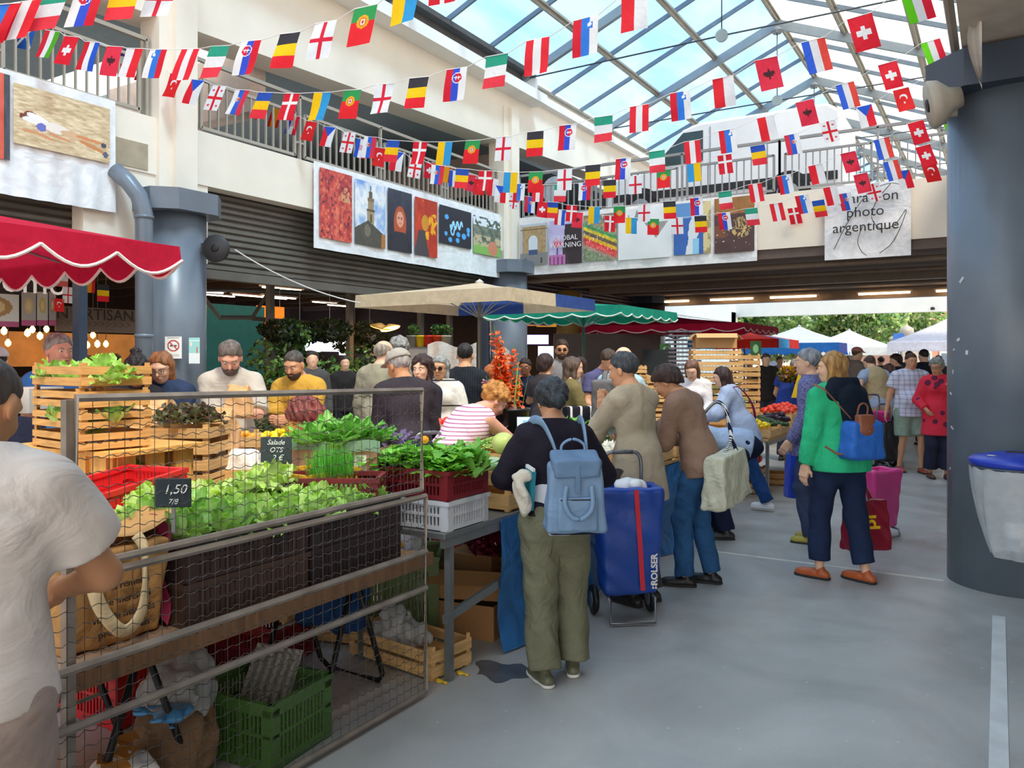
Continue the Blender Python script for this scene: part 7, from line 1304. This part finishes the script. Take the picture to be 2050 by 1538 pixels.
# ================================================================ TROLLEYS
def trolley(label, p, rz, col, h=.66, z0=.2, w=.17, stripe=None, hz=1.03, brand=None, tilt=0, mt=None):
    t = thing('shopping_trolley', label, 'trolley', p, rz); m = mt or mat('trolley_'+col, col, rough=.4, var=.12, bump=.5, bs=6, bd=.02)
    soft('bag_body', [rbox((0, 0, z0+h*.48), (w-.015, .085, h*.47), .03, tap=.10), rbox((0, .0, z0+h*1.06), (w-.035, .075, h*.12), .006, op='s')], .009, m, t, fold=.006, ff=18, seed=h*9)
    f = MB(); f.tube([(-w*.7, .12, z0-.05)]+spl([(-w*.7, .12, hz-.10), (-w*.64, .12, hz-.03), (-w*.4, .12, hz), (w*.4, .12, hz), (w*.64, .12, hz-.03), (w*.7, .12, hz-.10)])+[(w*.7, .12, z0-.05)], .012, 8); f.tube([(-w*.8, .12, z0-.02), (-w*.8, -.12, z0-.04), (-w*.8, -.13, .02), (w*.8, -.13, .02), (w*.8, -.12, z0-.04), (w*.8, .12, z0-.02)], .010, 8); mk('frame', f, mat('frame_dark_steel', '85868a', rough=.3, metal=.7), t, True)
    g = MB(); g.tube([(-w*.38, .12, hz), (w*.38, .12, hz)], .0135, 8); mk('grip', g, mat('grip_grey', '5c5c60'), t, True)
    for q in (-1, 1):
        b = MB(); R = Ry(pi/2); b.lathe([(.085, -.018), (.095, 0), (.085, .018)], (q*(w+.01), .13, .095), 22, R); o = mk('wheel', b, M['black'], t, True); b = MB(); b.lathe([(.05, -.02), (.055, .0), (.05, .02)], (q*(w+.01), .13, .095), 14, R); mk('hub', b, M['galv'], o)
    if stripe: b = MB(); b.grid(lambda u, v: Vector((.005+.03*u+.045*v, -.122-.012*(1-v)+.002*sin(v*9), z0+h*(.98-.96*v))), 1, 12); mk('red_stripe', b, mat('stripe_'+stripe, stripe), t)
    if brand:
        text('brand_lettering', brand, (.135, -.128, z0+.14), .055, M['white'], t, rot=(pi/2, -pi/2, 0), bold=.0015); b = MB()
        for i in range(4): b.lathe([(0, 0), (.007, .001), (0, .002)], (.125+.018*(i % 2), -.130, z0+.03+.018*(i//2)), 8, Rx(pi/2))
        mk('dot_logo', b, M['white'], t)
    return t
trolley('royal blue shopping trolley with red stripe standing behind the backpack woman', at(1256, 4.98), YAW+.12, '14449c', .64, .20, .175, 'd8283c', 1.03, 'ROLSER')
pl('white plastic bag stuffed in the mouth of the blue trolley', at(1262, 4.98, .83), [ell((0, 0, 0), (.10, .05, .05))], mat('white_bag', 'ececf0'), 21)
trolley('bright pink shopping trolley held by the man in the beige vest', at(1752, 12.2), YAW, 'e0308c', .62, .22, .17, None, 1.08)
trolley('black ribbed shopping trolley pulled by the plaid man', at(1781, 11.9), YAW+.3, '25242a', .55, .14, .17, None, .95)
trolley('green-trimmed trolley beside the old man in the dark jacket', at(876, 5.35), YAW+.6, '2c8a5c', .35, .52, .15, None, 1.12)
trolley('slumped pink shopping trolley bag ahead of the green-jacket woman', at(1756, 7.3), YAW+.5, 'ee4a9c', .50, .12, .17, None, .62)
# ================================================================ BIN on the column
p = W(2044, 925, 4.9); t = thing('waste_bin', 'round bin ring with blue lid and hanging clear sack on the right column', 'bin', (p.x, p.y, 0))
zl = 1.0; b = MB(); b.lathe([(.275, zl-.03), (.285, zl), (.26, zl+.02), (.12, zl+.05), (0, zl+.055)], n=36); mk('lid', b, mat('lid_blue', '1f3fb8', rough=.3), t, True)
b = MB(); b.box((.0, -.05, zl+.055), (.16, .03, .012)); mk('lid_slot', b, M['black'], t); b = MB(); b.box((-.15, -.12, zl+.035), (.05, .03, .003), Rz(.3)); mk('sticker', b, M['white'], t)
b = MB(); b.lathe([(.27, zl-.05), (.275, zl-.04), (.27, zl-.03)], n=36); b.box((0, .3, zl-.05), (.06, .5, .03)); mk('ring', b, M['navygrey'], t)
b = MB(); b.grid(lambda u, v: Vector(((.272-.12*v**1.6+.012*sin(u*44)*v+.008*sin(u*90+v*5))*cos(2*pi*u), (.272-.12*v**1.6+.012*sin(u*44)*v)*sin(2*pi*u), zl-.04-.55*v)), 90, 16); mk('clear_sack', b, mat('sack_clear', 'dfe6ea', rough=.2, alpha=.5, bump=.6, bs=8, bd=.03), t, True)
b = MB(); b.box((.0, -.05, .58), (.16, .10, .10), Rz(.4)); b.box((.06, 0, .50), (.14, .12, .05)); mk('rubbish', b, mat('white_bag', 'ececf0'), t, bev=.02)
# ================================================================ INTERIORS BEHIND THE COLUMNS
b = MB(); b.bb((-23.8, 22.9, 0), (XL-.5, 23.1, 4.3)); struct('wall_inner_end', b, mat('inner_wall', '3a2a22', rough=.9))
warm = mat('warm_bulb', 'ffb050', emit=14); cool = mat('neon_white', 'ffe9cf', emit=7)
# fluorescent strips on the inner ceiling
for i, (px, py, X) in enumerate(((405, 583, -14), (500, 592, -16), (560, 595, -15), (690, 574, -13), (650, 606, -18), (680, 612, -17.5), (565, 578, -12.5), (545, 596, -17), (440, 588, -19), (720, 574, -12.6))):
    c = onx(px, py, X); f = MB(); f.box((0, 0, .03), (.12, 1.1, .04)); o = mk('strip_light', f, mat('lamp_body', 'b9a99a'), loc=(c.x, c.y, min(c.z, 3.45)), label='thin fluorescent strip lamp under the dark inner ceiling', cat='lamp', group='strip lamps of the inner hall'); g = MB(); g.box((0, 0, -.005), (.06, 1.0, .03)); mk('tube', g, cool, o)
area('inner_fill', (-14, 10, 3.3), 6, 120, (1, .75, .5)); area('gallery_fill', (-14, 8, 5.0), 8, 60, (.9, .95, 1), (pi, 0, 0)); area('coffee_fill', (-13, 3.5, 2.9), 3, 90, (1, .62, .3)); area('back_fill', (-14, 18, 3.2), 5, 90, (1, .8, .65))
# structural diamond frame seen through the opening
b = MB()
for a, c in (((402, 580), (560, 582)), ((402, 588), (440, 636)), ((440, 636), (505, 636)), ((505, 636), (541, 580)), ((541, 582), (700, 592)), ((505, 638), (668, 650))): b.tube([onx(a[0], a[1], -10.2), onx(c[0], c[1], -10.2)], .035, 4)
mk('ceiling_frame', b, mat('frame_greyb', '6c6864'), label='grey angled steel frame under the ceiling behind the long shutter', cat='frame')
for px in (541, 700, 842, 900): b = MB(); p = onx(px, 700, -10); b.bb((p.x-.05, p.y-.05, 0), (p.x+.05, p.y+.05, 3.6)); mk('post', b, mat('frame_greyb', '6c6864'), label='slim grey post along the inner shop line', cat='post', group='inner shop posts')
# coffee stand
t = thing('coffee_stand', 'warmly lit coffee stand with dark sign and menu photos inside at the left', 'stand', (-11, 4, 0))
def ox(px, py, X=-10.2): return onx(px, py, X)-Vector((-11, 4, 0))
def panel(name, x0, y0, x1, y1, fn=None, m=None, X=-10.2, nx=30, ny=30, par=None):
    A = onx(x0, y0, X); B = onx(x1, y0, X); zt, zb_ = A.z, onx(x0, y1, X).z; B.z = zt; o = Vector((-11, 4, 0))
    if fn: return painted(name, A-o, B-A, (0, 0, zb_-zt), nx, ny, fn, par or t)
    q = MB(); q.bb((X-.03, A.y-4, zb_), (X, B.y-4, zt)); q.v = [(v[0]+11, v[1], v[2]) for v in q.v]; return mk(name, q, m, par or t)
panel('sign_board', -60, 542, 112, 585, m=mat('plum_board', '3a2c30'), X=-10.25)
text('sign_lettering', 'Momo', ox(38, 565)+Vector((.05, 0, 0)), .42, mat('sign_white', 'e8e0dc', emit=.3), t, rot=(pi/2, 0, pi/2))
def menu(c1, c2, r): 
    def f(u, v): c = np.ones(u.shape+(3,))*C(c1); c[np.hypot(u-.5, (v-.4)*1.2) < r] = C(c2); c[np.hypot(u-.5, (v-.4)*1.2) < r*.6] = C('e0c090'); c[v > .82] = C('c05a80'); return c
    return f
for x0, x1, a_, b_, r in ((-60, 38, 'ded6cc', 'b88a58', .36), (43, 72, 'b0a49a', 'd0b080', .3), (74, 96, 'c8bcb0', 'c8b460', .3), (98, 112, 'a89c98', 'b08a70', .3)): panel('menu_photo', x0, 584, x1, 652, menu(a_, b_, r))
panel('bread_sign', 112, 612, 300, 663, m=mat('taupe_board', '8a7464'), X=-10.3); text('bread_lettering', 'PAIN ARTISANAL', ox(186, 631, -10.25)+Vector((.04, 0, 0)), .21, mat('sign_dark', '3a2c24'), t, rot=(pi/2, 0, pi/2)); text('chevron_row', '>>>>>>>>>>>>', ox(180, 650, -10.25)+Vector((.04, 0, 0)), .16, mat('sign_dark2', '6a5648'), t, rot=(pi/2, 0, pi/2))
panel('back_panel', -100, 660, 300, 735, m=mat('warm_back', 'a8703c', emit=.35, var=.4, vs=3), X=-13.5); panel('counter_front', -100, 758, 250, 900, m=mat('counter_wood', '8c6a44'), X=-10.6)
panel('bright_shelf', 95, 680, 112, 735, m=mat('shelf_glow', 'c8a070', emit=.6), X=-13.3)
for i, (px, py) in enumerate(((16, 688), (55, 668), (65, 661), (80, 674), (93, 660), (163, 674), (186, 672), (152, 690), (175, 692), (195, 690), (212, 690), (8, 664))):
    c = onx(px, py, -11.6 if i % 2 else -12.4); q = MB(); q.lathe([(0, -.05), (.035, -.02), (.04, .02), (.015, .06), (0, .07)], n=10); o = mk('pendant_bulb', q, warm, loc=c, smooth=True, label='glowing pendant bulb over the coffee stand counter', cat='lamp', group='pendant bulbs of the coffee stand'); q = MB(); q.tube([(0, 0, .07), (0, 0, 3.5-c.z)], .006, 4); mk('flex', q, M['black'], o)
# oven / appliance at counter left
b = MB(); b.box((0, 0, 0), (.5, .4, .16)); o = mk('counter_tray', b, mat('tray_white', 'c8c4c0'), loc=at(20, 5.4, 1.35), rz=YAW, label='white lattice tray on the counter at the left edge', cat='tray')
table('side table at the left edge under the lattice tray', -6.9, -5.6, .9, 2.6, 1.27, M['wood'], M['galv'], 1)
# florist
t2_ = thing('teal_panel', 'teal painted partition glimpsed in the dark hall', 'partition', onx(462, 720, -12.6)); b = MB(); b.box((0, 0, .1), (.06, 1.6, 1.9)); mk('board', b, mat('teal_paint', '1c6a70', emit=.12), t2_)  # teal board is no lamp; faint emission in its colour brightens it
G1 = ['35582a', '4c7834', '24441f', '6c9844', '7ca450']
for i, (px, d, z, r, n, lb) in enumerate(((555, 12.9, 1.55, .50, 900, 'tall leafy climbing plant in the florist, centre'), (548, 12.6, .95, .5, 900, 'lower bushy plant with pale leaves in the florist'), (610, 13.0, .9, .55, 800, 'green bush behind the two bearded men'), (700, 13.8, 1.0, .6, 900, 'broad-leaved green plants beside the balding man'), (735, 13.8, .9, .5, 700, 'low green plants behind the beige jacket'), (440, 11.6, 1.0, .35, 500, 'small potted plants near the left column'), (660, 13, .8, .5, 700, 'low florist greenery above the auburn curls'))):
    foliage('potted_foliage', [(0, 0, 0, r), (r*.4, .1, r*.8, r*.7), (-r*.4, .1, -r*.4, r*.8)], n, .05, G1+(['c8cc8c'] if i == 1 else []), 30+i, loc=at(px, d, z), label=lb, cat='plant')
for i, (px, py, d, r) in enumerate(((600, 668, 13.4, .42), (660, 662, 13.8, .42), (740, 668, 15, .46), (560, 662, 12.8, .36), (710, 690, 15, .40))):
    p = W(px, py, d); o = thing('hanging_basket', f'dark hanging basket of ferns in the florist, {["second from the left", "third from the left", "rightmost", "leftmost", "fourth from the left"][i]}', 'plant', p); foliage('fern', [(0, 0, 0, r)], 600, .045, ['2c3a1c', '222c16', '3f5022'], 50+i, o, .5); q = MB(); q.lathe([(.08, -.16), (.13, -.02), (.12, 0)], n=14); mk('pot', q, mat('pot_grey', '9a948c'), o, True); q = MB(); q.tube([(0, 0, 0), (0, 0, 3.5-p.z)], .006, 4); mk('hanger', q, M['galv'], o)
b = MB(); sh = W(862, 697, 15.2); b.box((0, 0, 0), (1.5, .35, .04)); mk('plant_shelf', b, mat('shelf_grey', '5c5a58'), loc=sh, rz=YAW, label='grey shelf with coloured flower pots', cat='shelf')
b = MB(); b.box((0, 0, 0), (1.55, .35, 1.5)); mk('shelf_cabinet', b, mat('cabinet_grey', '8c8a88'), loc=(sh.x, sh.y, sh.z-.77), rz=YAW, label='pale grey cabinet below the flower pot shelf', cat='cabinet')
for i, (px, c) in enumerate(((842, 'e0c020'), (858, 'd83020'), (876, 'e04a1c'), (892, 'c8b8a0'), (826, '8c8880'))):
    o = thing('flower_pot', ['yellow', 'dark red', 'orange-red', 'cream', 'grey'][i]+' flower pot on the grey shelf', 'pot', W(px, 694, 15.1), 0, None, 1.5); q = MB(); q.lathe([(.05, 0), (.07, .12), (.075, .12), (.075, .14), (.06, .14)], n=16); mk('pot', q, mat('pot_'+c, c, rough=.4), o, True)
    if i in (2, 4, 3): foliage('plant', [(0, 0, .2, .08)], 120, .03, G1, 70+i, o)
b = MB(); b.grid(lambda u, v: Vector((-.45+.9*u, .03*sin(u*18)-.05*v, -1.0*v+.06*sin(u*7))), 30, 10); mk('draped_cloth', b, cloth('grey_drape', 'c8c4be', bump=.8), loc=W(905, 690, 14.7), rz=YAW, smooth=True, label='pale grey cloth draped beside the flower pot shelf', cat='cloth')
for i, (px, py) in enumerate(((761, 655), (781, 657))):
    o = thing('dish_lamp', f'round warm dish lamp over the florist, {["left", "right"][i]} one', 'lamp', W(px, py, 14.2), 0, None, 1.45); q = MB(); q.lathe([(.02, .05), (.13, 0), (.125, -.005)], n=20, R=Ry(.3-.6*i)); mk('shade', q, mat('lamp_gold', 'c89048', metal=.4), o, True); q = MB(); q.lathe([(0, -.008), (.12, -.008)], n=20, R=Ry(.3-.6*i)); mk('diffuser', q, mat('lamp_glow', 'ffc060', emit=10), o)
# bright far openings and neon inside the dark hall
for px, py, w_, h_ in ((650, 690, .9, .25), (625, 688, .35, .3), (690, 695, .25, .3), (780, 700, .2, .25)): b = MB(); p = onx(px, py, -21); b.box(p, (.04, w_*2.2, h_*2)); mk('far_opening', b, mat('daylight_glow', 'dfe8ff', emit=3), label='small bright daylight opening far inside the dark hall', cat='opening', group='bright openings in the dark hall')
b = MB()
for k in range(14): p = onx(545+k*6, 656+k*.3, -16); b.box(p, (.03, .03, .12), Rx(.5 if k % 2 else -.5))
mk('blue_neon', b, mat('neon_blue', '8c9cff', emit=5), label='zigzag blue-white neon sign far inside the hall', cat='sign')
b = MB()
for k in range(6): p = onx(520+k*8, 640, -15); b.bb((p.x, p.y-.1, 2.1), (p.x+.05, p.y+.1, 2.9))
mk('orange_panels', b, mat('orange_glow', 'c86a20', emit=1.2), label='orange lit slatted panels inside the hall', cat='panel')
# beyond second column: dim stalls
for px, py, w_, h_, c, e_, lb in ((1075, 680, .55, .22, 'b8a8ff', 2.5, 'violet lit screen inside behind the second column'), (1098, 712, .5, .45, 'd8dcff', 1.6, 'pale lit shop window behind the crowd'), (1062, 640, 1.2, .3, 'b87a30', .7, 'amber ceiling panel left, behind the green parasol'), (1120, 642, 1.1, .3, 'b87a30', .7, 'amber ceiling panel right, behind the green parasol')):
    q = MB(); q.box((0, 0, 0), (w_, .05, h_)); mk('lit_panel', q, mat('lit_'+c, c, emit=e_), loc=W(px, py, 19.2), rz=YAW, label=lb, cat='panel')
b = MB(); b.lathe([(.28, 0), (.28, 3.2)], n=20); mk('inner_column', b, mat('ochre_column', '8c6a34'), loc=at(1138, 18.5), smooth=True, label='ochre inner column behind the tall bearded man', cat='column')
b = MB(); b.box((0, 0, 1.1), (2.4, .1, 2.2)); mk('dark_partition', b, mat('partition_brown', '4a3a34'), loc=at(1215, 18), rz=YAW, label='dark brown partition behind the young man in purple', cat='partition')
# cable from column speaker to parasol
b = MB(); a, c = W(470, 500, 9.9), W(722, 607, 10.4); b.tube([a+(c-a)*f+Vector((0, 0, -.18*4*f*(1-f)*.5)) for f in np.linspace(0, 1, 12)], .008, 5); mk('sagging_cable', b, mat('cable_pale', 'c8c8c8'), label='pale cable sagging from the round speaker to the beige parasol', cat='cable')
SC.view_settings.exposure = .5
try:
    SC.view_settings.use_white_balance = True; SC.view_settings.white_balance_temperature = 7300; SC.view_settings.white_balance_tint = 10
except Exception: pass
